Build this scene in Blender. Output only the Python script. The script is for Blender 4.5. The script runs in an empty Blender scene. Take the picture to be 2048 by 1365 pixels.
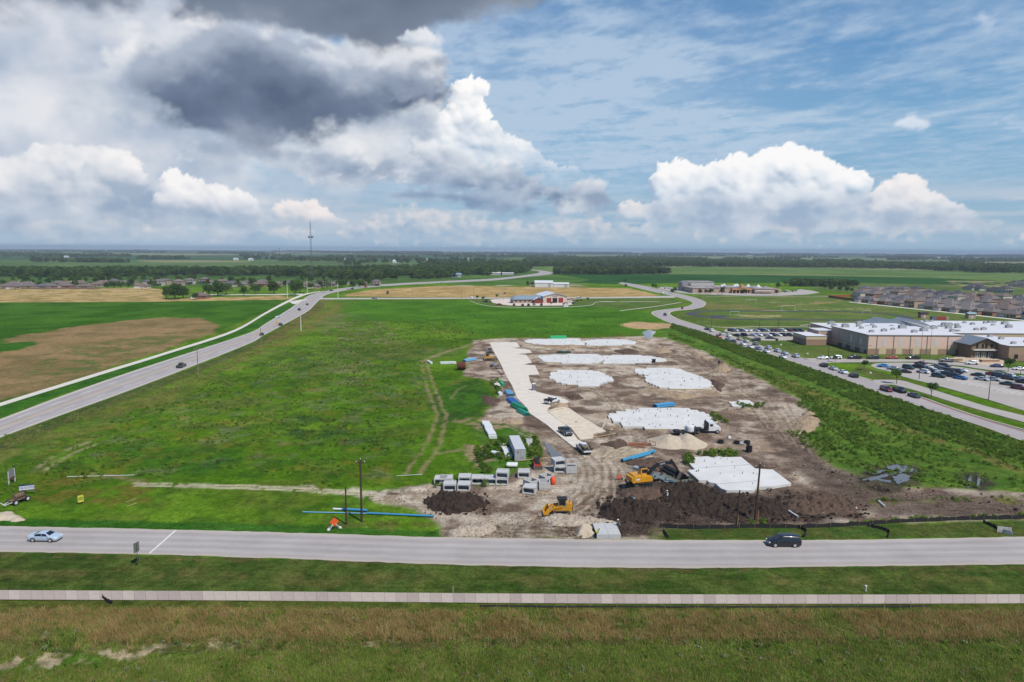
import bpy, math, random
import numpy as np
from mathutils import Matrix, Vector, Euler
random.seed(7)
RNG = np.random.RandomState(11)
SC = bpy.context.scene
COL = SC.collection
# ------------------------------------------------------------------ camera
H = 46.0
PITCH = math.radians(7.59)
ROLL = math.radians(0.33)
FPX = 1365.0
_f = Vector((0, math.cos(PITCH), -math.sin(PITCH)))
_r0 = Vector((1, 0, 0))
_u0 = Vector((0, math.sin(PITCH), math.cos(PITCH)))
_r = _r0 * math.cos(ROLL) + _u0 * math.sin(ROLL)
_u = _u0 * math.cos(ROLL) - _r0 * math.sin(ROLL)
cam_data = bpy.data.cameras.new('camera')
cam_data.sensor_width = 36.0
cam_data.lens = 36.0 * FPX / 2048.0
cam_data.clip_start = 0.5
cam_data.clip_end = 200000.0
cam = bpy.data.objects.new('camera', cam_data)
COL.objects.link(cam)
cam.matrix_world = Matrix(((_r.x, _u.x, -_f.x, 0), (_r.y, _u.y, -_f.y, 0), (_r.z, _u.z, -_f.z, H), (0, 0, 0, 1)))
SC.camera = cam
# ------------------------------------------------------------------ sun and sky light
SUN_EL = math.radians(54)
SUN_DIR = Vector((0.66, -0.74, 0)).normalized()          # horizontal direction towards the sun
EXPOSURE = 0.12
GAIN = 2 ** EXPOSURE
world = bpy.data.worlds.new('World')
SC.world = world
world.use_nodes = True
wn = world.node_tree
bg = wn.nodes['Background']
sky = wn.nodes.new('ShaderNodeTexSky')
sky.sky_type = 'NISHITA'
sky.sun_disc = False
sky.sun_elevation = SUN_EL
sky.sun_rotation = math.atan2(SUN_DIR.x, SUN_DIR.y)
sky.altitude = 200
sky.air_density = 1.0
sky.dust_density = 0.6
sky.ozone_density = 1.6
wn.links.new(sky.outputs[0], bg.inputs[0])
bg.inputs[1].default_value = 0.08
sun_data = bpy.data.lights.new('sun', 'SUN')
sun_data.energy = 4.3
sun_data.angle = math.radians(0.55)
sun_data.color = (1.0, 0.955, 0.88)
sun = bpy.data.objects.new('sun', sun_data)
COL.objects.link(sun)
sun.location = (200, -100, 300)
_d = Vector((SUN_DIR.x * math.cos(SUN_EL), SUN_DIR.y * math.cos(SUN_EL), math.sin(SUN_EL)))
sun.rotation_euler = _d.to_track_quat('Z', 'Y').to_euler()
SC.view_settings.view_transform = 'Standard'
SC.view_settings.look = 'None'
SC.view_settings.gamma = 1.0
SC.view_settings.exposure = EXPOSURE
SC.view_settings.use_curve_mapping = False
SC.cycles.max_bounces = 5
SC.cycles.diffuse_bounces = 2
SC.cycles.glossy_bounces = 2
SC.cycles.transmission_bounces = 3
SC.cycles.transparent_max_bounces = 6
SC.cycles.volume_bounces = 0
SC.cycles.use_denoising = True
SC.cycles.caustics_reflective = False
SC.cycles.caustics_refractive = False
# ------------------------------------------------------------------ helpers
def ray(px, py):
 d = _r * ((px - 1024) / FPX) + _u * ((682.5 - py) / FPX) + _f
 return d
def P(px, py, z=0.0):
 """Point of the place at height z that the photograph shows at this spot."""
 d = ray(px, py)
 t = (z - H) / d.z
 return Vector((d.x * t, d.y * t, z))
def PD(px, y, z=0.0):
 """Point at forward distance y along the photograph column px."""
 d = ray(px, 682.5 + 0)
 return Vector((y * (px - 1024) / FPX / (_f.y), y, z))
def pix(v):
 """where a point of the place lands in the photograph"""
 q = Vector((v[0], v[1], v[2] - H))
 w = q.dot(_f)
 return (1024 + FPX * q.dot(_r) / w, 682.5 - FPX * q.dot(_u) / w)
def scale_at(px, py):
 p = P(px, py)
 return FPX / ((p - Vector((0, 0, H))).dot(_f))       # pixels per metre
def lin(c):
 c = c / 255.0
 return c / 12.92 if c <= 0.04045 else ((c + 0.055) / 1.055) ** 2.4
ALB = 1.0 / 1.36
def S(r, g, b, k=1.0):
 """surface colour from how it looks in full sun"""
 return tuple(min(0.85, lin(x) * ALB * k) for x in (r, g, b))
class MB:
 def __init__(self):
  self.v = []; self.f = []; self.mi = []; self.cur = 0
 def add(self, vs, fs, M=None):
  n = len(self.v)
  if M is not None:
   vs = [tuple(M @ Vector(q)) for q in vs]
  self.v += [tuple(q) for q in vs]
  self.f += [tuple(i + n for i in q) for q in fs]
  self.mi += [self.cur] * len(fs)
  return self
 def box(self, c, s, rz=0.0, M=None, top=(1, 1)):
  x, y, z = s[0] / 2, s[1] / 2, s[2] / 2
  vs = []
  for sz in (-1, 1):
   tx, ty = (1, 1) if sz < 0 else top
   for sx, sy in ((-1, -1), (1, -1), (1, 1), (-1, 1)):
    vs.append((sx * x * tx, sy * y * ty, sz * z))
  T = Matrix.Translation(c) @ Matrix.Rotation(rz, 4, 'Z')
  if M is not None: T = M @ T
  return self.add(vs, [(3, 2, 1, 0), (4, 5, 6, 7), (0, 1, 5, 4), (1, 2, 6, 5), (2, 3, 7, 6), (3, 0, 4, 7)], T)
 def cyl(self, p0, p1, r0, r1=None, n=10, cap=True):
  r1 = r0 if r1 is None else r1
  p0 = Vector(p0); p1 = Vector(p1)
  d = (p1 - p0).normalized()
  a = d.orthogonal().normalized(); b = d.cross(a)
  vs = []
  for p, r in ((p0, r0), (p1, r1)):
   for i in range(n):
    t = 2 * math.pi * i / n
    vs.append(tuple(p + a * (r * math.cos(t)) + b * (r * math.sin(t))))
  fs = [(i, (i + 1) % n, n + (i + 1) % n, n + i) for i in range(n)]
  if cap:
   fs += [tuple(range(n - 1, -1, -1)), tuple(range(n, 2 * n))]
  return self.add(vs, fs)
 def pipe(self, p0, p1, r, ri, n=12):
  """open tube with wall thickness"""
  p0 = Vector(p0); p1 = Vector(p1)
  d = (p1 - p0).normalized(); a = d.orthogonal().normalized(); b = d.cross(a)
  vs = []
  for p, q in ((p0, r), (p1, r), (p1, ri), (p0, ri)):
   for i in range(n):
    t = 2 * math.pi * i / n
    vs.append(tuple(p + a * (q * math.cos(t)) + b * (q * math.sin(t))))
  fs = []
  for k in range(4):
   k2 = (k + 1) % 4
   for i in range(n):
    j = (i + 1) % n
    fs.append((k * n + i, k * n + j, k2 * n + j, k2 * n + i))
  return self.add(vs, fs)
 def extr(self, poly, y0, y1, M=None):
  """polygon in the xz plane, extruded along y"""
  n = len(poly)
  vs = [(x, y0, z) for x, z in poly] + [(x, y1, z) for x, z in poly]
  fs = [tuple(range(n)), tuple(range(2 * n - 1, n - 1, -1))]
  fs += [(i, n + i, n + (i + 1) % n, (i + 1) % n) for i in range(n)]
  return self.add(vs, fs, M)
 def prism(self, poly, z0, z1):
  """polygon in the xy plane, extruded upwards"""
  n = len(poly)
  a = sum(poly[i][0] * poly[(i + 1) % n][1] - poly[(i + 1) % n][0] * poly[i][1] for i in range(n))
  if a < 0: poly = poly[::-1]
  vs = [(x, y, z0) for x, y in poly] + [(x, y, z1) for x, y in poly]
  fs = [tuple(range(n - 1, -1, -1)), tuple(range(n, 2 * n))]
  fs += [(i, (i + 1) % n, n + (i + 1) % n, n + i) for i in range(n)]
  return self.add(vs, fs)
 def loft(self, rings, cap=True):
  n = len(rings[0]); k = len(self.v)
  vs = [q for r in rings for q in r]
  fs = []
  for a in range(len(rings) - 1):
   for i in range(n):
    j = (i + 1) % n
    fs.append((a * n + i, a * n + j, (a + 1) * n + j, (a + 1) * n + i))
  if cap:
   fs += [tuple(range(n - 1, -1, -1)), tuple((len(rings) - 1) * n + i for i in range(n))]
  return self.add(vs, fs)
 def quad(self, a, b, c, d):
  return self.add([a, b, c, d], [(0, 1, 2, 3)])
 def mesh(self, name, mats, smooth=None):
  me = bpy.data.meshes.new(name)
  me.from_pydata(self.v, [], self.f)
  for m in (mats if isinstance(mats, (list, tuple)) else [mats]):
   me.materials.append(m)
  if self.mi and max(self.mi) > 0:
   me.polygons.foreach_set('material_index', self.mi)
  if smooth is not None:
   me.shade_smooth()
   me.set_sharp_from_angle(angle=math.radians(smooth))
  me.update()
  return me
def link(name, me, parent=None, loc=None, rz=None):
 o = bpy.data.objects.new(name, me)
 COL.objects.link(o)
 if parent is not None: o.parent = parent
 if loc is not None: o.location = loc
 if rz is not None: o.rotation_euler = (0, 0, rz)
 return o
def part(parent, name, mb, m, smooth=None, **kw):
 me = mb if isinstance(mb, bpy.types.Mesh) else mb.mesh(name, m, smooth)
 return link(name, me, parent, **kw)
def nth(k):
 u = ['first', 'second', 'third', 'fourth', 'fifth', 'sixth', 'seventh', 'eighth', 'ninth', 'tenth', 'eleventh', 'twelfth', 'thirteenth', 'fourteenth', 'fifteenth', 'sixteenth', 'seventeenth', 'eighteenth', 'nineteenth']
 if k < 19: return u[k]
 t, r = divmod(k + 1, 10)
 return {2: 'twentieth', 3: 'thirtieth', 4: 'fortieth', 5: 'fiftieth'}[t] if r == 0 else {2: 'twenty-', 3: 'thirty-', 4: 'forty-', 5: 'fifty-'}[t] + u[r - 1]
def tag(o, label=None, cat=None, group=None, kind=None):
 if label: o['label'] = label
 if cat: o['category'] = cat
 if group: o['group'] = group
 if kind: o['kind'] = kind
 return o
def thing(name, label, cat, loc=(0, 0, 0), rz=0.0, group=None):
 o = bpy.data.objects.new(name, None)
 o.empty_display_size = 0.3
 COL.objects.link(o)
 o.location = loc; o.rotation_euler = (0, 0, rz)
 return tag(o, label, cat, group)
def struct(name, me, **kw):
 return tag(link(name, me, **kw), kind='structure')
def clone(root, loc, rz, label=None, group=None, mats=None):
 """copy of a thing, its parts and their sub-parts; mats maps part name -> material"""
 def cp(o, par):
  c = o.copy(); COL.objects.link(c); c.parent = par
  base = o.name.split('.')[0]
  if mats and base in mats and c.type == 'MESH':
   c.material_slots[0].link = 'OBJECT'
   c.material_slots[0].material = mats[base]
  for ch in o.children: cp(ch, c)
  return c
 r = cp(root, None)
 r.location = loc; r.rotation_euler = (0, 0, rz)
 if label: r['label'] = label
 if group: r['group'] = group
 return r
# ------------------------------------------------------------------ materials
_mats = {}
def mat(name, col=(0.5, 0.5, 0.5), rough=0.8, metal=0.0, var=0.0, scale=1.0, bump=0.0, bscale=None, coat=0.0,
  col2=None, spec=0.4, detail=4.0, stretch=None, dist=0.05):
 if name in _mats: return _mats[name]
 m = bpy.data.materials.new(name); m.use_nodes = True
 nt = m.node_tree; b = nt.nodes['Principled BSDF']
 b.inputs['Base Color'].default_value = (*col, 1)
 b.inputs['Roughness'].default_value = rough
 b.inputs['Metallic'].default_value = metal
 b.inputs['Specular IOR Level'].default_value = spec
 b.inputs['Coat Weight'].default_value = coat
 if var or col2 or bump:
  tc = nt.nodes.new('ShaderNodeTexCoord')
  vec = tc.outputs['Object']
  if stretch:
   mp = nt.nodes.new('ShaderNodeMapping'); mp.inputs['Scale'].default_value = stretch
   nt.links.new(vec, mp.inputs[0]); vec = mp.outputs[0]
  nz = nt.nodes.new('ShaderNodeTexNoise'); nz.inputs['Scale'].default_value = scale
  nz.inputs['Detail'].default_value = detail; nz.inputs['Roughness'].default_value = 0.62
  nt.links.new(vec, nz.inputs[0])
  if var or col2:
   c2 = col2 if col2 else tuple(c * (1 - var) for c in col)
   c1 = col if col2 else tuple(min(0.9, c * (1 + var)) for c in col)
   mr = nt.nodes.new('ShaderNodeMapRange')
   mr.inputs[1].default_value = 0.32; mr.inputs[2].default_value = 0.68
   nt.links.new(nz.outputs[0], mr.inputs[0])
   mx = nt.nodes.new('ShaderNodeMix'); mx.data_type = 'RGBA'
   mx.inputs[6].default_value = (*c2, 1); mx.inputs[7].default_value = (*c1, 1)
   nt.links.new(mr.outputs[0], mx.inputs[0])
   nt.links.new(mx.outputs[2], b.inputs['Base Color'])
  if bump:
   nb = nz
   if bscale:
    nb = nt.nodes.new('ShaderNodeTexNoise'); nb.inputs['Scale'].default_value = bscale
    nb.inputs['Detail'].default_value = 5
    nt.links.new(vec, nb.inputs[0])
   bp = nt.nodes.new('ShaderNodeBump'); bp.inputs['Strength'].default_value = bump
   bp.inputs['Distance'].default_value = dist
   nt.links.new(nb.outputs[0], bp.inputs['Height'])
   nt.links.new(bp.outputs[0], b.inputs['Normal'])
 _mats[name] = m
 return m
# ------------------------------------------------------------------ numpy noise
def _hash2(ix, iy, seed):
 h = (ix.astype(np.int64) * 374761393 + iy.astype(np.int64) * 668265263 + seed * 1442695041) & 0xFFFFFFFF
 h = ((h ^ (h >> 13)) * 1274126177) & 0xFFFFFFFF
 h = h ^ (h >> 16)
 return (h & 0xFFFFFF).astype(np.float64) / float(0xFFFFFF)
def vnoise(x, y, seed=0):
 ix = np.floor(x); iy = np.floor(y)
 fx = x - ix; fy = y - iy
 fx = fx * fx * fx * (fx * (fx * 6 - 15) + 10); fy = fy * fy * fy * (fy * (fy * 6 - 15) + 10)
 a = _hash2(ix, iy, seed); b = _hash2(ix + 1, iy, seed)
 c = _hash2(ix, iy + 1, seed); d = _hash2(ix + 1, iy + 1, seed)
 return (a + (b - a) * fx) * (1 - fy) + (c + (d - c) * fx) * fy
def fbm(x, y, seed=0, octv=5, gain=0.5, lac=2.03):
 s = 0.0; amp = 1.0; tot = 0.0
 for o in range(octv):
  ca, sa = math.cos(o * 0.7), math.sin(o * 0.7)
  s = s + amp * vnoise(x * ca - y * sa + o * 17.3, x * sa + y * ca - o * 9.1, seed + o * 31)
  tot += amp; amp *= gain; x = x * lac; y = y * lac
 return s / tot
def sstep(a, b, x):
 t = np.clip((x - a) / (b - a), 0, 1)
 return t * t * (3 - 2 * t)
def sdpoly(x, y, poly):
 """signed distance, positive inside"""
 d = np.full(x.shape, 1e18); inside = np.zeros(x.shape, bool)
 n = len(poly)
 for i in range(n):
  ax, ay = poly[i][0], poly[i][1]; bx, by = poly[(i + 1) % n][0], poly[(i + 1) % n][1]
  ex, ey = bx - ax, by - ay
  L = ex * ex + ey * ey + 1e-12
  t = np.clip(((x - ax) * ex + (y - ay) * ey) / L, 0, 1)
  dx, dy = x - ax - t * ex, y - ay - t * ey
  d = np.minimum(d, dx * dx + dy * dy)
  c = ((ay > y) != (by > y)) & (x < (bx - ax) * (y - ay) / (by - ay + 1e-18) + ax)
  inside ^= c
 d = np.sqrt(d)
 return np.where(inside, d, -d)
def sdline(x, y, pts):
 d = np.full(x.shape, 1e18)
 for i in range(len(pts) - 1):
  ax, ay = pts[i][0], pts[i][1]; bx, by = pts[i + 1][0], pts[i + 1][1]
  ex, ey = bx - ax, by - ay
  L = ex * ex + ey * ey + 1e-12
  t = np.clip(((x - ax) * ex + (y - ay) * ey) / L, 0, 1)
  d = np.minimum(d, (x - ax - t * ex) ** 2 + (y - ay - t * ey) ** 2)
 return np.sqrt(d)
# ------------------------------------------------------------------ sky: clouds on a far dome, the daylight sky behind them
def _dir_azel(px, py):
 d = ray(px, py)
 return math.degrees(math.atan2(d.x, d.y)), math.degrees(math.atan2(d.z, math.hypot(d.x, d.y)))
def cloud_field(A, E):
 """A, E: azimuth and elevation in degrees -> rgb (as seen), alpha"""
 def L(*c): return np.array([lin(q) for q in c])
 rgb = np.zeros(A.shape + (3,)); al = np.zeros(A.shape)
 def over(c, a):
  nonlocal rgb, al
  a3 = a[..., None]
  na = a + al * (1 - a)
  rgb = np.where(na[..., None] > 1e-6, (c * a3 + rgb * (al * (1 - a))[..., None]) / np.maximum(na, 1e-6)[..., None], rgb)
  al = na
 def pts(l): return [_dir_azel(*q) for q in l]
 def at(px, py): return _dir_azel(px, py)
 Ae = A * np.cos(np.radians(np.clip(E, 0, 85)))          # keeps noise cells even higher up
 # --- clear air: paler towards the horizon
 ce = np.array([-2, 0, 4, 9, 14, 20, 40, 90.0])
 cc = np.array([(150, 182, 206), (150, 182, 206), (140, 182, 213), (118, 172, 212), (94, 152, 203), (78, 134, 190), (64, 116, 178), (58, 108, 174)], float)
 cl = np.array([[lin(q) for q in r] for r in cc])
 over(np.stack([np.interp(E, ce, cl[:, k]) for k in range(3)], -1), np.full(A.shape, .8))
 # --- thin high layer, seen in perspective
 Er = np.radians(np.clip(E, 1.2, 90)); Ar = np.radians(A)
 X = np.sin(Ar) / np.tan(Er); Y = np.cos(Ar) / np.tan(Er)
 n1 = fbm(X * 0.75 + Y * .25 + 3, Y * 0.55 - X * .2, 5, 4)
 n2 = fbm(X * 3.2 + Y * 1.2, Y * 2.0 - X * .8, 8, 5, 0.6)
 rip = fbm(X * 6.0 + Y * 3.0, Y * 5.5 - X * 2.5, 12, 5, 0.65)
 thin = sstep(0.36, 0.66, n1 * 0.45 + n2 * 0.28 + rip * 0.30)
 ca, ce_ = at(1180, 190)
 veil = np.exp(-((A - ca) / 15) ** 2 - ((E - ce_) / 6.0) ** 2)
 streak = sstep(0.45, 0.62, fbm(A * 0.10 + 4, E * 0.9 - A * 0.05, 21, 5)) * np.exp(-((E - 9.5) / 3.0) ** 2)
 edge = sstep(.38, .58, n1 * .4 + n2 * .3 + rip * .3)
 a = np.clip(0.66 * thin * (0.5 + 0.5 * n2) * sstep(0.5, 8, E) + 0.58 * veil * (0.6 + 0.4 * edge) + 0.32 * streak, 0, .8)
 over(L(188, 207, 227) * np.ones(A.shape + (3,)), a)
 # --- pale layered bank along the horizon
 st = fbm(A * 0.06, E * 0.85, 33, 5)
 st2 = fbm(A * 0.22, E * 2.2, 36, 4)
 hb = np.exp(-(np.clip(E - 1.2, 0, 50) / 2.2) ** 2) * sstep(-0.6, 0.3, E)
 over(L(150, 182, 206) * np.ones(A.shape + (3,)), 0.9 * hb)
 a = sstep(0.42, 0.66, st * 0.6 + st2 * 0.45) * np.exp(-((E - 2.8) / 2.0) ** 2) * 0.7
 col = L(168, 188, 209)[None, None] * (1 - st2[..., None]) + L(214, 216, 222)[None, None] * st2[..., None] if A.ndim == 2 else \
  L(178, 190, 206) * (1 - st2[..., None]) + L(226, 221, 222) * st2[..., None]
 over(col, a)
 def put(m, c, a):
  fc = np.zeros(A.shape + (3,)); fa = np.zeros(A.shape)
  fc[m] = c; fa[m] = a
  over(fc, fa)
 def ramp(l, base, mid, top):
  l = np.clip(l, 0, 1)[:, None]
  return np.where(l < 0.5, L(*base) + (L(*mid) - L(*base)) * (l / .5), L(*mid) + (L(*top) - L(*mid)) * ((l - .5) / .5))
 def area(q, pad):
  xs = [k[0] for k in q]; ys = [k[1] for k in q]
  return (A > min(xs) - pad) & (A < max(xs) + pad) & (E > min(ys) - pad) & (E < max(ys) + pad), min(ys), max(ys)
 # --- soft cloud without firm edges
 def pall(outline, seed, top, mid, base, sc=1.0, rough=1.0, soft=0.8, amax=1.0, contrast=1.0, under=0.35):
  q = pts(outline); m, yb, yt = area(q, 5)
  if not m.any(): return
  a_, e_ = A[m], E[m]
  n = fbm(a_ * .45 / sc, e_ * .6 / sc, seed, 6, .55)
  n2 = fbm(a_ * .22 / sc + 9, e_ * .34 / sc, seed + 7, 5, .55)
  f = sdpoly(a_, e_, q) + rough * sc * (n - .5) * 4.2
  hgt = np.clip((e_ - yb) / (yt - yb), 0, 1)
  thick = sstep(0, 2.0 * sc, f)
  l = 0.62 + contrast * (1.5 * (n2 - .5) + 0.9 * (n - .5)) + under * (hgt - .5) * 1.6 - 0.35 * thick
  put(m, ramp(l, base, mid, top), sstep(-soft * .5, soft, f) * amax)
 # --- heaped cloud: puffs packed inside a traced outline, lit by the sun
 def heap(outline, seed, top, mid, base, sc=1.0, n=160, amax=1.0, fade=0.35, soft=.07, lift=0.0):
  q = pts(outline); m, yb, yt = area(q, 2.0)
  if not m.any(): return
  rs = np.random.RandomState(seed)
  a_, e_ = A[m], E[m]
  wx = (fbm(a_ * 1.3 / sc, e_ * 1.3 / sc, seed + 90, 5, .6) - .5) * 1.15 * sc
  wy = (fbm(a_ * 1.3 / sc + 50, e_ * 1.3 / sc, seed + 95, 5, .6) - .5) * 1.0 * sc
  aw, ew = a_ + wx, e_ + wy
  xs = [k[0] for k in q]
  px_ = rs.uniform(min(xs), max(xs), n * 30); py_ = rs.uniform(yb, yt, n * 30)
  sd = sdpoly(px_, py_, q)
  k = np.where(sd > 0.05)[0][:n * 2]
  k = np.concatenate([k[sd[k] < .8 * sc][:n], k[sd[k] >= .8 * sc][:n]])
  h = np.full(a_.shape, -9.0); cov = np.full(a_.shape, -9.0)
  for t in k:
   r = np.clip(sd[t] * rs.uniform(.75, 1.1) + .12 * sc, .16 * sc, 1.15 * sc) * rs.uniform(.8, 1.15)
   d2 = (aw - px_[t]) ** 2 + ((ew - py_[t]) * 1.08) ** 2
   w = d2 < r * r
   z0 = min(sd[t], 1.6 * sc) * .75 + rs.uniform(-.2, .2) * sc
   hh = z0 + np.sqrt(np.maximum(r * r - d2[w], 0))
   h[w] = np.maximum(h[w], hh)
   near = d2 < (r + .5) ** 2
   cov[near] = np.maximum(cov[near], r - np.sqrt(d2[near]))
  hf = np.full(A.shape, np.nan); hf[m] = np.where(h > -5, h, np.nan)
  base_h = np.nanmin(hf) if np.isfinite(hf).any() else 0
  hf = np.where(np.isnan(hf), base_h, hf)
  def sm(z, r_):
   for _ in range(r_):
    z = (z + np.roll(z, 1, 0) + np.roll(z, -1, 0) + np.roll(z, 1, 1) + np.roll(z, -1, 1)) / 5
   return z
  def slope(z):
   ga = np.gradient(z, axis=1) / np.maximum(np.abs(np.gradient(A, axis=1)), 1e-4)
   ge = np.gradient(z, axis=0) / np.where(np.abs(np.gradient(E, axis=0)) < 1e-4, 1e-4, np.gradient(E, axis=0))
   nn = np.sqrt(ga * ga + ge * ge + 1)
   return (-ga * .42 - ge * .72 + .55) / nn
  sh = (0.55 * slope(sm(hf, 1)) + 0.45 * slope(sm(hf, 7)))[m]
  hgt = np.clip((e_ - yb) / (yt - yb), 0, 1)
  big = fbm(a_ * .35 / sc, e_ * .5 / sc, seed + 44, 4)
  light = 0.24 + 0.66 * sh + 0.5 * (hgt - .5) + 1.0 * (big - .5) + lift
  # bases melt into the air below
  al_ = sstep(-soft, soft, cov) * amax * sstep(-.02, fade, hgt + .25 * (big - .5))
  put(m, ramp(light, base, mid, top), al_)
 W, G, B = (252, 251, 251), (216, 222, 231), (166, 183, 205)
 # grey-white veil filling the left
 va = sstep(.30, .60, fbm(A * .11 + 9, E * .16, 51, 5) + 0.2 * np.exp(-((A + 32) / 16) ** 2)) * np.exp(-((A + 27) / 18) ** 4) * np.exp(-((E - 11) / 9.0) ** 4)
 vb = np.clip((fbm(A * .25, E * .33, 57, 5)[..., None] - .5) * 1.9 + .5, 0, 1)
 over(L(172, 186, 206) * (1 - vb) + L(232, 232, 236) * vb, np.clip(va * .96, 0, .96))
 # far rows
 for sd_, o in ((61, [(1400, 448), (1500, 436), (1650, 448), (1800, 440), (1960, 452), (2100, 470), (1700, 474), (1400, 470)]),
                   (63, [(-60, 440), (60, 434), (200, 424), (260, 446), (420, 452), (640, 462), (700, 475), (300, 480), (-60, 478)]),
                   (65, [(690, 450), (760, 428), (860, 422), (960, 436), (1060, 450), (1180, 440), (1290, 455), (1330, 478), (900, 482), (690, 478)])):
  pall(o, sd_, (228, 222, 224), (192, 202, 214), (150, 176, 203), .45, 1.5, .5, .75, 1.2, .3)
  heap(o, sd_ + 1, (232, 226, 226), (202, 208, 217), (166, 187, 209), .4, 60, .5, .6, .12)
 heap([(540, 455), (545, 415), (570, 398), (600, 402), (625, 396), (655, 420), (700, 448), (660, 462)], 67, (246, 238, 236), (220, 219, 224), (178, 191, 209), .5, 60, .95, .5)
 heap([(1225, 450), (1235, 415), (1260, 395), (1285, 410), (1310, 402), (1345, 410), (1360, 440), (1300, 455)], 68, (240, 234, 234), (216, 219, 226), (182, 195, 212), .5, 50, .9, .6)
 # lower left heap
 pall([(-80, 462), (-80, 330), (40, 300), (150, 296), (270, 330), (420, 380), (520, 420), (540, 450), (200, 455)], 72, (226, 228, 234), (196, 206, 219), (150, 170, 195), .8, .8, .8, .95, 1.0, .5)
 heap([(-80, 425), (-80, 330), (-20, 305), (30, 320), (60, 292), (120, 288), (190, 292), (235, 300), (280, 322), (300, 350), (290, 400), (120, 415)], 73, (246, 244, 244), (216, 220, 228), (170, 184, 203), .8, 90, .8, .5)
 heap([(300, 420), (320, 360), (335, 337), (352, 336), (400, 360), (450, 376), (495, 384), (512, 400), (535, 440), (420, 440)], 74, (252, 249, 248), (218, 221, 229), (168, 183, 203), .65, 110, .95, .5)
 # wide middle cloud, pale, darker below
 pall([(300, 265), (420, 262), (560, 285), (640, 275), (800, 268), (900, 300), (1000, 320), (1110, 345), (1210, 365), (1240, 405), (1180, 428), (1000, 402), (840, 378), (640, 362), (560, 335), (400, 318)], 79,
         (234, 235, 239), (196, 205, 218), (146, 164, 188), 1.0, .9, .6, .97, 1.3, .75)
 heap([(600, 345), (615, 300), (660, 278), (720, 284), (770, 270), (830, 268), (870, 290), (900, 330), (820, 352), (700, 352)], 81, (238, 239, 242), (206, 213, 223), (156, 172, 193), .7, 110, .75, .7, .15)
 heap([(160, 345), (175, 305), (205, 290), (250, 300), (280, 325), (290, 360), (220, 365)], 76, (250, 247, 246), (222, 225, 231), (176, 190, 208), .55, 80, .8, .6, .1)
 # bright tower right of the dark mass
 heap([(815, 262), (850, 225), (895, 215), (900, 172), (930, 150), (968, 160), (984, 180), (966, 196), (988, 232), (1012, 262), (1042, 276), (1078, 300), (1108, 328), (1150, 334), (1184, 345), (1200, 372), (1120, 392), (980, 385), (880, 350), (825, 320)], 83,
         (255, 254, 253), (224, 229, 236), (170, 183, 201), .62, 190, 1.0, .75, .05, .02)
 pall([(600, 330), (700, 318), (800, 330), (900, 345), (1000, 366), (1110, 382), (1150, 400), (1000, 392), (820, 368), (640, 352)], 84, (206, 214, 225), (160, 176, 198), (118, 141, 171), .8, .8, .6, .95, 1.0, .5)
 pall([(590, 300), (640, 285), (720, 290), (800, 315), (790, 350), (700, 358), (630, 350)], 86, (214, 220, 229), (168, 182, 202), (128, 147, 174), .7, .8, .6, .85, 1.1, .6)
 pall([(760, 385), (860, 376), (960, 384), (1050, 400), (1110, 428), (1000, 426), (880, 404), (780, 398)], 71, (170, 186, 207), (130, 153, 182), (100, 129, 165), .7, .5, .5, .95, .8, .2)
 # lower right heap
 pall([(1290, 462), (1300, 400), (1420, 370), (1600, 360), (1800, 390), (1960, 430), (2000, 455), (1700, 462)], 88, (226, 228, 234), (198, 208, 222), (158, 178, 203), .7, .9, .6, .9, 1.1, .4)
 heap([(1300, 430), (1302, 350), (1325, 322), (1362, 316), (1385, 334), (1420, 330), (1445, 316), (1478, 302), (1505, 312), (1545, 294), (1580, 287), (1605, 293), (1640, 307), (1690, 335), (1735, 346), (1750, 366), (1740, 420), (1600, 425), (1480, 428)], 89,
         W, (226, 232, 240), (164, 183, 206), .72, 260, 1.0, .5, .05, .03)
 heap([(1730, 440), (1745, 380), (1765, 366), (1795, 348), (1835, 350), (1860, 380), (1900, 402), (1940, 416), (1972, 440), (1850, 446)], 90, (250, 244, 243), (222, 224, 230), (172, 187, 207), .6, 120, .97, .5)
 pall([(1790, 250), (1800, 232), (1830, 230), (1862, 242), (1860, 258), (1825, 263)], 91, (230, 236, 243), (220, 229, 240), (200, 213, 230), .3, .7, .4, .85, .5)
 pall([(1950, 42), (1968, 22), (1998, 36), (1990, 56), (1970, 54)], 93, (214, 224, 238), (205, 218, 235), (190, 207, 229), .3, 1, .6, .6)
 pall([(1990, 246), (2015, 234), (2060, 240), (2060, 252)], 94, (218, 227, 238), (208, 220, 234), (195, 210, 230), .3, 1, .5, .7)
 # pale billows and dark masses overhead on the left
 pall([(150, 200), (180, 140), (260, 110), (340, 30), (480, 40), (700, 70), (860, 100), (900, 200), (880, 290), (600, 310), (420, 300), (260, 250)], 99, (236, 236, 239), (205, 212, 222), (168, 181, 200), 1.3, .9, 1.0, .95, 1.2, .3)
 pall([(-90, 30), (-90, -200), (200, -200), (330, -60), (330, 10), (190, 36), (60, 14)], 101, (180, 188, 200), (134, 145, 163), (110, 122, 142), 1.4, .6, 1.2, .97, .6, .1)
 pall([(340, 40), (360, -200), (1250, -260), (1120, -10), (980, 30), (860, 52), (800, 96), (730, 104), (640, 76), (520, 56), (420, 46)], 103, (170, 180, 195), (120, 132, 151), (100, 112, 132), 1.5, .55, .9, .98, .6, .15)
 pall([(262, 150), (310, 95), (430, 62), (560, 70), (660, 98), (700, 150), (760, 130), (880, 130), (908, 175), (915, 215), (850, 232), (770, 228), (700, 264), (600, 280), (520, 284), (420, 258), (330, 214)], 107,
         (170, 181, 199), (112, 127, 151), (84, 100, 125), 1.5, .6, .9, .98, .9, .55)
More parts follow.
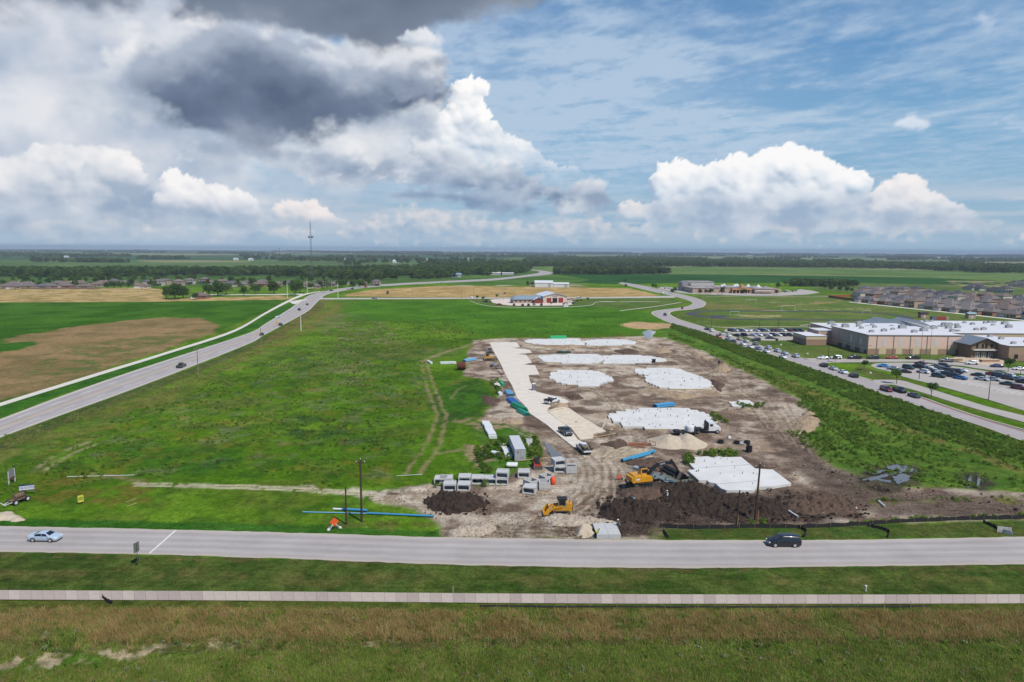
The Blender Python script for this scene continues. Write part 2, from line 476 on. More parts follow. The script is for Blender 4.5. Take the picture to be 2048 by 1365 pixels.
 pall([(640, 120), (700, 108), (800, 120), (895, 130), (908, 180), (860, 200), (760, 185), (680, 165)], 109, (204, 211, 222), (160, 172, 192), (120, 136, 160), .8, .9, .7, .75, 1.0, .6)
 heap([(795, 78), (815, 62), (850, 58), (870, 72), (872, 98), (835, 104)], 113, (236, 237, 240), (216, 222, 231), (180, 191, 207), .5, 50, .9, .6, .15)
 heap([(590, 112), (620, 96), (650, 104), (690, 120), (720, 150), (640, 140)], 115, (222, 226, 233), (196, 205, 218), (160, 173, 194), .5, 50, .7, .6, .2)
 return rgb, al
def sky_dome():
 az = np.concatenate([np.arange(-180, -42, 2.0), np.arange(-42, 42.01, 0.13), np.arange(44, 181, 2.0)])
 el = np.concatenate([[-8, -4, -2, -1], np.arange(-0.4, 21.5, 0.115), np.arange(23, 90, 1.6), [90]])
 A, E = np.meshgrid(az, el)
 rgb, al = cloud_field(A, E)
 # away from the view the mixture goes on, cloud thinned for less fill light
 out = np.maximum(sstep(40, 60, np.abs(A)), sstep(21, 30, E))
 Ar, Er = np.radians(A), np.radians(np.clip(E, 2, 90))
 X = np.sin(Ar) / np.tan(Er); Y = np.cos(Ar) / np.tan(Er)
 n = fbm(X * .9 + 20, Y * .9, 77, 4)
 ao = sstep(.60, .74, n) * .75
 # broken cloud: the gap that lets the sun on to this place
 sd = np.degrees(np.arccos(np.clip(np.cos(Er) * np.cos(SUN_EL) * np.cos(Ar - math.atan2(SUN_DIR.x, SUN_DIR.y)) + np.sin(Er) * math.sin(SUN_EL), -1, 1)))
 ao = ao * sstep(4, 16, sd)
 co = np.array([lin(q) for q in (214, 219, 228)])
 clear = np.stack([np.interp(E, [0, 9, 20, 90], [lin(q) for q in r]) for r in ((146, 116, 74, 58), (178, 166, 126, 106), (204, 212, 190, 176))], -1)
 oc = co * ao[..., None] + clear * (1 - ao[..., None])
 rgb = rgb * (1 - out[..., None]) + oc * out[..., None]
 al = al * (1 - out) + (ao + .8 * (1 - ao)) * out
 al = al * sstep(3, 9, sd)
 R = 60000.0
 Ez = np.radians(E)
 vx = R * np.cos(Ez) * np.sin(Ar); vy = R * np.cos(Ez) * np.cos(Ar); vz = R * np.sin(Ez)
 nr, nc = A.shape
 co_ = np.stack([vx, vy, vz], -1).reshape(-1, 3)
 i = np.arange(nr * nc).reshape(nr, nc)
 q = np.stack([i[:-1, :-1], i[1:, :-1], i[1:, 1:], i[:-1, 1:]], -1).reshape(-1, 4)
 me = bpy.data.meshes.new('sky')
 me.vertices.add(len(co_)); me.vertices.foreach_set('co', co_.ravel())
 me.loops.add(q.size); me.loops.foreach_set('vertex_index', q.ravel())
 me.polygons.add(len(q)); me.polygons.foreach_set('loop_start', np.arange(0, q.size, 4))
 me.update(calc_edges=True)
 a = me.color_attributes.new('cloud', 'FLOAT_COLOR', 'POINT')
 d = np.ones((nr * nc, 4)); d[:, :3] = rgb.reshape(-1, 3) / GAIN; d[:, 3] = al.ravel()
 a.data.foreach_set('color', d.ravel())
 m = bpy.data.materials.new('cloudy_sky'); m.use_nodes = True
 nt = m.node_tree; nt.nodes.remove(nt.nodes['Principled BSDF'])
 at = nt.nodes.new('ShaderNodeAttribute'); at.attribute_name = 'cloud'
 em = nt.nodes.new('ShaderNodeEmission'); tr = nt.nodes.new('ShaderNodeBsdfTransparent'); mx = nt.nodes.new('ShaderNodeMixShader')
 nt.links.new(at.outputs['Color'], em.inputs[0]); nt.links.new(at.outputs['Alpha'], mx.inputs[0])
 nt.links.new(tr.outputs[0], mx.inputs[1]); nt.links.new(em.outputs[0], mx.inputs[2])
 nt.links.new(mx.outputs[0], nt.nodes['Material Output'].inputs[0])
 m.cycles.emission_sampling = 'NONE'
 me.materials.append(m)
 struct('sky', me)
# ------------------------------------------------------------------ ground: one sheet to the horizon
def W2(l):
 return [tuple(P(*q)[:2]) for q in l]
SITE = [(945, 682), (1000, 677), (1180, 676), (1300, 672), (1335, 678), (1400, 700), (1470, 735), (1540, 768), (1590, 796), (1620, 820), (1640, 852), (1580, 862), (1600, 884), (1660, 930), (1730, 960),
  (1830, 975), (2060, 985), (2420, 1008), (2400, 1030), (2060, 1036), (1900, 1043), (1660, 1052), (1340, 1056), (1310, 1079), (890, 1076), (876, 1045), (835, 1020), (770, 1004), (752, 988), (800, 976), (860, 968), (960, 972), (1010, 962),
  (1040, 938), (1085, 925), (1075, 890), (1040, 856), (960, 842), (985, 815), (1000, 790), (985, 762), (925, 752), (935, 735), (938, 705)]
def build_ground():
 ys = [24.0]
 while ys[-1] < 17000:
  y = ys[-1]
  ys.append(y + max(0.42, (0.0058 if y < 650 else 0.014) * y))
 ts = np.concatenate([np.arange(-2.2, -0.86, 0.06), np.arange(-0.86, 0.86, 0.0023), np.arange(0.87, 2.2, 0.06)])
 Y, T = np.meshgrid(np.array(ys), ts, indexing='ij')
 X = T * (Y + 14)
 n = X.size
 x, y = X.ravel(), Y.ravel()
 # base: grassland that turns to patchwork farther off
 C = np.zeros((n, 3)); K = np.zeros((n, 2)); K[:, 0] = 1.0      # K: grass, bare earth
 Zz = np.zeros(n)
 def c3(a): return np.array(S(*a))
 def mixc(a, b, t): return c3(a) * (1 - t[:, None]) + c3(b) * t[:, None]
 nA = fbm(x / 34, y / 34, 1, 5); nB = fbm(x / 9, y / 11, 2, 5); nC = fbm(x / 2.6, y / 3.2, 3, 4)
 nD = fbm(x / 120, y / 120, 4, 4)
 t = sstep(.36, .64, nA * .6 + nB * .4)
 C[:] = mixc((80, 116, 26), (106, 142, 38), t)
 t = sstep(.50, .68, nB * .6 + nC * .4); C[:] = C * (1 - .55 * t[:, None]) + c3((46, 84, 30)) * (.55 * t[:, None])
 t = sstep(.56, .70, fbm(x / 14 + 40, y / 14, 5, 5)); C[:] = C * (1 - .3 * t[:, None]) + c3((122, 120, 58)) * (.3 * t[:, None])
 far = sstep(1000, 1600, y)
 # farmland: broad strips across the view
 u = y + 0.12 * x
 strip = np.floor(np.log(np.maximum(u, 10)) * 5.3 + 2.0 * vnoise(x / 900, y / 2500, 9))
 blk = np.floor(x / (260 + 0.10 * y) + 3.1 * _hash2(strip, strip * 0, 5))
 h1 = _hash2(strip, blk, 13); h2 = _hash2(strip, blk, 17)
 pal = np.array([S(*q) for q in ((74, 106, 50), (98, 124, 62), (58, 92, 54), (122, 128, 84), (66, 100, 48), (140, 138, 98), (84, 112, 60), (62, 96, 60))])
 fc = pal[(h1 * 7.99).astype(int)] * (0.85 + .3 * h2)[:, None]
 C[:] = C * (1 - far[:, None]) + fc * far[:, None]
 def paint(poly, ca, cb=None, soft=1.0, warp=0.0, ws=6.0, op=1.0, ns=8.0, grass=None, dirt=None, brk=0.0, seed=0, lo=.36, hi=.64, world=False):
  q = poly if world else W2(poly)
  xs = [k[0] for k in q]; yy = [k[1] for k in q]
  pad = soft + warp * 2 + 1
  m = np.where((x > min(xs) - pad) & (x < max(xs) + pad) & (y > min(yy) - pad) & (y < max(yy) + pad))[0]
  if not len(m): return
  a, b = x[m], y[m]
  if warp:
   wa = (fbm(a / ws, b / ws, 60 + seed, 4) - .5) * 4 * warp; wb = (fbm(a / ws + 33, b / ws, 70 + seed, 4) - .5) * 4 * warp
  else: wa = wb = 0
  sd = sdpoly(a + wa, b + wb, q)
  w = sstep(-soft, soft, sd) * op
  if brk: w = w * sstep(brk - .1, brk + .1, fbm(a / ns + 7, b / ns, 80 + seed, 5))
  if cb is None: col = c3(ca)[None]
  else:
   t = sstep(lo, hi, fbm(a / ns, b / ns, 90 + seed, 5)); col = mixc(ca, cb, t)
  C[m] = C[m] * (1 - w[:, None]) + col * w[:, None]
  if grass is not None: K[m, 0] = K[m, 0] * (1 - w) + grass * w
  if dirt is not None: K[m, 1] = K[m, 1] * (1 - w) + dirt * w
 def line(pl, ca, width, soft=.5, warp=0.3, ws=4.0, op=1.0, brk=0.0, ns=3.0, grass=0.3, dirt=.6, seed=0):
  q = W2(pl)
  xs = [k[0] for k in q]; yy = [k[1] for k in q]
  pad = width + soft + warp * 2 + 1
  m = np.where((x > min(xs) - pad) & (x < max(xs) + pad) & (y > min(yy) - pad) & (y < max(yy) + pad))[0]
  a, b = x[m], y[m]
  wa = (fbm(a / ws, b / ws, 160 + seed, 4) - .5) * 4 * warp; wb = (fbm(a / ws + 33, b / ws, 170 + seed, 4) - .5) * 4 * warp
  d = sdline(a + wa, b + wb, q)
  w = sstep(width / 2 + soft, width / 2 - soft, d) * op if soft else (d < width / 2) * op
  if brk: w = w * sstep(brk - .1, brk + .1, fbm(a / ns + 7, b / ns, 180 + seed, 5))
  C[m] = C[m] * (1 - w[:, None]) + c3(ca)[None] * w[:, None]
  K[m, 0] = K[m, 0] * (1 - w) + grass * w; K[m, 1] = K[m, 1] * (1 - w) + dirt * w
 # ---- fields beyond
 paint([(-300, 545), (900, 533), (1100, 533), (1110, 560), (900, 566), (-300, 580)], (84, 112, 56), (66, 98, 46), 20, 0, ns=60)
 paint([(-300, 527), (420, 525), (860, 523), (860, 538), (400, 541), (-300, 545)], (78, 104, 58), (92, 118, 66), 15, 0, ns=200)
 paint([(-300, 510), (380, 511), (860, 508), (1040, 511), (1000, 520), (430, 521), (-300, 520)], (52, 84, 48), (62, 92, 54), 30, 0, ns=300)
 paint([(780, 530), (880, 534), (890, 548), (800, 548)], (150, 148, 104), (132, 138, 86), 10, 5, ns=60)
 paint([(730, 567), (900, 561), (1050, 552), (1040, 560), (900, 566)], (90, 118, 56), (74, 104, 46), 6, 0, ns=40)
 paint([(900, 545), (1060, 545), (1200, 563), (1130, 572), (900, 570)], (88, 120, 56), (70, 104, 44), 6, 0, ns=50)
 paint([(1050, 532), (1130, 533), (1110, 543), (1060, 542)], (112, 134, 76), (96, 122, 62), 8, 0, ns=60)
 paint([(1105, 548), (1400, 549), (1700, 553), (1860, 556), (2100, 566), (2100, 590), (1700, 572), (1580, 566), (1360, 566), (1230, 569), (1150, 566), (1180, 560)], (50, 92, 44), (42, 82, 42), 5, 0, ns=70)
 paint([(1330, 536), (1400, 533), (1700, 538), (2100, 545), (2100, 562), (1760, 552), (1560, 549), (1340, 549)], (104, 128, 72), (88, 116, 60), 6, 0, ns=120)
 paint([(1640, 566), (2100, 572), (2100, 600), (1800, 592), (1700, 585), (1620, 578)], (84, 108, 56), (104, 118, 70), 6, 6, ns=30)
 paint([(1890, 562), (2060, 563), (2060, 577), (1930, 574)], (178, 156, 122), (140, 138, 90), 6, 6, ns=25, brk=.45)
 paint([(1380, 512), (1700, 512), (2100, 516), (2100, 522), (1700, 521), (1400, 518)], (128, 140, 98), (100, 122, 72), 40, 0, ns=300)
 # stubble fields
 paint([(-300, 577), (300, 576), (325, 580), (330, 598), (560, 592), (590, 596), (560, 601), (300, 605), (-300, 610)], (196, 168, 116), (150, 134, 82), 2, 1, ns=9, grass=.7, dirt=.2, lo=.3, hi=.7)
 paint([(690, 593), (694, 588), (740, 580), (880, 572), (1062, 574), (1140, 575), (1258, 577), (1320, 591), (1290, 594), (900, 595.6)], (198, 168, 114), (164, 140, 88), 3, 1.5, ns=10, grass=.7, dirt=.2, lo=.3, hi=.7)
 paint([(700, 592), (900, 590), (1300, 589), (1300, 593), (900, 595)], (168, 142, 92), None, 3, 3, ns=16, op=.5)
 # left field: green strip, dry brown area
 paint([(-300, 607), (300, 604), (560, 600), (580, 604), (470, 650), (200, 742), (-60, 822), (-300, 860)], (56, 98, 24), (72, 114, 34), 2, 0, ns=22)
 paint([(-300, 700), (0, 690), (30, 672), (95, 664), (120, 657), (170, 651), (250, 642), (330, 635), (395, 637), (440, 651), (424, 668), (370, 684), (330, 700), (250, 724), (160, 755), (80, 786), (-10, 806), (-300, 860)],
          (156, 130, 92), (132, 116, 76), 2.5, 2.2, 9, ns=11, grass=.8, dirt=.3)
 paint([(-40, 690), (60, 683), (80, 688), (30, 702), (-40, 710)], (60, 108, 32), None, 1.5, 1.5, 5)
 paint([(90, 700), (420, 655), (300, 700), (60, 780)], (96, 112, 56), None, 2, 3, 7, brk=.56, ns=6, op=.8)
 # highway edges
 paint([(-60, 822), (200, 748), (330, 708), (470, 664), (560, 615), (600, 598), (580, 618), (500, 664), (366, 708), (122, 790), (-60, 860)], (66, 112, 38), (54, 98, 34), 1, 0, ns=7)
 paint([(-60, 905), (0, 880), (122, 833), (366, 742), (500, 689), (600, 634), (640, 602), (660, 600), (640, 622), (560, 676), (400, 744), (200, 822), (0, 905), (-60, 935)], (74, 92, 48), (92, 100, 56), 1.5, .6, ns=5)
 paint([(-60, 940), (0, 905), (200, 825), (400, 748), (560, 680), (640, 625), (690, 600), (720, 600), (660, 650), (560, 700), (380, 790), (150, 890), (0, 950), (-60, 975)], (124, 124, 62), (92, 112, 50), 3, 2, ns=6, op=.75, brk=.42)
 paint([(640, 600), (700, 600), (640, 650), (560, 690), (450, 740), (470, 720), (560, 660)], (134, 116, 66), None, 2, 2, ns=5, op=.6, brk=.46)
 # bare, dry and dark patches in the big field
 paint([(650, 630), (720, 625), (790, 660), (800, 690), (690, 690), (640, 660)], (134, 128, 96), (104, 112, 62), 5, 4, ns=6, op=.75, brk=.47, seed=3)
 paint([(680, 600), (1000, 606), (1260, 612), (1330, 640), (1250, 668), (960, 672), (900, 650), (700, 640)], (76, 126, 36), (58, 106, 28), 8, 4, ns=16, op=.7)
 paint([(480, 720), (640, 680), (780, 700), (930, 690), (930, 705), (760, 735), (560, 745)], (104, 118, 62), (62, 92, 40), 6, 5, ns=9, op=.7, brk=.42, seed=5)
 paint([(640, 740), (760, 720), (800, 760), (760, 790), (640, 780)], (120, 118, 84), None, 4, 5, ns=8, op=.55, brk=.5, seed=6)
 paint([(540, 840), (640, 830), (760, 860), (780, 900), (640, 890)], (50, 86, 48), None, 3, 4, ns=7, op=.7, brk=.48, seed=7)
 paint([(300, 820), (420, 790), (600, 800), (520, 850), (360, 880)], (118, 122, 66), None, 4, 4, ns=7, op=.5, brk=.5, seed=8)
 paint([(150, 900), (300, 880), (500, 900), (460, 950), (260, 950)], (58, 104, 32), None, 3, 3, ns=7, op=.6, brk=.42)
 paint([(860, 790), (960, 770), (990, 800), (960, 830), (880, 850)], (52, 86, 36), (84, 104, 52), 1.5, 1.5, ns=4, op=.8)
 paint([(880, 765), (985, 765), (985, 780), (890, 775)], (104, 108, 62), None, 1, 1, ns=3, op=.6, brk=.45)
 for k in range(3):
  paint([(60, 900), (420, 775), (640, 690), (880, 690), (850, 860), (800, 960), (300, 950), (60, 980)], ((150, 118, 54), (128, 122, 104), (44, 80, 34))[k], None, 3, 2, 5, ns=(4.5, 5.5, 4.0)[k], op=(.32, .35, .45)[k], brk=(.68, .67, .63)[k], seed=50 + k)
 # band along the far edge of the site
 paint([(1335, 640), (1360, 645), (1700, 768), (2060, 890), (2500, 1046), (2420, 1040), (2060, 985), (1840, 972), (1740, 955), (1660, 926), (1600, 880), (1640, 850), (1600, 795), (1480, 735), (1340, 676), (1300, 655)], (76, 110, 40), (98, 126, 50), 2, .8, ns=6)
 paint([(1480, 725), (1640, 782), (1800, 850), (2060, 930), (2060, 950), (1780, 858), (1600, 790), (1480, 738)], (126, 116, 66), None, 1.5, 1.5, ns=4, op=.75, brk=.46)
 paint([(1240, 648), (1270, 644), (1345, 648), (1350, 655), (1310, 660), (1255, 656)], (206, 172, 128), (190, 160, 120), 1.5, 1.5, ns=5, grass=.1, dirt=.6)
 # school lawns and pitch
 paint([(1340, 632), (1412, 612), (1400, 602), (1390, 593), (1500, 585), (1660, 590), (1720, 608), (2100, 640), (2100, 730), (1730, 730), (1640, 722), (1540, 700), (1440, 662)], (104, 118, 58), (86, 106, 50), 2, 1.5, ns=14, op=.95)
 paint([(1400, 592), (1640, 590), (1900, 622), (2100, 640), (2100, 655), (1640, 650), (1430, 640), (1412, 612)], (92, 118, 52), (112, 122, 66), 2, 1.5, ns=12)
 paint([(1540, 612), (1700, 600), (1660, 608), (1560, 614)], (158, 138, 92), None, 1.5, 2, ns=6, brk=.45, op=.8)
 paint([(1380, 608), (1480, 610), (1560, 622), (1400, 618)], (136, 122, 78), None, 2, 1.5, ns=6, brk=.42, op=.6)
 paint([(1470, 630), (1560, 630), (1558, 636), (1480, 634)], (190, 166, 128), None, 1.0, 1.0, ns=4, brk=.45, op=.8)
 for l in ([(1510, 622), (1740, 618)], [(1540, 605.5), (1640, 604)], [(1460, 630), (1500, 631)]):
  line(l, (206, 192, 160), 2.4, 1.0, .5, brk=.45)
 paint([(1720, 730), (1900, 790), (2100, 850), (2100, 862), (1900, 806), (1700, 742)], (104, 114, 58), (92, 106, 52), 1, 0, ns=8)
 paint([(940, 598), (1330, 597), (1380, 605), (1300, 622), (1240, 618), (1160, 612), (1000, 616), (950, 606)], (86, 110, 52), (100, 116, 62), 2, 1, ns=10, op=.9)
 paint([(1060, 574), (1062, 566), (1150, 568), (1180, 574)], (150, 140, 110), None, 2, 1, ns=8, op=.8)
 line([(900, 572), (1064, 571)], (214, 204, 184), 5, 1.5, .5, op=.9)
 line([(1142, 571), (1190, 571)], (206, 190, 152), 5, 1.5, .5, op=.9)
 # ---- verge, foreground
 paint([(-300, 1106), (0, 1104), (600, 1118), (1200, 1134), (1700, 1132), (2100, 1128), (2500, 1124), (2500, 1192), (1500, 1191), (500, 1184), (-300, 1181)], (88, 106, 46), (66, 90, 36), .3, .15, 3, ns=4)
 paint([(-300, 1130), (1200, 1150), (2500, 1140), (2500, 1170), (1200, 1178), (-300, 1160)], (112, 104, 60), None, 1, 1.2, 5, ns=3.5, op=.6, brk=.5, seed=2)
 paint([(-300, 1112), (1200, 1140), (2500, 1136), (2500, 1190), (1200, 1188), (-300, 1180)], (58, 82, 30), None, 1, 1.2, 5, ns=2.2, op=.5, brk=.54, seed=5)
 for k in range(7):                                         # mower lines
  line([(-200, 1120 + k * 9), (600, 1130 + k * 8), (1300, 1146 + k * 6.4), (2200, 1140 + k * 7.2)], (120, 120, 66), .5, .4, .2, op=.3, brk=.42, ns=4, grass=1, dirt=0, seed=200 + k)
 paint([(-300, 1100), (600, 1117), (1300, 1135), (2300, 1130), (2300, 1138), (1300, 1143), (600, 1125), (-300, 1108)], (106, 96, 60), None, .3, .4, 2, ns=2, op=.7, brk=.5, seed=4)
 paint([(-300, 1036), (0, 1036), (400, 1044), (640, 1052), (880, 1062), (890, 1076), (600, 1068), (300, 1060), (-300, 1050)], (56, 104, 32), (70, 114, 40), .5, .3, 3, ns=4)
 paint([(560, 1040), (870, 1046), (880, 1062), (620, 1052)], (104, 96, 56), None, .6, .8, 3, ns=3, op=.6, brk=.45, seed=9)
 paint([(60, 960), (300, 955), (320, 1005), (120, 1015), (60, 1000)], (126, 106, 52), None, 1, 1.5, 4, ns=4, op=.6, brk=.52, seed=12)
 paint([(-300, 1200), (500, 1201), (1024, 1207), (1500, 1208), (2500, 1206), (2600, 1800), (-800, 1800)], (100, 104, 48), (82, 96, 40), .25, .1, 3, ns=3)
 paint([(-300, 1215), (2500, 1222), (2500, 1275), (-300, 1285)], (130, 112, 62), (104, 98, 50), .8, 1.0, 4, ns=2.5, op=.7, brk=.42)
 paint([(-300, 1330), (300, 1310), (800, 1300), (1500, 1295), (2500, 1290), (2600, 1800), (-800, 1800)], (74, 108, 32), (96, 126, 46), 1.5, 1.5, 4, ns=2.5, op=.95)
 paint([(-100, 1318), (100, 1308), (250, 1296), (420, 1284), (500, 1290), (330, 1318), (150, 1336), (-100, 1345)], (206, 188, 154), (170, 154, 118), .6, .9, 1.6, ns=1.5, op=.9, brk=.47, grass=.5, dirt=.5)
 paint([(480, 1290), (620, 1280), (900, 1285), (760, 1300), (560, 1310)], (186, 170, 136), None, .5, .9, 1.6, ns=1.5, op=.7, brk=.56, seed=6)
 paint([(-300, 1270), (700, 1262), (1400, 1268), (2500, 1262), (2500, 1292), (1200, 1298), (-300, 1300)], (74, 72, 50), None, .8, 1.0, 3, ns=2.5, op=.6, brk=.48, seed=15)
 # ---- construction site earth
 paint(SITE, (180, 159, 139), (132, 111, 96), 1.0, .8, 6, ns=4, grass=.0, dirt=1.0)
 paint(SITE, (216, 200, 178), None, 1.0, .8, 6, ns=8, op=.85, brk=.55, seed=21, grass=0, dirt=.9)
 paint(SITE, (104, 87, 76), None, 1.0, .8, 6, ns=6, op=.75, brk=.60, seed=23, grass=0, dirt=1)
 pale = (224, 209, 188)
 for q in ([(945, 682), (1340, 674), (1300, 700), (1060, 705), (1030, 690)], [(1060, 735), (1400, 738), (1440, 790), (1290, 790), (1230, 745), (1200, 742), (1090, 745)],
              [(1210, 815), (1250, 850), (1330, 885), (1200, 890), (1170, 870)], [(1420, 770), (1560, 800), (1500, 830), (1420, 820), (1290, 790)],
              [(1085, 690), (1330, 690), (1340, 706), (1090, 712)], [(1380, 890), (1560, 880), (1520, 915), (1380, 920)]):
  paint(q, pale, (176, 152, 124), 1.5, 1.5, 4, ns=3.5, op=.8, brk=.42, seed=31, grass=0, dirt=.9)
 for q in ([(1060, 702), (1330, 704), (1340, 712), (1060, 708)], [(1085, 800), (1560, 790), (1560, 806), (1430, 812), (1250, 806), (1090, 800)], [(1040, 735), (1100, 770), (1100, 790), (1050, 780)],
              [(1300, 690), (1420, 720), (1480, 750), (1400, 740), (1330, 712)], [(980, 840), (1120, 895), (1200, 960), (1180, 975), (1060, 890)]):
  paint(q, (112, 94, 82), (142, 122, 106), 1.5, 1.2, 4, ns=3, op=.8, brk=.36, seed=35)
 stone = (226, 212, 190)
 paint([(1090, 925), (1200, 900), (1260, 930), (1200, 960), (1150, 1000), (1060, 1010), (960, 985), (1020, 960)], stone, (180, 160, 138), 1.5, 1.5, 4, ns=3, op=.85, brk=.34, seed=37, dirt=.9, grass=0)
 paint([(890, 1060), (1010, 1030), (1180, 1020), (1160, 1050), (1200, 1072), (900, 1076)], stone, (170, 148, 126), 1, 1, 3, ns=2, op=.85, brk=.42, seed=38, dirt=1, grass=0)
 paint([(600, 974), (760, 984), (850, 972), (880, 1005), (850, 1020), (780, 1006), (740, 1000)], stone, (190, 172, 146), 1, 1.2, 3, ns=2.5, op=.85, brk=.38, seed=39, dirt=.9, grass=.2)
 paint([(1180, 900), (1260, 885), (1290, 905), (1210, 925)], (206, 190, 160), None, 1, .8, 3, op=.8, dirt=.6, grass=0)
 mud = (70, 58, 52)
 paint([(1240, 965), (1300, 955), (1390, 950), (1450, 985), (1580, 985), (1640, 985), (1720, 1010), (1740, 1035), (1600, 1050), (1320, 1052), (1290, 1076), (1150, 1060), (1190, 1010)], mud, (98, 82, 72), 1.5, 1.5, 4, ns=2.6, op=.95, seed=41, dirt=1.0, grass=0)
 paint([(1590, 870), (1660, 930), (1740, 965), (1830, 985), (2060, 995), (2060, 1030), (1760, 1030), (1660, 985), (1580, 930), (1540, 880)], (104, 88, 78), (128, 110, 98), 2, 1.5, 4, ns=4, op=.9, seed=42, dirt=1, grass=0)
 paint([(1690, 960), (1735, 936), (1770, 926), (1832, 932), (1850, 950), (1835, 972), (1780, 985), (1700, 985)], (62, 56, 50), (90, 84, 66), 1.5, 1.5, 3, ns=3, op=.95, dirt=.7, grass=.3)
 paint([(1915, 945), (1970, 945), (1990, 962), (1965, 985), (1930, 975)], (70, 64, 58), None, 1.2, 1.2, 3, op=.9, dirt=.7, grass=.3)
 paint([(1300, 1052), (1400, 1058), (1400, 1074), (1290, 1078)], (120, 112, 78), (98, 104, 60), .6, .6, 2, ns=2, op=.8, grass=.7)
 paint([(890, 1052), (1000, 1046), (1180, 1052), (1180, 1066), (1000, 1070), (910, 1064)], (96, 78, 66), (124, 104, 88), .8, .8, 3, ns=2, op=.7, brk=.42, seed=43)
 paint([(1720, 998), (2060, 990), (2060, 1010), (1900, 1002), (1760, 1012)], (118, 120, 56), (98, 104, 52), .8, 1, 3, ns=3, op=.8, brk=.44, grass=.8, dirt=.2)
 paint([(1330, 1058), (2060, 1042), (2500, 1030), (2500, 1070), (2060, 1074), (1600, 1080), (1330, 1080)], (74, 98, 42), (88, 98, 48), .5, .3, 2, ns=3, grass=1, dirt=0)
 # green island between the track and the site, and weeds by the container
 paint([(885, 775), (960, 755), (985, 790), (960, 828), (900, 845), (872, 830)], (70, 112, 34), (54, 88, 34), 1, 1, 4, ns=4, op=.9, grass=1, dirt=0)
 paint([(945, 850), (1010, 845), (1075, 870), (1080, 930), (1040, 940), (1000, 960), (950, 950), (960, 905)], (62, 108, 30), (84, 116, 44), 1, .8, 4, ns=4, op=.9, grass=1, dirt=0)
 paint([(930, 890), (975, 890), (985, 920), (955, 935), (930, 905)], (196, 168, 140), (172, 146, 118), .6, .9, 2, ns=2, op=.8, brk=.38, dirt=.9)
 paint([(905, 840), (980, 835), (1040, 850), (960, 862)], (176, 150, 124), None, .8, .9, 2, ns=2.5, op=.8, brk=.42, dirt=.9)
 # wheel tracks
 tk = [(940, 690), (905, 700), (870, 712), (846, 722)]
 line(tk, (156, 140, 106), 2.6, 1.2, .5, op=.8, brk=.36, ns=2)
 for dx in (-9, 8):
  line([(846 + dx * .6, 720), (854 + dx * .7, 745), (862 + dx * .9, 775), (874 + dx, 805), (884 + dx, 830), (876 + dx * 1.4, 870), (858 + dx * 1.6, 905), (826 + dx * 1.8, 948)], (158, 138, 104), .9, .55, .3, op=.8, brk=.36, ns=2)
 line([(835, 790), (842, 770), (852, 760)], (140, 134, 90), .9, .5, .2, op=.7, brk=.4)
 line([(900, 800), (915, 780), (940, 768)], (140, 134, 90), .9, .5, .2, op=.6, brk=.4)
 line([(860, 915), (900, 902), (950, 895)], (150, 134, 96), 1.6, .8, .4, op=.7, brk=.4)
 for dy in (0, 5):
  line([(270, 966 + dy), (400, 969 + dy), (560, 974 + dy), (750, 985 + dy)], (212, 199, 170), .8, .4, .2, brk=.30, ns=1.6)
  line([(75 + dy * 3, 936 + dy), (120 + dy * 3, 905 + dy), (175 + dy * 3, 884 + dy)], (150, 146, 104), 1.2, .6, .3, brk=.4, ns=2)
 line([(185, 948), (300, 962)], (140, 136, 90), 1.5, .8, .5, brk=.46)
 for k in range(9):                                         # ruts over the site
  o = k * 9
  line([(1010 + o, 850 + k), (1080 + o, 885 + k), (1160 + o, 935), (1180 + o * .6, 985), (1100 + o, 1030)], (120, 100, 84) if k % 2 else (196, 176, 150), .7, .35, .4, op=.55, brk=.42, ns=3, grass=0, dirt=1, seed=k)
 for k in range(8):
  line([(1100 + k * 20, 795 + k * 2), (1300, 798 + k * 1.5), (1500 + k * 8, 800 + k * 4), (1560 + k * 6, 850 + k * 5)], (118, 98, 84) if k % 2 else (186, 164, 138), .8, .4, .5, op=.5, brk=.42, ns=3, grass=0, dirt=1, seed=20 + k)
 for k in range(7):
  line([(1560 + k * 7, 870 + k * 4), (1620 + k * 8, 930 + k * 4), (1740 + k * 6, 985 + k * 3), (2060, 1012 + k * 3)], (86, 72, 64) if k % 2 else (138, 120, 106), .8, .4, .5, op=.6, brk=.4, ns=3, grass=0, dirt=1, seed=40 + k)
 for k in range(5):
  line([(890, 1054 + k * 4), (1000, 1050 + k * 4), (1150, 1056 + k * 3)], (84, 66, 56), .5, .25, .3, op=.6, brk=.42, ns=2, grass=0, dirt=1, seed=60 + k)
 for k in range(14):                                        # tyre ruts at the entrance
  o = k * 2.2
  line([(900 + k * 4, 1058 + o * .4), (1000 + k * 3, 1050 + o * .7), (1090, 1056 + o * .5), (1180, 1066 + o * .2)], (74, 58, 48) if k % 2 else (206, 188, 162), .32, .2, .25, op=.7, brk=.36, ns=2, grass=0, dirt=1, seed=90 + k)
  line([(1120 + k * 9, 905 + k), (1150 + k * 8, 940), (1140 + k * 9, 985), (1060 + k * 16, 1040 - k)], (132, 110, 92) if k % 2 else (228, 214, 192), .45, .3, .35, op=.6, brk=.4, ns=2.5, grass=0, dirt=1, seed=110 + k)
  line([(1075 + k * 14, 735 + k * 5), (1200 + k * 6, 780 + k * 6), (1230 + k * 4, 850 + k * 3), (1200, 900 + k * 2)], (124, 103, 88) if k % 2 else (220, 203, 178), .5, .3, .4, op=.5, brk=.42, ns=2.5, grass=0, dirt=1, seed=130 + k)
  line([(1290 + k * 16, 690 + k * 3), (1400 + k * 8, 735 + k * 4), (1480 + k * 7, 800), (1540 + k * 7, 870 + k * 3)], (112, 92, 80) if k % 2 else (206, 186, 160), .5, .3, .4, op=.55, brk=.4, ns=2.5, grass=0, dirt=1, seed=150 + k)
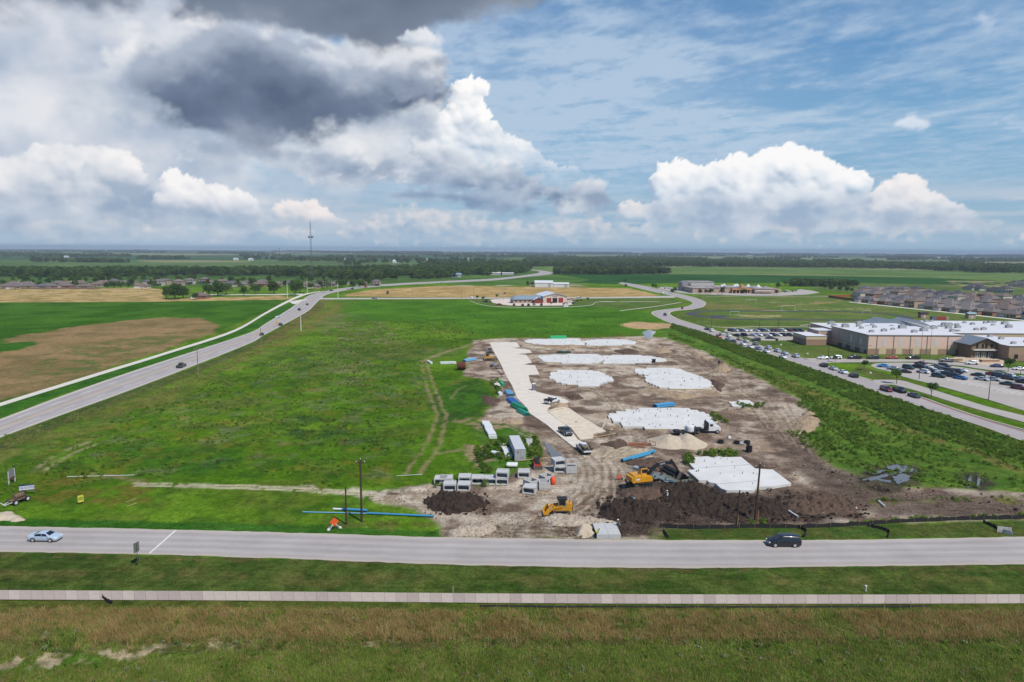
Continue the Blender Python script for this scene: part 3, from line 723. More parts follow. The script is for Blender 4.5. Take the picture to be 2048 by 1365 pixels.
 for k in range(12):
  line([(1060 + k * 26, 716 + k % 3), (1110 + k * 28, 722), (1160 + k * 26, 735 + k % 5)], (120, 100, 86), .7, .4, .5, op=.45, brk=.46, ns=3, grass=0, dirt=1, seed=70 + k)
 # relief: rough earth, slightly uneven grass
 near = sstep(420, 200, y)
 rough = fbm(x / 1.7, y / 1.7, 201, 4) - .62
 Zz = near * K[:, 1] * np.clip(rough * .5, -.3, .03)
 Zz = Zz - .02 - .10 * near * K[:, 0] * sstep(.45, .7, fbm(x / 5, y / 5, 203, 3))
 Zz -= sstep(900, 17000, y) * 0
 co = np.stack([x, y, Zz], -1)
 nr, nc = X.shape
 i = np.arange(n).reshape(nr, nc)
 q = np.stack([i[:-1, :-1], i[:-1, 1:], i[1:, 1:], i[1:, :-1]], -1).reshape(-1, 4)
 me = bpy.data.meshes.new('ground')
 me.vertices.add(n); me.vertices.foreach_set('co', co.ravel())
 me.loops.add(q.size); me.loops.foreach_set('vertex_index', q.ravel())
 me.polygons.add(len(q)); me.polygons.foreach_set('loop_start', np.arange(0, q.size, 4))
 me.update(calc_edges=True)
 a = me.color_attributes.new('tone', 'FLOAT_COLOR', 'POINT')
 d = np.ones((n, 4)); d[:, :3] = C; a.data.foreach_set('color', d.ravel())
 a = me.color_attributes.new('cover', 'FLOAT_COLOR', 'POINT')
 d = np.zeros((n, 4)); d[:, :2] = K; d[:, 3] = 1; a.data.foreach_set('color', d.ravel())
 me.shade_smooth()
 me.materials.append(ground_material())
 return struct('ground', me)
def ground_material():
 m = bpy.data.materials.new('earth_and_grass'); m.use_nodes = True
 nt = m.node_tree; N = nt.nodes; L = nt.links.new
 b = N['Principled BSDF']; b.inputs['Roughness'].default_value = 1.0; b.inputs['Specular IOR Level'].default_value = .0
 tone = N.new('ShaderNodeAttribute'); tone.attribute_name = 'tone'
 cov = N.new('ShaderNodeAttribute'); cov.attribute_name = 'cover'
 sep = N.new('ShaderNodeSeparateColor'); L(cov.outputs['Color'], sep.inputs[0])
 tc = N.new('ShaderNodeTexCoord')
 def noise(scale, det, rough=.65, stretch=None):
  n = N.new('ShaderNodeTexNoise'); n.inputs['Scale'].default_value = scale; n.inputs['Detail'].default_value = det; n.inputs['Roughness'].default_value = rough
  if stretch:
   mp = N.new('ShaderNodeMapping'); mp.inputs['Scale'].default_value = stretch; L(tc.outputs['Object'], mp.inputs[0]); L(mp.outputs[0], n.inputs[0])
  else: L(tc.outputs['Object'], n.inputs[0])
  return n.outputs[0]
 def rng(s, a, b_, c, d):
  r = N.new('ShaderNodeMapRange'); L(s, r.inputs[0])
  for k, v in enumerate((a, b_, c, d)): r.inputs[k + 1].default_value = v
  return r.outputs[0]
 def math_(op, a, b_):
  n = N.new('ShaderNodeMath'); n.operation = op
  for k, v in enumerate((a, b_)):
   if isinstance(v, (int, float)): n.inputs[k].default_value = v
   else: L(v, n.inputs[k])
  return n.outputs[0]
 def mix(f, a, b_, blend='MIX'):
  n = N.new('ShaderNodeMix'); n.data_type = 'RGBA'; n.blend_type = blend
  if isinstance(f, (int, float)): n.inputs[0].default_value = f
  else: L(f, n.inputs[0])
  for k, v in ((6, a), (7, b_)):
   if isinstance(v, tuple): n.inputs[k].default_value = (*v, 1)
   else: L(v, n.inputs[k])
  return n.outputs[2]
 n_f = noise(3.2, 6, .72); n_m = noise(.42, 6, .7); n_l = noise(.045, 5, .6)
 # grass: tussocks lighter and darker, straw flecks
 g = math_('MULTIPLY', rng(n_f, .28, .72, .5, 1.5), rng(n_m, .32, .68, .66, 1.34))
 g = math_('MULTIPLY', g, rng(n_l, .3, .7, .82, 1.18))
 g = math_('MULTIPLY', g, rng(noise(1.1, 5, .7), .3, .7, .72, 1.28))
 cg = mix(1.0, tone.outputs['Color'], g, 'MULTIPLY')
 straw = rng(noise(1.3, 5, .75), .60, .78, 0, .32)
 cg = mix(straw, cg, S(138, 140, 66))
 dk = rng(noise(.9, 5, .7), .62, .8, 0, .55)
 cg = mix(dk, cg, S(34, 62, 24))
 # earth: clods, stones and streaks
 e = math_('MULTIPLY', rng(noise(1.9, 8, .8), .32, .68, .42, 1.42), rng(noise(.35, 7, .75), .32, .68, .7, 1.26))
 e = math_('MULTIPLY', e, rng(noise(.6, 5, .7, (.35, 1.5, 1)), .35, .65, .82, 1.16))
 ce = mix(1.0, tone.outputs['Color'], e, 'MULTIPLY')
 st = N.new('ShaderNodeTexVoronoi'); st.inputs['Scale'].default_value = 2.6; L(tc.outputs['Object'], st.inputs[0])
 ce = mix(rng(st.outputs['Distance'], .10, .22, .55, 0), ce, S(214, 202, 182))
 dmix = N.new('ShaderNodeMix'); dmix.data_type = 'RGBA'
 L(sep.outputs[1], dmix.inputs[0]); L(cg, dmix.inputs[6]); L(ce, dmix.inputs[7])
 L(dmix.outputs[2], b.inputs['Base Color'])
 bh = math_('ADD', math_('MULTIPLY', n_f, sep.outputs[0]), math_('MULTIPLY', noise(1.5, 8, .75), math_('MULTIPLY', sep.outputs[1], 1.6)))
 bp = N.new('ShaderNodeBump'); bp.inputs['Strength'].default_value = .9; bp.inputs['Distance'].default_value = .35
 L(bh, bp.inputs['Height']); L(bp.outputs[0], b.inputs['Normal'])
 return m
# ------------------------------------------------------------------ roads, pavements, parking
def smooth(pts, n=6):
 """Catmull-Rom through 2-D points"""
 out = []
 q = [pts[0]] + list(pts) + [pts[-1]]
 for i in range(1, len(q) - 2):
  p0, p1, p2, p3 = (np.array(q[i + k]) for k in (-1, 0, 1, 2))
  for k in range(n):
   t = k / n
   out.append(tuple(.5 * ((2 * p1) + (-p0 + p2) * t + (2 * p0 - 5 * p1 + 4 * p2 - p3) * t * t + (-p0 + 3 * p1 - 3 * p2 + p3) * t ** 3)))
 out.append(tuple(pts[-1]))
 return out
def resamp(pts, n):
 p = np.array(pts); d = np.concatenate([[0], np.cumsum(np.hypot(*np.diff(p, axis=0).T))])
 t = np.linspace(0, d[-1], n)
 return np.stack([np.interp(t, d, p[:, 0]), np.interp(t, d, p[:, 1])], -1)
def band(Lp, Rp, z, n=80, thick=0.0, ragged=0.0, cross=1, world=False):
 a = resamp(smooth(Lp if world else W2(Lp)), n); b = resamp(smooth(Rp if world else W2(Rp)), n)
 if ragged:
  for e, o in ((a, b), (b, a)):
   d = (o - e) / np.hypot(*(o - e).T)[:, None]
   r = fbm(e[:, 0] / 1.8 + (3 if e is a else 90), e[:, 1] / 1.8, 5, 3) - .45
   e += d * (r * ragged * 2)[:, None]
 mb = MB()
 vs = []
 for i in range(n):
  for k in range(cross + 1):
   q = a[i] + (b[i] - a[i]) * k / cross
   vs.append((q[0], q[1], z))
 w = cross + 1
 fs = []
 for i in range(n - 1):
  for k in range(cross):
   fs.append((i * w + k, i * w + k + 1, (i + 1) * w + k + 1, (i + 1) * w + k))
 mb.add(vs, fs)
 if thick:
  for e in (a, b):
   vs = []
   for q in e: vs += [(q[0], q[1], z), (q[0], q[1], z - thick)]
   mb.add(vs, [(2 * i, 2 * i + 2, 2 * i + 3, 2 * i + 1) for i in range(n - 1)])
 return mb
def sheet(poly, z, thick=.1, world=False, n=5):
 q = smooth((poly if world else W2(poly)) + [(poly if world else W2(poly))[0]], n)[:-1] if n > 1 else (poly if world else W2(poly))
 return MB().prism([tuple(k) for k in q], z - thick, z)
ASPH = mat('worn_asphalt', S(176, 170, 166), .92, var=.12, scale=.25, bump=.15, bscale=14, detail=8)
HIGHW = mat('highway_asphalt', S(168, 162, 160), .92, var=.10, scale=.18, detail=8)
CONC = mat('pavement_concrete', S(206, 194, 180), .9, var=.10, scale=.6, detail=6)
PALEC = mat('pale_concrete', S(222, 216, 202), .9, var=.06, scale=.4)
LOTC = mat('lot_concrete', S(182, 174, 166), .9, var=.08, scale=.15, detail=7)
PAINT = mat('road_paint', S(226, 224, 216), .8, var=.12, scale=2.0)
KERB = mat('kerb_concrete', S(212, 202, 186), .9, var=.08, scale=.5)
REDK = mat('red_kerb_paint', S(170, 84, 72), .8, var=.12, scale=.6)
def road_material(name, base, axis):
 """tyre-polished lanes, patches and sealed cracks; axis is the object direction across the road"""
 m = bpy.data.materials.new(name); m.use_nodes = True
 nt = m.node_tree; N = nt.nodes; L = nt.links.new; b = N['Principled BSDF']
 b.inputs['Roughness'].default_value = .92; b.inputs['Specular IOR Level'].default_value = .2
 at = N.new('ShaderNodeAttribute'); at.attribute_name = 'across'
 tc = N.new('ShaderNodeTexCoord')
 def noise(sc, det, st=None):
  n = N.new('ShaderNodeTexNoise'); n.inputs['Scale'].default_value = sc; n.inputs['Detail'].default_value = det; n.inputs['Roughness'].default_value = .65
  if st:
   mp = N.new('ShaderNodeMapping'); mp.inputs['Scale'].default_value = st; L(tc.outputs['Object'], mp.inputs[0]); L(mp.outputs[0], n.inputs[0])
  else: L(tc.outputs['Object'], n.inputs[0])
  return n.outputs[0]
 def rng(s, a, b_, c, d):
  r = N.new('ShaderNodeMapRange'); L(s, r.inputs[0])
  for k, v in enumerate((a, b_, c, d)): r.inputs[k + 1].default_value = v
  return r.outputs[0]
 def mix(f, a, b_, blend='MIX'):
  n = N.new('ShaderNodeMix'); n.data_type = 'RGBA'; n.blend_type = blend
  if isinstance(f, (int, float)): n.inputs[0].default_value = f
  else: L(f, n.inputs[0])
  for k, v in ((6, a), (7, b_)):
   if isinstance(v, tuple): n.inputs[k].default_value = (*v, 1)
   else: L(v, n.inputs[k])
  return n.outputs[2]
 wv = N.new('ShaderNodeMath'); wv.operation = 'SINE'
 ml = N.new('ShaderNodeMath'); ml.operation = 'MULTIPLY'; ml.inputs[1].default_value = 2 * math.pi * 4
 L(at.outputs['Fac'], ml.inputs[0]); L(ml.outputs[0], wv.inputs[0])
 c = mix(rng(wv.outputs[0], -1, 1, 0, 1), tuple(q * .90 for q in base), tuple(q * 1.06 for q in base))
 c = mix(1.0, c, rng(noise(.12, 7), .3, .7, .9, 1.1), 'MULTIPLY')
 c = mix(1.0, c, rng(noise(1.0, 4, (.05, 1.6, 1) if axis == 'y' else (1.6, .05, 1)), .3, .7, .93, 1.07), 'MULTIPLY')
 c = mix(1.0, c, rng(noise(9, 3), .25, .75, .9, 1.1), 'MULTIPLY')
 c = mix(rng(noise(1.0, 6, (.14, .9, 1) if axis == 'y' else (.9, .14, 1)), .68, .73, 0, .45), c, tuple(q * .55 for q in base))
 # dust on the shoulders
 ab = N.new('ShaderNodeMath'); ab.operation = 'PINGPONG'; ab.inputs[1].default_value = .5; L(at.outputs['Fac'], ab.inputs[0])
 c = mix(rng(ab.outputs[0], .0, .11, .75, 0), c, S(196, 184, 166))
 L(c, b.inputs['Base Color'])
 return m
def across_attr(me, n, cross):
 a = me.attributes.new('across', 'FLOAT', 'POINT')
 v = np.zeros(len(me.vertices)); v[:n * (cross + 1)] = np.tile(np.linspace(0, 1, cross + 1), n)
 a.data.foreach_set('value', v)
def build_roads():
 ft = [(-900, 1030), (-520, 1040), (-200, 1048), (0, 1053), (350, 1060), (600, 1067), (880, 1075), (1100, 1078.5), (1300, 1080.5), (1600, 1081), (1850, 1078), (2048, 1074), (2300, 1069), (2600, 1062), (2950, 1054)]
 fb = [(-900, 1070), (-520, 1086), (-200, 1099), (0, 1104), (300, 1109.5), (600, 1119), (900, 1130), (1200, 1135.5), (1400, 1137), (1700, 1133.5), (2048, 1129), (2300, 1125), (2600, 1119), (2950, 1110)]
 mb = band(ft, fb, .05, 420, .08, .22, 16)
 me = mb.mesh('front_road', road_material('chip_seal', S(178, 171, 167), 'y')); across_attr(me, 420, 16)
 struct('front_road', me)
 # stop line
 a, b_, c, d = P(350, 1061), P(354, 1061), P(301, 1108), P(296.6, 1108)
 struct('road_marking', MB().add([(v.x, v.y, .056) for v in (a, b_, c, d)], [(3, 2, 1, 0)]).mesh('road_marking', PAINT))
 # footpath of single slabs
 st = resamp(smooth(W2([(-700, 1172), (-300, 1178), (0, 1181), (500, 1183.5), (1024, 1188), (1500, 1190), (2048, 1189.5), (2350, 1188), (2700, 1185)])), 500)
 sb = resamp(smooth(W2([(-700, 1191), (-300, 1198), (0, 1200), (500, 1202), (1024, 1207), (1500, 1208.5), (2048, 1207.5), (2350, 1206), (2700, 1203)])), 500)
 path = struct('sidewalk', band([tuple(q) for q in st[::20]], [tuple(q) for q in sb[::20]], .02, 60, .02, world=True).mesh('sidewalk', mat('joint_dirt', S(116, 104, 88), .95)))
 L_ = np.hypot(*np.diff((st + sb) / 2, axis=0).T).sum()
 nsl = int(L_ / 1.52)
 st = resamp([tuple(q) for q in st], nsl + 1); sb = resamp([tuple(q) for q in sb], nsl + 1)
 tones = [mat('slab_concrete_%s' % w, S(*c), .9, var=.09, scale=1.1, detail=6) for w, c in (('pinkish', (184, 168, 156)), ('light', (190, 176, 163)), ('grey', (179, 164, 153)), ('weathered', (172, 157, 147)))]
 for k in range(nsl):
  p = [st[k], st[k + 1], sb[k + 1], sb[k]]
  c = sum(p) / 4
  p = [q + (c - q) * .02 for q in p]
  h = .05 + random.uniform(-.006, .006)
  m = MB().prism([tuple(q - c) for q in p], -.04, .0)
  w = int(vnoise(np.array([k / 9.0]), np.array([1.0]), 3)[0] * 1.4 + random.random() * 2.6)
  link('slab', m.mesh('slab', tones[min(w, 3)]), path, (c[0], c[1], h))
 # highway
 hu = [(-260, 935), (0, 839), (122, 793), (244, 750), (366, 710), (500, 666), (531, 648), (581, 617), (602, 602), (622, 590), (658, 581.5), (698, 575.2), (759, 569.6), (835, 565.2), (900, 562), (986, 557.5), (1046, 551.0), (1071, 547.4), (1079, 545), (1075, 542.6), (1062, 540.5)]
 hl = [(-260, 975), (0, 876), (122, 831), (244, 787), (366, 740.5), (500, 687), (531, 669), (581, 642.5), (617, 622), (632, 607), (642, 598), (656, 589), (698, 580), (759, 573.6), (835, 568.6), (900, 565.4), (990, 561), (1056, 554), (1100, 549.3), (1106, 546), (1094, 543), (1074, 540.5)]
 n = 300
 mb = band(hu, hl, .05, n, .08, 0, 12)
 me = mb.mesh('highway', road_material('highway_surface', S(176, 169, 167), 'x')); across_attr(me, n, 12)
 struct('highway', me)
 A = resamp(smooth(W2(hu)), 300); B = resamp(smooth(W2(hl)), 300)
 # shoulder and lane lines
 for f, w, dash in ((.06, .16, 0), (.94, .16, 0), (.485, .12, 0), (.515, .12, 0), (.28, .12, 1), (.72, .12, 1)):
  m = MB()
  for i in range(0, 170):
   if dash and i % 3: continue
   p, q = A[i] + (B[i] - A[i]) * f, A[i + 1] + (B[i + 1] - A[i + 1]) * f
   t = (q - p) / np.hypot(*(q - p)); nn = np.array([-t[1], t[0]]) * w
   m.add([(*(p + nn), .056), (*(p - nn), .056), (*(q - nn), .056), (*(q + nn), .056)], [(0, 1, 2, 3)])
  col = PAINT if f not in (.485, .515) else mat('yellow_line_paint', S(206, 178, 110), .85)
  struct('lane_marking', m.mesh('lane_marking', col))
 su = [(-260, 890), (0, 806.5), (203, 744), (334, 704.2), (469, 660), (531, 625), (574, 602), (602, 590), (622, 585.6), (640, 583)]
 sl = [(-260, 897), (0, 813), (203, 749.5), (334, 708.6), (469, 664.2), (531, 629), (578, 604.4), (607, 591.8), (624, 587), (642, 584)]
 pv = struct('highway_sidewalk', band(su, sl, .06, 160, .1).mesh('highway_sidewalk', PALEC))
 struct('cross_street', band([(640, 596.3), (800, 596.2), (1000, 595.6), (1139, 595), (1250, 594), (1345, 592)], [(640, 599.4), (800, 598.8), (1000, 598), (1139, 597.6), (1250, 596.8), (1352, 596)], .055, 90, .06).mesh('cross_street', mat('street_asphalt', S(190, 182, 172), .92, var=.06, scale=.1)))
 struct('side_street', band([(400, 589.5), (520, 589), (604, 588)], [(400, 590.8), (520, 590.5), (606, 590)], .05, 20, .06).mesh('side_street', PALEC))
 struct('junction_apron', sheet([(578, 604), (600, 600), (616, 599), (606, 602), (590, 609)], .058, .05, n=3).mesh('junction_apron', PALEC))
 # winding road on the right
 ri = [(1236, 567), (1248, 570), (1296, 581.6), (1339, 591), (1366, 598), (1382, 604), (1384.5, 608), (1374, 613), (1349, 617), (1322, 620), (1306, 623.4), (1303, 628), (1316, 636), (1339, 646), (1378, 658), (1417, 671), (1456, 685), (1503, 699), (1540, 709), (1573, 720), (1639, 742.5), (1691, 760), (1768, 789.5), (1836, 812), (1904, 834), (1972, 856), (2048, 884), (2200, 938), (2400, 1008), (2520, 1064)]
 ro = [(1244, 565), (1258, 567), (1300, 574.4), (1330, 582), (1362, 589), (1390, 596), (1408, 603.5), (1411, 609), (1404, 615), (1386, 619), (1364, 621), (1346, 623), (1338.5, 626.5), (1341, 631), (1359, 640), (1398, 652), (1439, 664.5), (1475, 677), (1503, 686), (1528, 694.6), (1554, 702.6), (1580, 710), (1614, 720), (1639, 728), (1665, 737), (1694, 746.5), (1742, 762), (1812, 785), (1844, 796), (1904, 817.5), (1972, 840), (2048, 862), (2200, 905), (2400, 962), (2640, 1060)]
 n = 300
 mb = band(ri, ro, .05, n, .08, 0, 8)
 me = mb.mesh('winding_road', road_material('winding_road_surface', S(176, 168, 166), 'x')); across_attr(me, n, 8)
 struct('winding_road', me)
 def kerb(name, pts, m_, w=.3, h=.16, world=False):
  c = resamp(smooth(W2(pts)), max(24, len(pts) * 8))
  mb = MB()
  t = np.gradient(c, axis=0); t /= np.hypot(*t.T)[:, None]; nn = np.stack([-t[:, 1], t[:, 0]], -1) * w / 2
  rings = [[(*(c[i] + nn[i]), -.05), (*(c[i] + nn[i]), h), (*(c[i] - nn[i]), h), (*(c[i] - nn[i]), -.05)] for i in range(len(c))]
  mb.loft(rings)
  return struct(name, mb.mesh(name, m_))
 kerb('kerb', ro[9:22], KERB, .9)
 kerb('kerb', ro[4:9], KERB, .6)
 kerb('kerb', ri[0:5], KERB, .6)
 kerb('kerb', [(1580, 710), (1600, 715.5), (1616, 719)], KERB, .5)
 kerb('kerb', [(1639, 727), (1665, 736.4), (1694, 746), (1718, 754), (1742, 761)], KERB, .7)
 kerb('kerb', [(1812, 784), (1844, 795.4), (1904, 817), (1972, 839), (2048, 860.5), (2180, 898)], KERB, .5, .18)
 kerb('fire_lane_kerb', [(1844, 797.4), (1904, 819), (1972, 841.6), (2048, 864), (2180, 902)], REDK, .35, .12)
 # school drives and car parks
 struct('access_lane', band([(1744, 760.5), (1776, 760), (1805, 762), (1836, 771), (1904, 792), (1972, 813), (2048, 832), (2200, 870)], [(1752, 770), (1775, 769.5), (1795, 772), (1836, 783), (1904, 804.5), (1972, 824), (2048, 845), (2200, 886)], .06, 60, .08).mesh('access_lane', LOTC))
 struct('school_drive', band([(1608, 716.8), (1650, 717.6), (1700, 718.4), (1780, 719), (1853, 720), (1878, 722.2), (1921, 726), (1980, 732), (2048, 740), (2200, 758)], [(1634, 728), (1660, 726), (1700, 725), (1760, 724.4), (1836, 724), (1878, 728.4), (1921, 732), (1965, 739), (2048, 749), (2200, 768)], .062, 70, .08).mesh('school_drive', LOTC))
 struct('parking_lot', sheet([(1741, 732), (1756, 727), (1819, 726), (1870, 729.5), (1921, 735), (1965, 742), (2048, 755), (2260, 785), (2260, 880), (2048, 822), (1980, 801), (1904, 780), (1853, 766), (1809, 755), (1781, 744), (1756, 738.5)], .066, .08, n=3).mesh('parking_lot', LOTC))
 struct('staff_parking', sheet([(1450, 664), (1452, 659), (1500, 658.4), (1560, 659), (1610, 661), (1612, 666), (1590, 676), (1582, 681), (1560, 681.4), (1522, 681.4), (1490, 674)], .066, .08, n=2).mesh('staff_parking', LOTC))
 struct('school_forecourt', sheet([(1905, 717), (1918, 712), (1940, 713), (1992, 716), (2006, 719), (2006, 731), (1985, 732.5), (1940, 727), (1915, 723)], .07, .08, n=2).mesh('school_forecourt', mat('forecourt_paving', S(206, 184, 158), .9, var=.08, scale=.3)))
 def stripes(name, lst, m_=PAINT, w=.11, z=.072):
  mb = MB()
  for a, b_ in lst:
   p, q = P(*a), P(*b_); t = (q - p).normalized(); nn = Vector((-t.y, t.x, 0)) * w
   mb.add([tuple(v) for v in (p + nn, q + nn, q - nn, p - nn)], [(0, 1, 2, 3)])
  for i, v in enumerate(mb.v): mb.v[i] = (v[0], v[1], z)
  struct(name, mb.mesh(name, m_))
 ls = []
 for k in range(22):
  x_ = 1880 + k * 14
  ls.append(((x_, 758 + k * 2.9), (x_ + 18, 754 + k * 2.9)))
  ls.append(((x_ - 40, 750 + k * 3.0), (x_ - 18, 747 + k * 3.0)))
  ls.append(((x_ + 30, 741 + k * 2.2), (x_ + 52, 739.5 + k * 2.2)))
 stripes('bay_marking', ls, w=.14)
 for q in ([(1395, 644.5), (1440, 655), (1520, 654), (1640, 654.6)], [(1560, 642), (1600, 652), (1640, 662)], [(1600, 651.5), (1660, 646)], [(1412, 593.2), (1500, 592.8), (1560, 593.6), (1640, 594), (1680, 592)]):
  c = W2(q)
  struct('footpath', band([(a, b_ + .9) for a, b_ in c], [(a, b_ - .9) for a, b_ in c], .06, 30, .06, world=True).mesh('footpath', CONC))
 # far car parks and lanes by the second school
 struct('far_parking', sheet([(1316, 578), (1330, 574), (1400, 582), (1480, 587), (1580, 584), (1600, 579), (1640, 586), (1560, 592), (1420, 590), (1360, 586)], .05, .05, n=2).mesh('far_parking', LOTC))
 # running track
 def oval(cx0, cx1, cy, ry, n=24):
  pts = []
  for i in range(n + 1):
   t = math.pi / 2 + math.pi * i / n
   pts.append((cx0 + ry * math.cos(t), cy + ry * math.sin(t)))
  for i in range(n + 1):
   t = -math.pi / 2 + math.pi * i / n
   pts.append((cx1 + ry * math.cos(t), cy + ry * math.sin(t)))
  return pts + [pts[0]]
 f, nr_ = P(1600, 622.3).y, P(1600, 641.3).y
 cy, ry = (f + nr_) / 2, (f - nr_) / 2
 x0, x1 = P(1378, 631).x + ry, P(1834, 636).x - ry
 TR = mat('track_rubber', S(70, 70, 74), .9, var=.15, scale=.3)
 struct('running_track', band(oval(x0, x1, cy, ry), oval(x0, x1, cy, ry - 7.5), .07, 200, .05, world=True).mesh('running_track', TR))
 struct('track_apron', sheet([(1420, 634), (1435, 630.4), (1460, 633.6), (1440, 635.4)], .08, .05, n=3).mesh('track_apron', TR))
 struct('fire_station_apron', sheet([(980, 600.5), (996, 598.6), (1060, 598.4), (1140, 601), (1145, 607), (1136, 611), (1070, 612), (1020, 611.5), (986, 606)], .06, .05, n=2).mesh('fire_station_apron', mat('apron_concrete', S(226, 208, 194), .9, var=.04, scale=.1)))
 for q in ([(938, 601.5), (960, 609), (990, 613.5), (1060, 615.5), (1130, 614.5), (1180, 611), (1196, 604), (1240, 604)], [(1196, 604), (1320, 604)], [(1240, 622), (1320, 612), (1362, 605)]):
  c = W2(q)
  c = smooth(c, 4)
  struct('footpath', band([(a, b_ + 1.1) for a, b_ in c], [(a, b_ - 1.1) for a, b_ in c], .06, 60, .06, world=True).mesh('footpath', PALEC))
 struct('far_lane', band([(1062, 540.3), (1042, 538), (1020, 536.4)], [(1074, 540.3), (1050, 538), (1026, 536.3)], .05, 20, .05).mesh('far_lane', HIGHW))
# ------------------------------------------------------------------ vehicles
GLASS = mat('dark_glass', (.012, .016, .02), .08, spec=.7, coat=.3)
TYRE = mat('tyre_rubber', (.018, .018, .02), .85)
RIM = mat('alloy_rim', (.55, .56, .58), .35, .6)
BLACKTRIM = mat('black_trim', (.02, .02, .022), .6)
LAMP = mat('headlamp_glass', (.75, .78, .8), .15, spec=.6)
TAIL = mat('tail_lamp', (.35, .02, .02), .3)
def paint_mat(n, rgb): return mat('car_paint_' + n, rgb, .28, .15, coat=.7, spec=.5)
PAINTS = {n: paint_mat(n, c) for n, c in dict(white=(.72, .73, .74), silver=(.42, .46, .50), grey=(.16, .17, .18), black=(.012, .013, .016), navy=(.02, .04, .10), blue=(.02, .13, .34),
          red=(.30, .03, .025), maroon=(.11, .02, .03), green=(.025, .055, .05), charcoal=(.045, .05, .055), beige=(.36, .33, .27), brightblue=(.03, .24, .55), orange=(.6, .2, .05), slate=(.13, .18, .24), iceblue=(.40, .49, .58)).items()}
CARS = dict(
 sedan=dict(st=[(-2.42, .42, .74, .78, .70, .58), (-2.30, .26, .92, .99, .84, .72), (-1.72, .2, .95, 1.07, .90, .76), (-1.50, .2, .95, 1.10, .9, .74), (-.72, .2, .93, 1.40, .91, .60), (0, .2, .92, 1.45, .91, .62),
                   (.5, .2, .92, 1.42, .91, .60), (1.28, .2, .93, 1.0, .90, .76), (1.95, .2, .82, .88, .87, .72), (2.25, .22, .7, .76, .8, .66), (2.40, .34, .56, .62, .68, .56)],
               side=[(-1.10, -.02), (.03, .92)], wind=(.55, 1.20), rear=(-1.44, -.76), wx=(1.40, -1.38), wr=.33),
 suv=dict(st=[(-2.36, .40, .9, 1.0, .76, .66), (-2.28, .3, 1.05, 1.22, .88, .70), (-2.05, .25, 1.08, 1.66, .93, .64), (-1.2, .25, 1.06, 1.75, .94, .68), (0, .25, 1.05, 1.76, .94, .69), (.45, .25, 1.05, 1.72, .94, .66),
                 (1.15, .25, 1.06, 1.14, .93, .78), (1.9, .26, .98, 1.05, .9, .76), (2.25, .3, .82, .90, .84, .70), (2.38, .42, .66, .72, .74, .62)],
             side=[(-1.85, -.95), (-.9, -.02), (.03, .85)], wind=(.5, 1.08), rear=(-2.26, -2.07), wx=(1.42, -1.42), wr=.38),
 van=dict(st=[(-2.55, .36, .9, 1.0, .78, .68), (-2.48, .26, 1.0, 1.2, .92, .74), (-2.28, .22, 1.02, 1.66, .97, .68), (-1.2, .22, 1.0, 1.75, .98, .73), (.2, .22, .98, 1.76, .98, .73), (.7, .22, .98, 1.70, .98, .69),
                 (1.55, .22, .98, 1.10, .96, .80), (2.05, .23, .88, .95, .92, .74), (2.40, .27, .74, .80, .84, .68), (2.54, .38, .58, .64, .72, .58)],
             side=[(-2.05, -1.15), (-1.10, -.05), (.0, 1.05)], wind=(.76, 1.48), rear=(-2.46, -2.30), wx=(1.62, -1.45), wr=.35),
 pickup=dict(st=[(-1.02, .38, 1.08, 1.16, .96, .86), (-.98, .38, 1.08, 1.70, .96, .70), (-.7, .38, 1.08, 1.84, .97, .70), (.35, .38, 1.08, 1.86, .97, .70), (.75, .38, 1.08, 1.80, .97, .68), (1.35, .38, 1.10, 1.22, .96, .82),
     (2.2, .38, 1.06, 1.16, .95, .80), (2.72, .42, .96, 1.06, .92, .78), (2.86, .5, .76, .86, .88, .74)],
    side=[(-.80, -.02), (.04, 1.02)], wind=(.80, 1.30), rear=(-1.01, -.985), wx=(1.92, -1.85), wr=.41, bed=(-2.9, -1.04)),
)
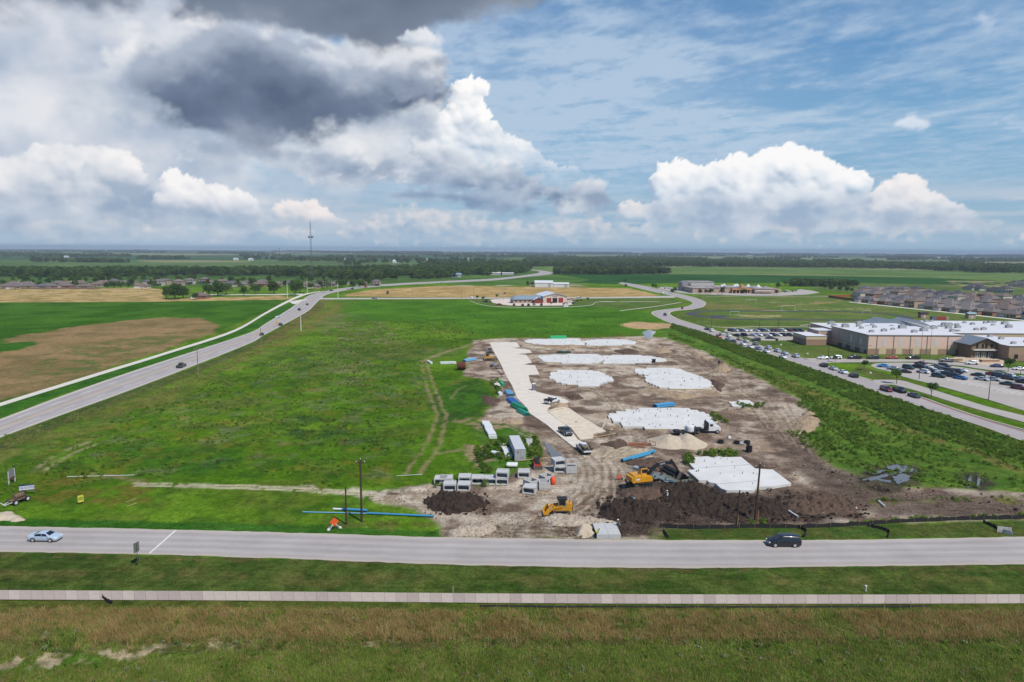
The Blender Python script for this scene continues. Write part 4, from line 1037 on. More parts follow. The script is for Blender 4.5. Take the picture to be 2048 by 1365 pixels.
def car_meshes(kind):
 c = CARS[kind]; st = c['st']
 def interp(x):
  for i in range(len(st) - 1):
   if st[i][0] <= x <= st[i + 1][0]:
    t = (x - st[i][0]) / (st[i + 1][0] - st[i][0])
    return [a + (b - a) * t for a, b in zip(st[i], st[i + 1])]
  return list(st[0] if x < st[0][0] else st[-1])
 def ring(s):
  x, zb, zl, zt, w, wt = s
  h = [(w * .88, zb), (w * .97, zb + .10), (w, zb + (zl - zb) * .55), (w * .985, zl - .05), (w * .955, zl), (wt + (w * .955 - wt) * .12, zt - (zt - zl) * .16), (wt * .88, zt - .012), (wt * .45, zt + .012)]
  return [(x, y, z) for y, z in h] + [(x, -y, z) for y, z in reversed(h)]
 body = MB()
 body.loft([ring(s) for s in st])
 if 'bed' in c:
  x0, x1 = c['bed']
  body.box(((x0 + x1) / 2, 0, .62), (x1 - x0, 1.74, .28))
  for sy in (-1, 1):
   body.loft([[(x, sy * .99, .42), (x, sy * 1.0, .8), (x, sy * .97, 1.16), (x, sy * .86, 1.17), (x, sy * .86, .7), (x, sy * .86, .42)] for x in (x0, x1)])
  body.box((x0 + .03, 0, .82), (.09, 1.72, .68))
 body.cur = 1
 zb = st[len(st) // 2][1]
 body.box((0, 0, zb - .02), (st[-1][0] - (c['bed'][0] if 'bed' in c else st[0][0]) - .5, 1.5, .16))
 for wx in c['wx']:
  for sy in (-1, 1):
   w = interp(wx)[4] if not ('bed' in c and wx < 0) else .99
   body.cyl((wx, sy * (w - .12), c['wr']), (wx, sy * (w + .004), c['wr']), c['wr'] + .075, None, 16)
 if 'bed' in c:
  body.box(((c['bed'][0] + c['bed'][1]) / 2, 0, .775), (c['bed'][1] - c['bed'][0] - .1, 1.68, .03))
 body.cur = 0
 me_b = body.mesh('body', [PAINTS['white'], BLACKTRIM], 38)
 # glazing lies just proud of the body
 gl = {}
 def side_pt(x, s, sy):
  _, zb_, zl, zt, w, wt = interp(x)
  y0, z0 = w * .955, zl; y1, z1 = wt + (w * .955 - wt) * .12, zt - (zt - zl) * .16
  return (x, sy * (y0 + (y1 - y0) * s + .012), z0 + (z1 - z0) * s + .004)
 for sy in (-1, 1):
  for a, b in c['side']:
   n = 5; m = MB()
   lo = [side_pt(a + (b - a) * i / n, .10, sy) for i in range(n + 1)]; hi = [side_pt(a + (b - a) * i / n, .93, sy) for i in range(n + 1)]
   m.add(lo + hi, [(i, i + 1, n + 2 + i, n + 1 + i) if sy < 0 else (i + 1, i, n + 1 + i, n + 2 + i) for i in range(n)])
   gl[('side_window', sy, a)] = m.mesh('side_window', GLASS)
 for nm, (a, b) in (('windscreen', c['wind']), ('rear_window', c['rear'])):
  m = MB(); rows = []
  s0, s1 = interp(a), interp(b)
  dx, dz = s1[0] - s0[0], s1[3] - s0[3]
  L_ = math.hypot(dx, dz); nx, nz = -dz / L_, dx / L_
  if nz < 0 and nm == 'windscreen': nx, nz = -nx, -nz
  for s in (s0, s1):
   for k in (-1, -.5, 0, .5, 1):
    y = s[5] * .86 * k
    rows.append((s[0] + nx * .018, y, s[3] + (.012 * (1 - abs(k))) + nz * .02))
  m.add(rows, [(i, i + 1, 6 + i, 5 + i) for i in range(4)])
  gl[nm] = m.mesh(nm, GLASS)
 wh = MB(); wh.cyl((0, -.11, 0), (0, .11, 0), c['wr'], None, 18); me_w = wh.mesh('wheel', TYRE, 40)
 rm = MB(); rm.cyl((0, -.118, 0), (0, .118, 0), c['wr'] * .66, None, 14); me_r = rm.mesh('rim', RIM)
 f = st[-2]; r = st[1]
 hl = MB().box((0, 0, 0), (.14, .30, .13)).mesh('headlight', LAMP); tl = MB().box((0, 0, 0), (.08, .2, .22)).mesh('tail_light', TAIL)
 mir = MB().box((0, 0, 0), (.12, .2, .13)).mesh('mirror', PAINTS['white'])
 hd = MB().box((0, 0, 0), (.2, .03, .04)).mesh('door_handle', BLACKTRIM)
 return dict(c=c, body=me_b, gl=gl, wheel=me_w, rim=me_r, head=hl, tail=tl, mirror=mir, handle=hd, f=f, r=r, interp=interp)
_carm = {}
def make_car(kind, color, label, loc, rz, cat='car', group=None, detail=0, name=None):
 if kind not in _carm: _carm[kind] = car_meshes(kind)
 k = _carm[kind]; c = k['c']
 t = thing(name or {'sedan': 'sedan_car', 'suv': 'sport_utility_car', 'van': 'minivan', 'pickup': 'pickup_truck'}[kind], label, cat, loc, rz, group)
 b = link('body', k['body'], t)
 b.material_slots[0].link = 'OBJECT'; b.material_slots[0].material = PAINTS[color]
 for nm, me in k['gl'].items(): link(nm if isinstance(nm, str) else nm[0], me, t)
 for wx in c['wx']:
  for sy in (-1, 1):
   w = .98 if ('bed' in c and wx < 0) else k['interp'](wx)[4]
   wo = link('wheel', k['wheel'], t, (wx, sy * (w - .09), c['wr']))
   if detail: link('rim', k['rim'], wo)
 if detail:
  for sy in (-1, 1):
   f = c['st'][-2]; r = c['st'][1]
   link('headlight', k['head'], t, (f[0] + .03, sy * (f[4] - .17), f[2] - .02))
   rx = c['bed'][0] - .02 if 'bed' in c else c['st'][1][0] - .01
   link('tail_light', k['tail'], t, (rx, sy * ((.9 if 'bed' in c else r[4]) - .1), (1.0 if 'bed' in c else r[2] - .12)))
   sx = c['wind'][1] - .12
   mi = link('mirror', k['mirror'], t, (sx, sy * (k['interp'](sx)[4] + .07), k['interp'](sx)[2] + .06))
   mi.material_slots[0].link = 'OBJECT'; mi.material_slots[0].material = PAINTS[color]
   for a, _ in c['side'][-2:]:
    hx = a + .12
    link('door_handle', k['handle'], t, (hx, sy * (k['interp'](hx)[4] + .005), k['interp'](hx)[2] - .12))
 return t
def heading(a, b):
 p, q = P(*a), P(*b); return math.atan2(q.y - p.y, q.x - p.x)
def build_vehicles():
 make_car('sedan', 'iceblue', 'silver blue sedan driving on the front road near the painted stop line', P(83, 1086) + Vector((0, .9, .05)), heading((83, 1086), (600, 1096)), detail=1)
 make_car('van', 'black', 'black minivan with bright rims driving along the front road', P(1571, 1096) + Vector((0, .9, .05)), heading((1571, 1096), (1000, 1093)), detail=1)
 ROW = 'cars queued along the winding road'
 w = lambda X, Y: (1400 + X / 5.851, 640 + Y / 5.851)
 ordn = ['first', 'second', 'third', 'fourth', 'fifth', 'sixth', 'seventh', 'eighth', 'ninth', 'tenth', 'eleventh', 'twelfth', 'thirteenth', 'fourteenth', 'fifteenth', 'sixteenth', 'seventeenth', 'eighteenth', 'nineteenth', 'twentieth']
 kn = dict(sedan='sedan', suv='sport utility car', van='minivan', pickup='pickup truck')
 out = [(80, 118, 'suv', 'black'), (135, 138, 'suv', 'white'), (252, 178, 'sedan', 'silver'), (335, 200, 'suv', 'white'), (462, 240, 'suv', 'beige'), (540, 262, 'sedan', 'silver'), (650, 296, 'suv', 'grey'),
           (797, 342, 'suv', 'silver'), (905, 378, 'suv', 'silver'), (992, 405, 'sedan', 'silver'), (1117, 440, 'suv', 'silver'), (1445, 550, 'suv', 'black'), (1557, 586, 'sedan', 'silver'), (1672, 628, 'sedan', 'white'), (1795, 672, 'suv', 'black')]
 for i, (X, Y, kd, co) in enumerate(out):
  p = P(*w(X, Y))
  make_car(kd, co, '%s %s, %s from the far end of the kerbside queue' % (co, kn[kd], ordn[i]), p + Vector((0, 0, .05)), heading(w(X, Y), w(X - 200, Y - 70)), group=ROW)
 inn = [(218, 210, 'suv', 'red'), (328, 243, 'sedan', 'slate'), (392, 264, 'sedan', 'charcoal'), (502, 298, 'sedan', 'white'), (590, 330, 'sedan', 'white'), (682, 350, 'sedan', 'slate'), (777, 384, 'sedan', 'white'), (970, 450, 'sedan', 'white')]
 for i, (X, Y, kd, co) in enumerate(inn):
  p = P(*w(X, Y))
  make_car(kd, co, '%s %s driving beside the weeds, %s from the far end' % (co, kn[kd], ordn[i]), p + Vector((0, 0, .05)), heading(w(X, Y), w(X + 200, Y + 68)), group=ROW)
 z = lambda X, Y: (1700 + X / 5.885, 640 + Y / 5.885)
 DR = 'cars along the school front drive'
 dr = [(w(1437, 462), 'sedan', 'white', 0), (w(1588, 460), 'suv', 'white', 0), (w(1805, 460), 'pickup', 'black', 0), (z(272, 464), 'suv', 'black', 0), (z(492, 462), 'sedan', 'red', 0), (z(737, 466), 'pickup', 'black', 0),
          (z(1130, 498), 'pickup', 'grey', -8), (z(1430, 528), 'suv', 'white', -8), (z(1728, 560), 'sedan', 'navy', -10), (z(1990, 594), 'sedan', 'white', -10)]
 for i, (q, kd, co, a) in enumerate(dr):
  make_car(kd, co, '%s %s on the school drive, %s from the road end' % (co, kn[kd], ordn[i]), P(*q) + Vector((0, 0, .07)), math.radians(180 + a), group=DR)
 LOT = 'cars in the school car park'
 lot = [(400, 560, 'sedan', 'brightblue'), (512, 588, 'sedan', 'slate'), (686, 580, 'suv', 'green'), (642, 626, 'sedan', 'black'), (832, 530, 'sedan', 'maroon'), (822, 574, 'pickup', 'black'), (900, 574, 'sedan', 'white'),
           (858, 630, 'suv', 'white'), (1032, 566, 'sedan', 'grey'), (1110, 560, 'suv', 'charcoal'), (942, 612, 'sedan', 'charcoal'), (1000, 620, 'sedan', 'white'), (1095, 600, 'suv', 'grey'), (1080, 640, 'sedan', 'white'), (1170, 620, 'suv', 'charcoal'),
           (1040, 680, 'suv', 'green'), (1150, 664, 'suv', 'black'), (1215, 680, 'suv', 'charcoal'), (1255, 630, 'suv', 'black'), (1305, 614, 'sedan', 'white'), (1295, 702, 'sedan', 'blue'), (1505, 666, 'sedan', 'green'), (1552, 714, 'sedan', 'silver'),
           (1680, 656, 'sedan', 'red'), (1745, 676, 'suv', 'navy'), (1690, 718, 'sedan', 'silver'), (1855, 678, 'suv', 'white'), (1862, 706, 'suv', 'charcoal'), (1962, 716, 'sedan', 'slate'), (2012, 706, 'sedan', 'white'), (2040, 750, 'suv', 'black'),
           (1852, 772, 'sedan', 'green'), (1985, 820, 'suv', 'maroon')]
 cnt = {}
 for i, (X, Y, kd, co) in enumerate(lot):
  key = (kd, co); cnt[key] = cnt.get(key, 0) + 1
  side = 'island end' if X < 720 else 'crowded rows' if X < 1320 else 'open bays'
  make_car(kd, co, '%s %s in the school %s, %s such from the left' % (co, kn[kd], side, ordn[cnt[key] - 1]), P(*z(X, Y)) + Vector((0, 0, .07)), math.radians(random.choice([-58, 122]) + random.uniform(-6, 6)) if X > 700 else math.radians(-18 + random.uniform(-5, 5) if X != 686 else -70), group=LOT)
 ke = [(425, 840, 'van', 'maroon', 'maroon minivan stopped on the winding road beside the weeds'), (580, 852, 'pickup', 'black', 'black pickup truck on the winding road under the small trees'), (752, 912, 'sedan', 'charcoal', 'dark grey car on the winding road by the red kerb')]
 for X, Y, kd, co, lb in ke:
  make_car(kd, co, lb, P(*z(X, Y)) + Vector((0, 0, .05)), heading(z(X, Y), z(X + 200, Y + 68)), group='cars stopped on the winding road')
 SL = 'cars in the staff car park'
 back = [(365, 'suv', 'charcoal'), (412, 'suv', 'silver'), (468, 'sedan', 'charcoal'), (516, 'suv', 'white'), (570, 'sedan', 'white'), (660, 'sedan', 'silver'), (714, 'suv', 'black'), (772, 'suv', 'silver'), (828, 'sedan', 'charcoal'), (872, 'suv', 'maroon'), (920, 'sedan', 'grey'), (968, 'van', 'white'), (1048, 'suv', 'maroon'), (1108, 'pickup', 'black'), (1165, 'pickup', 'black')]
 front = [(438, 'sedan', 'charcoal'), (520, 'suv', 'black'), (622, 'sedan', 'silver'), (690, 'suv', 'white'), (745, 'sedan', 'grey'), (800, 'sedan', 'white'), (858, 'suv', 'charcoal'), (915, 'sedan', 'white'), (978, 'suv', 'black'), (1040, 'pickup', 'charcoal')]
 for rw, y0, lst in (('back', 138, back), ('front', 192, front)):
  for i, (X, kd, co) in enumerate(lst):
   make_car(kd, co, '%s %s, %s from the road, %s row of staff parking' % (co, kn[kd], ordn[i], rw), P(*w(X, y0)) + Vector((0, 0, .07)), math.radians(-62 + random.uniform(-5, 5)), group=SL)
 make_car('sedan', 'black', 'black sedan pulling out alone in front of the staff parking rows', P(*w(818, 224)) + Vector((0, 0, .07)), math.radians(175), group=SL)
 make_car('suv', 'charcoal', 'dark sport utility car parked apart at the corner of the staff parking', P(*w(655, 246)) + Vector((0, 0, .07)), math.radians(190), group=SL)
 h = lambda X, Y: (480 + X / 3.938, 480 + Y / 3.938)
 HW = 'cars on the highway'
 hw = [((363, 735), 'pickup', 'charcoal', 'dark pickup truck alone on the near stretch of highway', (430, 706)), (h(172, 752), 'sedan', 'black', 'black car on the highway by the bare utility pole', (560, 648)), (h(320, 676), 'suv', 'charcoal', 'dark car on the highway beside the yellow sign', (600, 632)),
          (h(295, 615), 'sedan', 'white', 'white car on the highway heading this way, nearest the footpath', (500, 655)), (h(468, 556), 'suv', 'black', 'black car on the highway behind the white steel pole', (622, 610)), (h(530, 514), 'sedan', 'charcoal', 'dark car on the highway just before the junction', (630, 603)),
          (h(655, 416), 'sedan', 'white', 'white car on the highway just past the junction', (700, 578)), (h(720, 404), 'sedan', 'charcoal', 'dark car past the junction beyond the tall white pole', (720, 577)), (h(850, 388), 'van', 'white', 'white van in front of the tan house on the highway', (760, 573)),
          (h(885, 387), 'sedan', 'black', 'black car close behind the white van on the highway', (760, 573)), (h(990, 376), 'pickup', 'red', 'red pickup truck on the highway bend', (800, 569)), (h(1115, 367), 'sedan', 'white', 'white car on the highway above the stubble field', (820, 568)), (h(1590, 340), 'pickup', 'white', 'white truck farthest along the highway above the stubble field', (1000, 559)),
          (h(1060, 466), 'van', 'grey', 'grey van driving on the cross street', (900, 597.3)), (h(1832, 462), 'suv', 'white', 'white car turning in by the fire station drive', (1000, 596)), ((1158, 596), 'sedan', 'slate', 'blue grey car on the cross street behind the fire station', (1250, 595)),
          ((1330, 631.5), 'suv', 'black', 'black car alone on the bend of the winding road', (1345, 638)), ((1324, 587), 'pickup', 'white', 'white pickup truck at the top of the winding road', (1340, 591))]
 for q, kd, co, lb, to in hw:
  make_car(kd, co, lb, P(*q) + Vector((0, 0, .06)), heading(q, to), group=HW)
 FS = [((998, 610.5), 'sedan', 'red', 'red car parked at the left end of the fire station lot'), ((1028, 611.5), 'suv', 'maroon', 'dark red car parked beside the fire station pole'), ((1045, 612), 'suv', 'black', 'black car, first of the pair before the fire station porch'), ((1057, 612), 'pickup', 'charcoal', 'charcoal truck before the fire station porch'),
          ((1068, 611), 'suv', 'grey', 'grey car right of the fire station porch'), ((1083, 611.5), 'suv', 'black', 'black car before the red bay doors of the fire station'), ((943, 600), 'pickup', 'white', 'white pickup truck at the fire station entrance'), ((1146, 608), 'suv', 'navy', 'dark blue car behind the small white shed'), ((972, 604.5), 'sedan', 'black', 'black car on the fire station drive by the flag poles')]
 for q, kd, co, lb in FS:
  make_car(kd, co, lb, P(*q) + Vector((0, 0, .07)), math.radians(random.choice((80, 95, 100)) if q[0] > 1020 else 170), group='cars at the fire station')
 FAR = [(1322, 577), (1330, 577.6), (1338, 578.4), (1478, 586.6), (1490, 587), (1505, 587.4), (1516, 587), (1524, 587.4), (1562, 584.5), (1570, 585), (1578, 584.5), (1586, 584), (1574, 583), (1592, 583)]
 for i, q in enumerate(FAR):
  co = ('white', 'charcoal', 'silver', 'black', 'white', 'navy')[i % 6]; kd = ('suv', 'sedan')[i % 2]
  make_car(kd, co, '%s %s, %s from the left at the distant school' % (co, kn[kd], ordn[i]), P(*q) + Vector((0, 0, .06)), math.radians(60), group='cars at the distant school')
 for i, q in enumerate([(1727, 603.8), (1810, 611.4), (1852, 617), (1913, 621), (1998, 631)]):
  co = ('white', 'white', 'charcoal', 'white', 'white')[i]
  make_car('suv', co, '%s car, %s along the lane in front of the grey housing estate' % (co, ordn[i]), P(*q) + Vector((0, 0, .03)), heading(q, (q[0] + 30, q[1] + 3)), group='cars before the housing estate')
# ------------------------------------------------------------------ construction site
PRECAST = mat('precast_concrete', S(198, 198, 196), .9, var=.08, scale=1.2, bump=.1, bscale=12)
SLABM = mat('fresh_slab_concrete', S(222, 221, 216), .85, var=.09, scale=.2, detail=10)
DRIVE = mat('drive_concrete', S(226, 216, 201), .9, var=.10, scale=.35, detail=10, stretch=(.5, 1.6, 1))
YEL = mat('machine_yellow', S(222, 158, 32), .45, var=.12, scale=2.5, coat=.2)
DYEL = mat('faded_machine_yellow', S(206, 158, 70), .6, var=.15, scale=2.5)
STEEL = mat('worn_steel', S(120, 114, 108), .55, .5, var=.2, scale=3)
DARKST = mat('dark_steel', S(46, 46, 48), .6, .2, var=.2, scale=3)
TRACK = mat('track_steel', S(92, 84, 76), .7, .3, var=.25, scale=4)
RUST = mat('rusty_steel', S(120, 66, 48), .85, var=.3, scale=2)
BLUEP = mat('blue_plastic_pipe', S(66, 148, 196), .5)
LBLUEP = mat('light_blue_plastic_pipe', S(120, 180, 214), .5)
GREENP = mat('green_plastic_pipe', S(34, 160, 110), .5)
DGREENP = mat('dark_green_bundle', S(40, 84, 70), .7, var=.3, scale=2)
WHITEP = mat('white_plastic', S(228, 230, 230), .55, var=.04, scale=2)
BLACKP = mat('black_plastic', S(34, 34, 36), .5, var=.2, scale=2)
ORANGE = mat('safety_orange', S(240, 92, 40), .7, var=.1, scale=3)
WOOD = mat('raw_timber', S(196, 170, 128), .85, var=.2, scale=3, stretch=(1, 8, 8))
POLEW = mat('creosoted_pole', S(74, 58, 46), .9, var=.3, scale=1.2, stretch=(6, 6, .6))
SKIN = mat('skin', S(176, 124, 98), .6)
def soil(name, c, c2, sc=1.2, b=.9):
 return mat(name, S(*c), .95, col2=S(*c2), scale=sc, bump=b, bscale=2.2, detail=9, dist=.4, spec=.1)
BLACKSOIL = soil('black_clay', (48, 40, 37), (78, 66, 58))
MUDSOIL = soil('brown_mud', (78, 64, 56), (118, 98, 84))
SANDSOIL = soil('pale_sand', (208, 194, 172), (188, 172, 150), .8, .3)
TANSOIL = soil('tan_rubble', (196, 174, 144), (146, 124, 104))
def mound(label, px, h, m, res=.45, bumps=.35, seed=0, ridge=1.0, name='dirt_mound', cat='mound', kind=None, pw=.75, cone=None):
 q = W2(px)
 cx = sum(a for a, b in q) / len(q); cy = sum(b for a, b in q) / len(q)
 xs = np.arange(min(a for a, b in q) - .6, max(a for a, b in q) + .6, res); ys = np.arange(min(b for a, b in q) - .6, max(b for a, b in q) + .6, res)
 if cone:
  c = P(cone[0][0], cone[0][1]); r = cone[0][3] + .5; xs = np.arange(c.x - r, c.x + r, res); ys = np.arange(c.y - r, c.y + r, res)
 X, Y = np.meshgrid(xs, ys)
 w1 = (fbm(X / 2.2, Y / 2.2, seed + 3, 4) - .5) * 2.2; w2 = (fbm(X / 2.2 + 9, Y / 2.2, seed + 5, 4) - .5) * 2.2
 sd = sdpoly(X + w1, Y + w2, q)
 mx = max(sd.max(), .1)
 Z = h * np.clip(sd / (mx * ridge), 0, 1) ** pw
 if cone:
  Z = np.zeros_like(X)
  for (px_, py_, hh, r) in cone:
   c = P(px_, py_); d = np.hypot(X - c.x + w1 * .3, Y - c.y + w2 * .3)
   Z = np.maximum(Z, hh * np.clip(1 - d / r, 0, 1) ** 1.1)
  sd = Z - .04
 lump = (fbm(X / 1.1, Y / 1.1, seed + 11, 5, .6) - .5) * .8 + (np.abs(fbm(X / .8 + 5, Y / .8, seed + 14, 3) - .5) - .12) * 1.3
 big = fbm(X / 4.5, Y / 4.5, seed + 12, 3) - .45
 Z = Z * (1 + .9 * big) + np.clip(sd, 0, 1) * bumps * lump * 2.4
 Z = np.where(sd > (-.05 if not cone else .0), np.maximum(Z, .0) + .02, -.35)
 nr, nc = X.shape
 i = np.arange(nr * nc).reshape(nr, nc)
 keep = (sd > -.9) if not cone else (sd > 0)
 f = keep[:-1, :-1] | keep[1:, :-1] | keep[1:, 1:] | keep[:-1, 1:]
 qd = np.stack([i[:-1, :-1], i[:-1, 1:], i[1:, 1:], i[1:, :-1]], -1)[f]
 used = np.unique(qd); mp = -np.ones(nr * nc, int); mp[used] = np.arange(len(used))
 V = np.stack([X - cx, Y - cy, Z], -1).reshape(-1, 3)[used]
 me = bpy.data.meshes.new(name); me.from_pydata(V.tolist(), [], mp[qd].tolist()); me.shade_smooth(); me.materials.append(m); me.update()
 o = link(name, me, None, (cx, cy, 0))
 return tag(o, label, None if kind else cat, None, kind)
def tube_box(w, h, d, t=.22, ch=.28):
 """precast box culvert: mouth faces -y, haunched inner corners"""
 W_, H_ = w / 2, h
 outer = [(-W_, 0), (W_, 0), (W_, H_), (-W_, H_)]
 o = []
 for a, b in zip(outer, outer[1:] + outer[:1]):
  o += [a, ((a[0] * .85 + b[0] * .15), a[1] * .85 + b[1] * .15), ((a[0] * .15 + b[0] * .85), a[1] * .15 + b[1] * .85)]
 iw, z0, z1 = W_ - t, t, H_ - t
 i_ = [(-iw, z0 + ch), (-iw + ch, z0), (iw - ch, z0), (iw, z0 + ch), (iw, z0 + ch * 1.02), (iw, z1 - ch), (iw - ch, z1), (-iw + ch, z1), (-iw, z1 - ch)]
 o = [(-W_, 0), (-W_ * .6, 0), (W_ * .6, 0), (W_, 0), (W_, H_ * .4), (W_, H_), (W_ * .6, H_), (-W_ * .6, H_), (-W_, H_)]
 mb = MB(); n = 9
 vs = [(x, -d / 2, z) for x, z in o] + [(x, d / 2, z) for x, z in o] + [(x, -d / 2, z) for x, z in i_] + [(x, d / 2, z) for x, z in i_]
 fs = []
 for k in range(n):
  j = (k + 1) % n
  fs += [(k, n + k, n + j, j), (2 * n + k, 2 * n + j, 3 * n + j, 3 * n + k), (k, j, 2 * n + j, 2 * n + k), (n + k, 3 * n + k, 3 * n + j, n + j)]
 return mb.add(vs, fs)
def open_box(w, d, h, t=.18):
 mb = MB()
 for s in (-1, 1):
  mb.box((s * (w - t) / 2, 0, h / 2), (t, d, h)); mb.box((0, s * (d - t) / 2, h / 2 - .001), (w - 2 * t, t, h - .002))
 return mb.box((0, 0, .06), (w - 2 * t, d - 2 * t, .12))
def at_front(px, py, back, rz=0.0, z=0.0):
 """stand a thing so that its near bottom edge is seen at this spot"""
 p = P(px, py); return Vector((p.x - math.sin(rz) * 0, p.y + back, z))
def person(label, loc, rz, shirt, legs, hat, vest=None, bend=0.0, name='person'):
 t = thing(name, label, 'person', loc, rz)
 b = math.radians(bend); s, c = math.sin(b), math.cos(b)
 hip = Vector((0, 0, .92))
 def up(x, y, z):                                            # upper body leans forward from the hips
  return hip + Vector((x * c + z * s, y, z * c - x * s))
 J = [(0, 0, .92), up(0, 0, .25), up(0, 0, .48), up(0, 0, .60), up(.02, 0, .72), up(0, .19, .47), up(.08, .25, .2), up(.26, .22, .02), up(.32, .2, -.05), up(0, -.19, .47), up(.08, -.25, .2), up(.26, -.22, .02), up(.32, -.2, -.05),
         (0, .10, .86), (.04, .12, .48), (-.02, .12, .08), (.14, .13, .04), (0, -.10, .86), (.02, -.12, .48), (-.04, -.12, .08), (.12, -.13, .04), up(.03, 0, .82)]
 E_ = [(0, 1), (1, 2), (2, 3), (3, 4), (4, 21), (2, 5), (5, 6), (6, 7), (7, 8), (2, 9), (9, 10), (10, 11), (11, 12), (0, 13), (13, 14), (14, 15), (15, 16), (0, 17), (17, 18), (18, 19), (19, 20)]
 R = [.15, .14, .16, .06, .09, .075, .05, .04, .035, .075, .05, .04, .035, .095, .065, .05, .045, .095, .065, .05, .045, .085]
 me = bpy.data.meshes.new('figure'); me.from_pydata([tuple(j) for j in J], E_, [])
 for nme, col in (('trousers', legs),):
  me.materials.append(mat('cloth_' + nme + label[:12].replace(' ', '_'), S(*legs), .9))
 o = link('figure', me, t)
 md = o.modifiers.new('skin', 'SKIN')
 sv = me.skin_vertices[0].data if me.skin_vertices else None
 if sv is None:
  import bmesh
  bm = bmesh.new(); bm.from_mesh(me); bm.verts.layers.skin.verify(); bm.to_mesh(me); bm.free(); sv = me.skin_vertices[0].data
 for k, r in enumerate(R): sv[k].radius = (r, r)
 sv[0].use_root = True
 o.modifiers.new('round', 'SUBSURF').levels = 1
 me2 = MB()
 rings = []
 for z, rx, ry in ((-.04, .17, .20), (.2, .165, .195), (.42, .17, .235), (.52, .12, .17)):
  cc = up(0, 0, z); rings.append([tuple(cc + Vector((math.cos(a) * rx * c, math.sin(a) * ry, -math.cos(a) * rx * s))) for a in [2 * math.pi * q / 10 for q in range(10)]])
 me2.loft(rings)
 part(t, 'vest' if vest else 'shirt', me2, mat('cloth_' + str(vest or shirt), S(*(vest or shirt)), .85), 60)
 hd = up(.03, 0, .80)
 fm = MB()
 for z, r in ((-.10, .05), (-.06, .082), (0, .095), (.06, .09)): fm_r = r
 fm.loft([[tuple(hd + Vector((math.cos(a) * r * 1.05 + .01, math.sin(a) * r * .85, z))) for a in [2 * math.pi * q / 10 for q in range(10)]] for z, r in ((-.12, .05), (-.07, .085), (0, .098), (.06, .094))])
 fm.box(hd + Vector((.11, 0, -.02)), (.04, .03, .05))
 part(t, 'head', fm, SKIN, 60)
 hm = MB().loft([[tuple(hd + Vector((math.cos(a) * r * 1.1 + ox, math.sin(a) * r, z))) for a in [2 * math.pi * q / 12 for q in range(12)]] for z, r, ox in ((.03, .15, .02), (.045, .15, .02), (.06, .118, 0), (.11, .1, 0), (.15, .05, 0))])
 part(t, 'hard_hat', hm, mat('hat_' + str(hat), S(*hat), .4), 50)
 return t
def track_loop(L_, r, w):
 mb = MB(); pts = []
 for i in range(9): a = math.pi / 2 + math.pi * i / 8; pts.append((-L_ / 2 + r * math.cos(a), r + r * math.sin(a)))
 for i in range(9): a = -math.pi / 2 + math.pi * i / 8; pts.append((L_ / 2 + r * math.cos(a), r + r * math.sin(a)))
 n = len(pts)
 inn = [(x * .93, r + (z - r) * .82) for x, z in pts]
 vs = [(x, -w / 2, z) for x, z in pts] + [(x, w / 2, z) for x, z in pts] + [(x, -w / 2, z) for x, z in inn] + [(x, w / 2, z) for x, z in inn]
 fs = []
 for k in range(n):
  j = (k + 1) % n
  fs += [(k, j, n + j, n + k), (2 * n + k, 3 * n + k, 3 * n + j, 2 * n + j), (k, 2 * n + k, 2 * n + j, j), (n + k, n + j, 3 * n + j, 3 * n + k)]
 mb.add(vs, fs)
 for k in range(0, n):                                   # grousers
  j = (k + 1) % n; a = Vector((pts[k][0], 0, pts[k][1])); b = Vector((pts[j][0], 0, pts[j][1]))
  m_ = int(max(1, (b - a).length / .2))
  for q in range(m_):
   p = a + (b - a) * (q + .5) / m_
   mb.box((p.x, 0, p.z), (.05, w, .07))
 return mb
def undercarriage(t, L_, r, w, gauge, m=None):
 me = track_loop(L_, r, w).mesh('track', m or TRACK)
 fr = MB().box((0, 0, r), (L_, w * .6, r * .9)).mesh('track_frame', DARKST)
 wl = MB(); wl.cyl((0, -w / 2 - .01, 0), (0, w / 2 + .01, 0), r * .62, None, 14); wl = wl.mesh('sprocket', STEEL)
 for s in (-1, 1):
  k = link('track', me, t, (0, s * gauge / 2, 0)); link('track_frame', fr, k)
  for x in (-L_ / 2, L_ / 2): link('sprocket', wl, k, (x, 0, r))
  for q in range(4):
   rl = link('roller', wl, k, (-L_ / 2 + L_ * (q + 1) / 5, 0, r * .5)); rl.scale = (.55, 1, .55)
def text(parent, s, size, M, m, name='lettering'):
 cu = bpy.data.curves.new(name, 'FONT'); cu.body = s; cu.size = size; cu.align_x = 'CENTER'; cu.align_y = 'CENTER'; cu.extrude = .004
 cu.materials.append(m)
 o = bpy.data.objects.new(name, cu); COL.objects.link(o)
 dg = bpy.context.evaluated_depsgraph_get()
 me = bpy.data.meshes.new_from_object(o.evaluated_get(dg)); bpy.data.objects.remove(o)
 o = link(name, me, parent); o.matrix_local = M
 return o
def bar(mb, a, b, w, h):
 """rectangular beam between two points"""
 a = Vector(a); b = Vector(b); d = (b - a); L_ = d.length
 M = Matrix.Translation((a + b) / 2) @ d.to_track_quat('X', 'Z').to_matrix().to_4x4()
 return mb.box((0, 0, 0), (L_, w, h), 0, M)
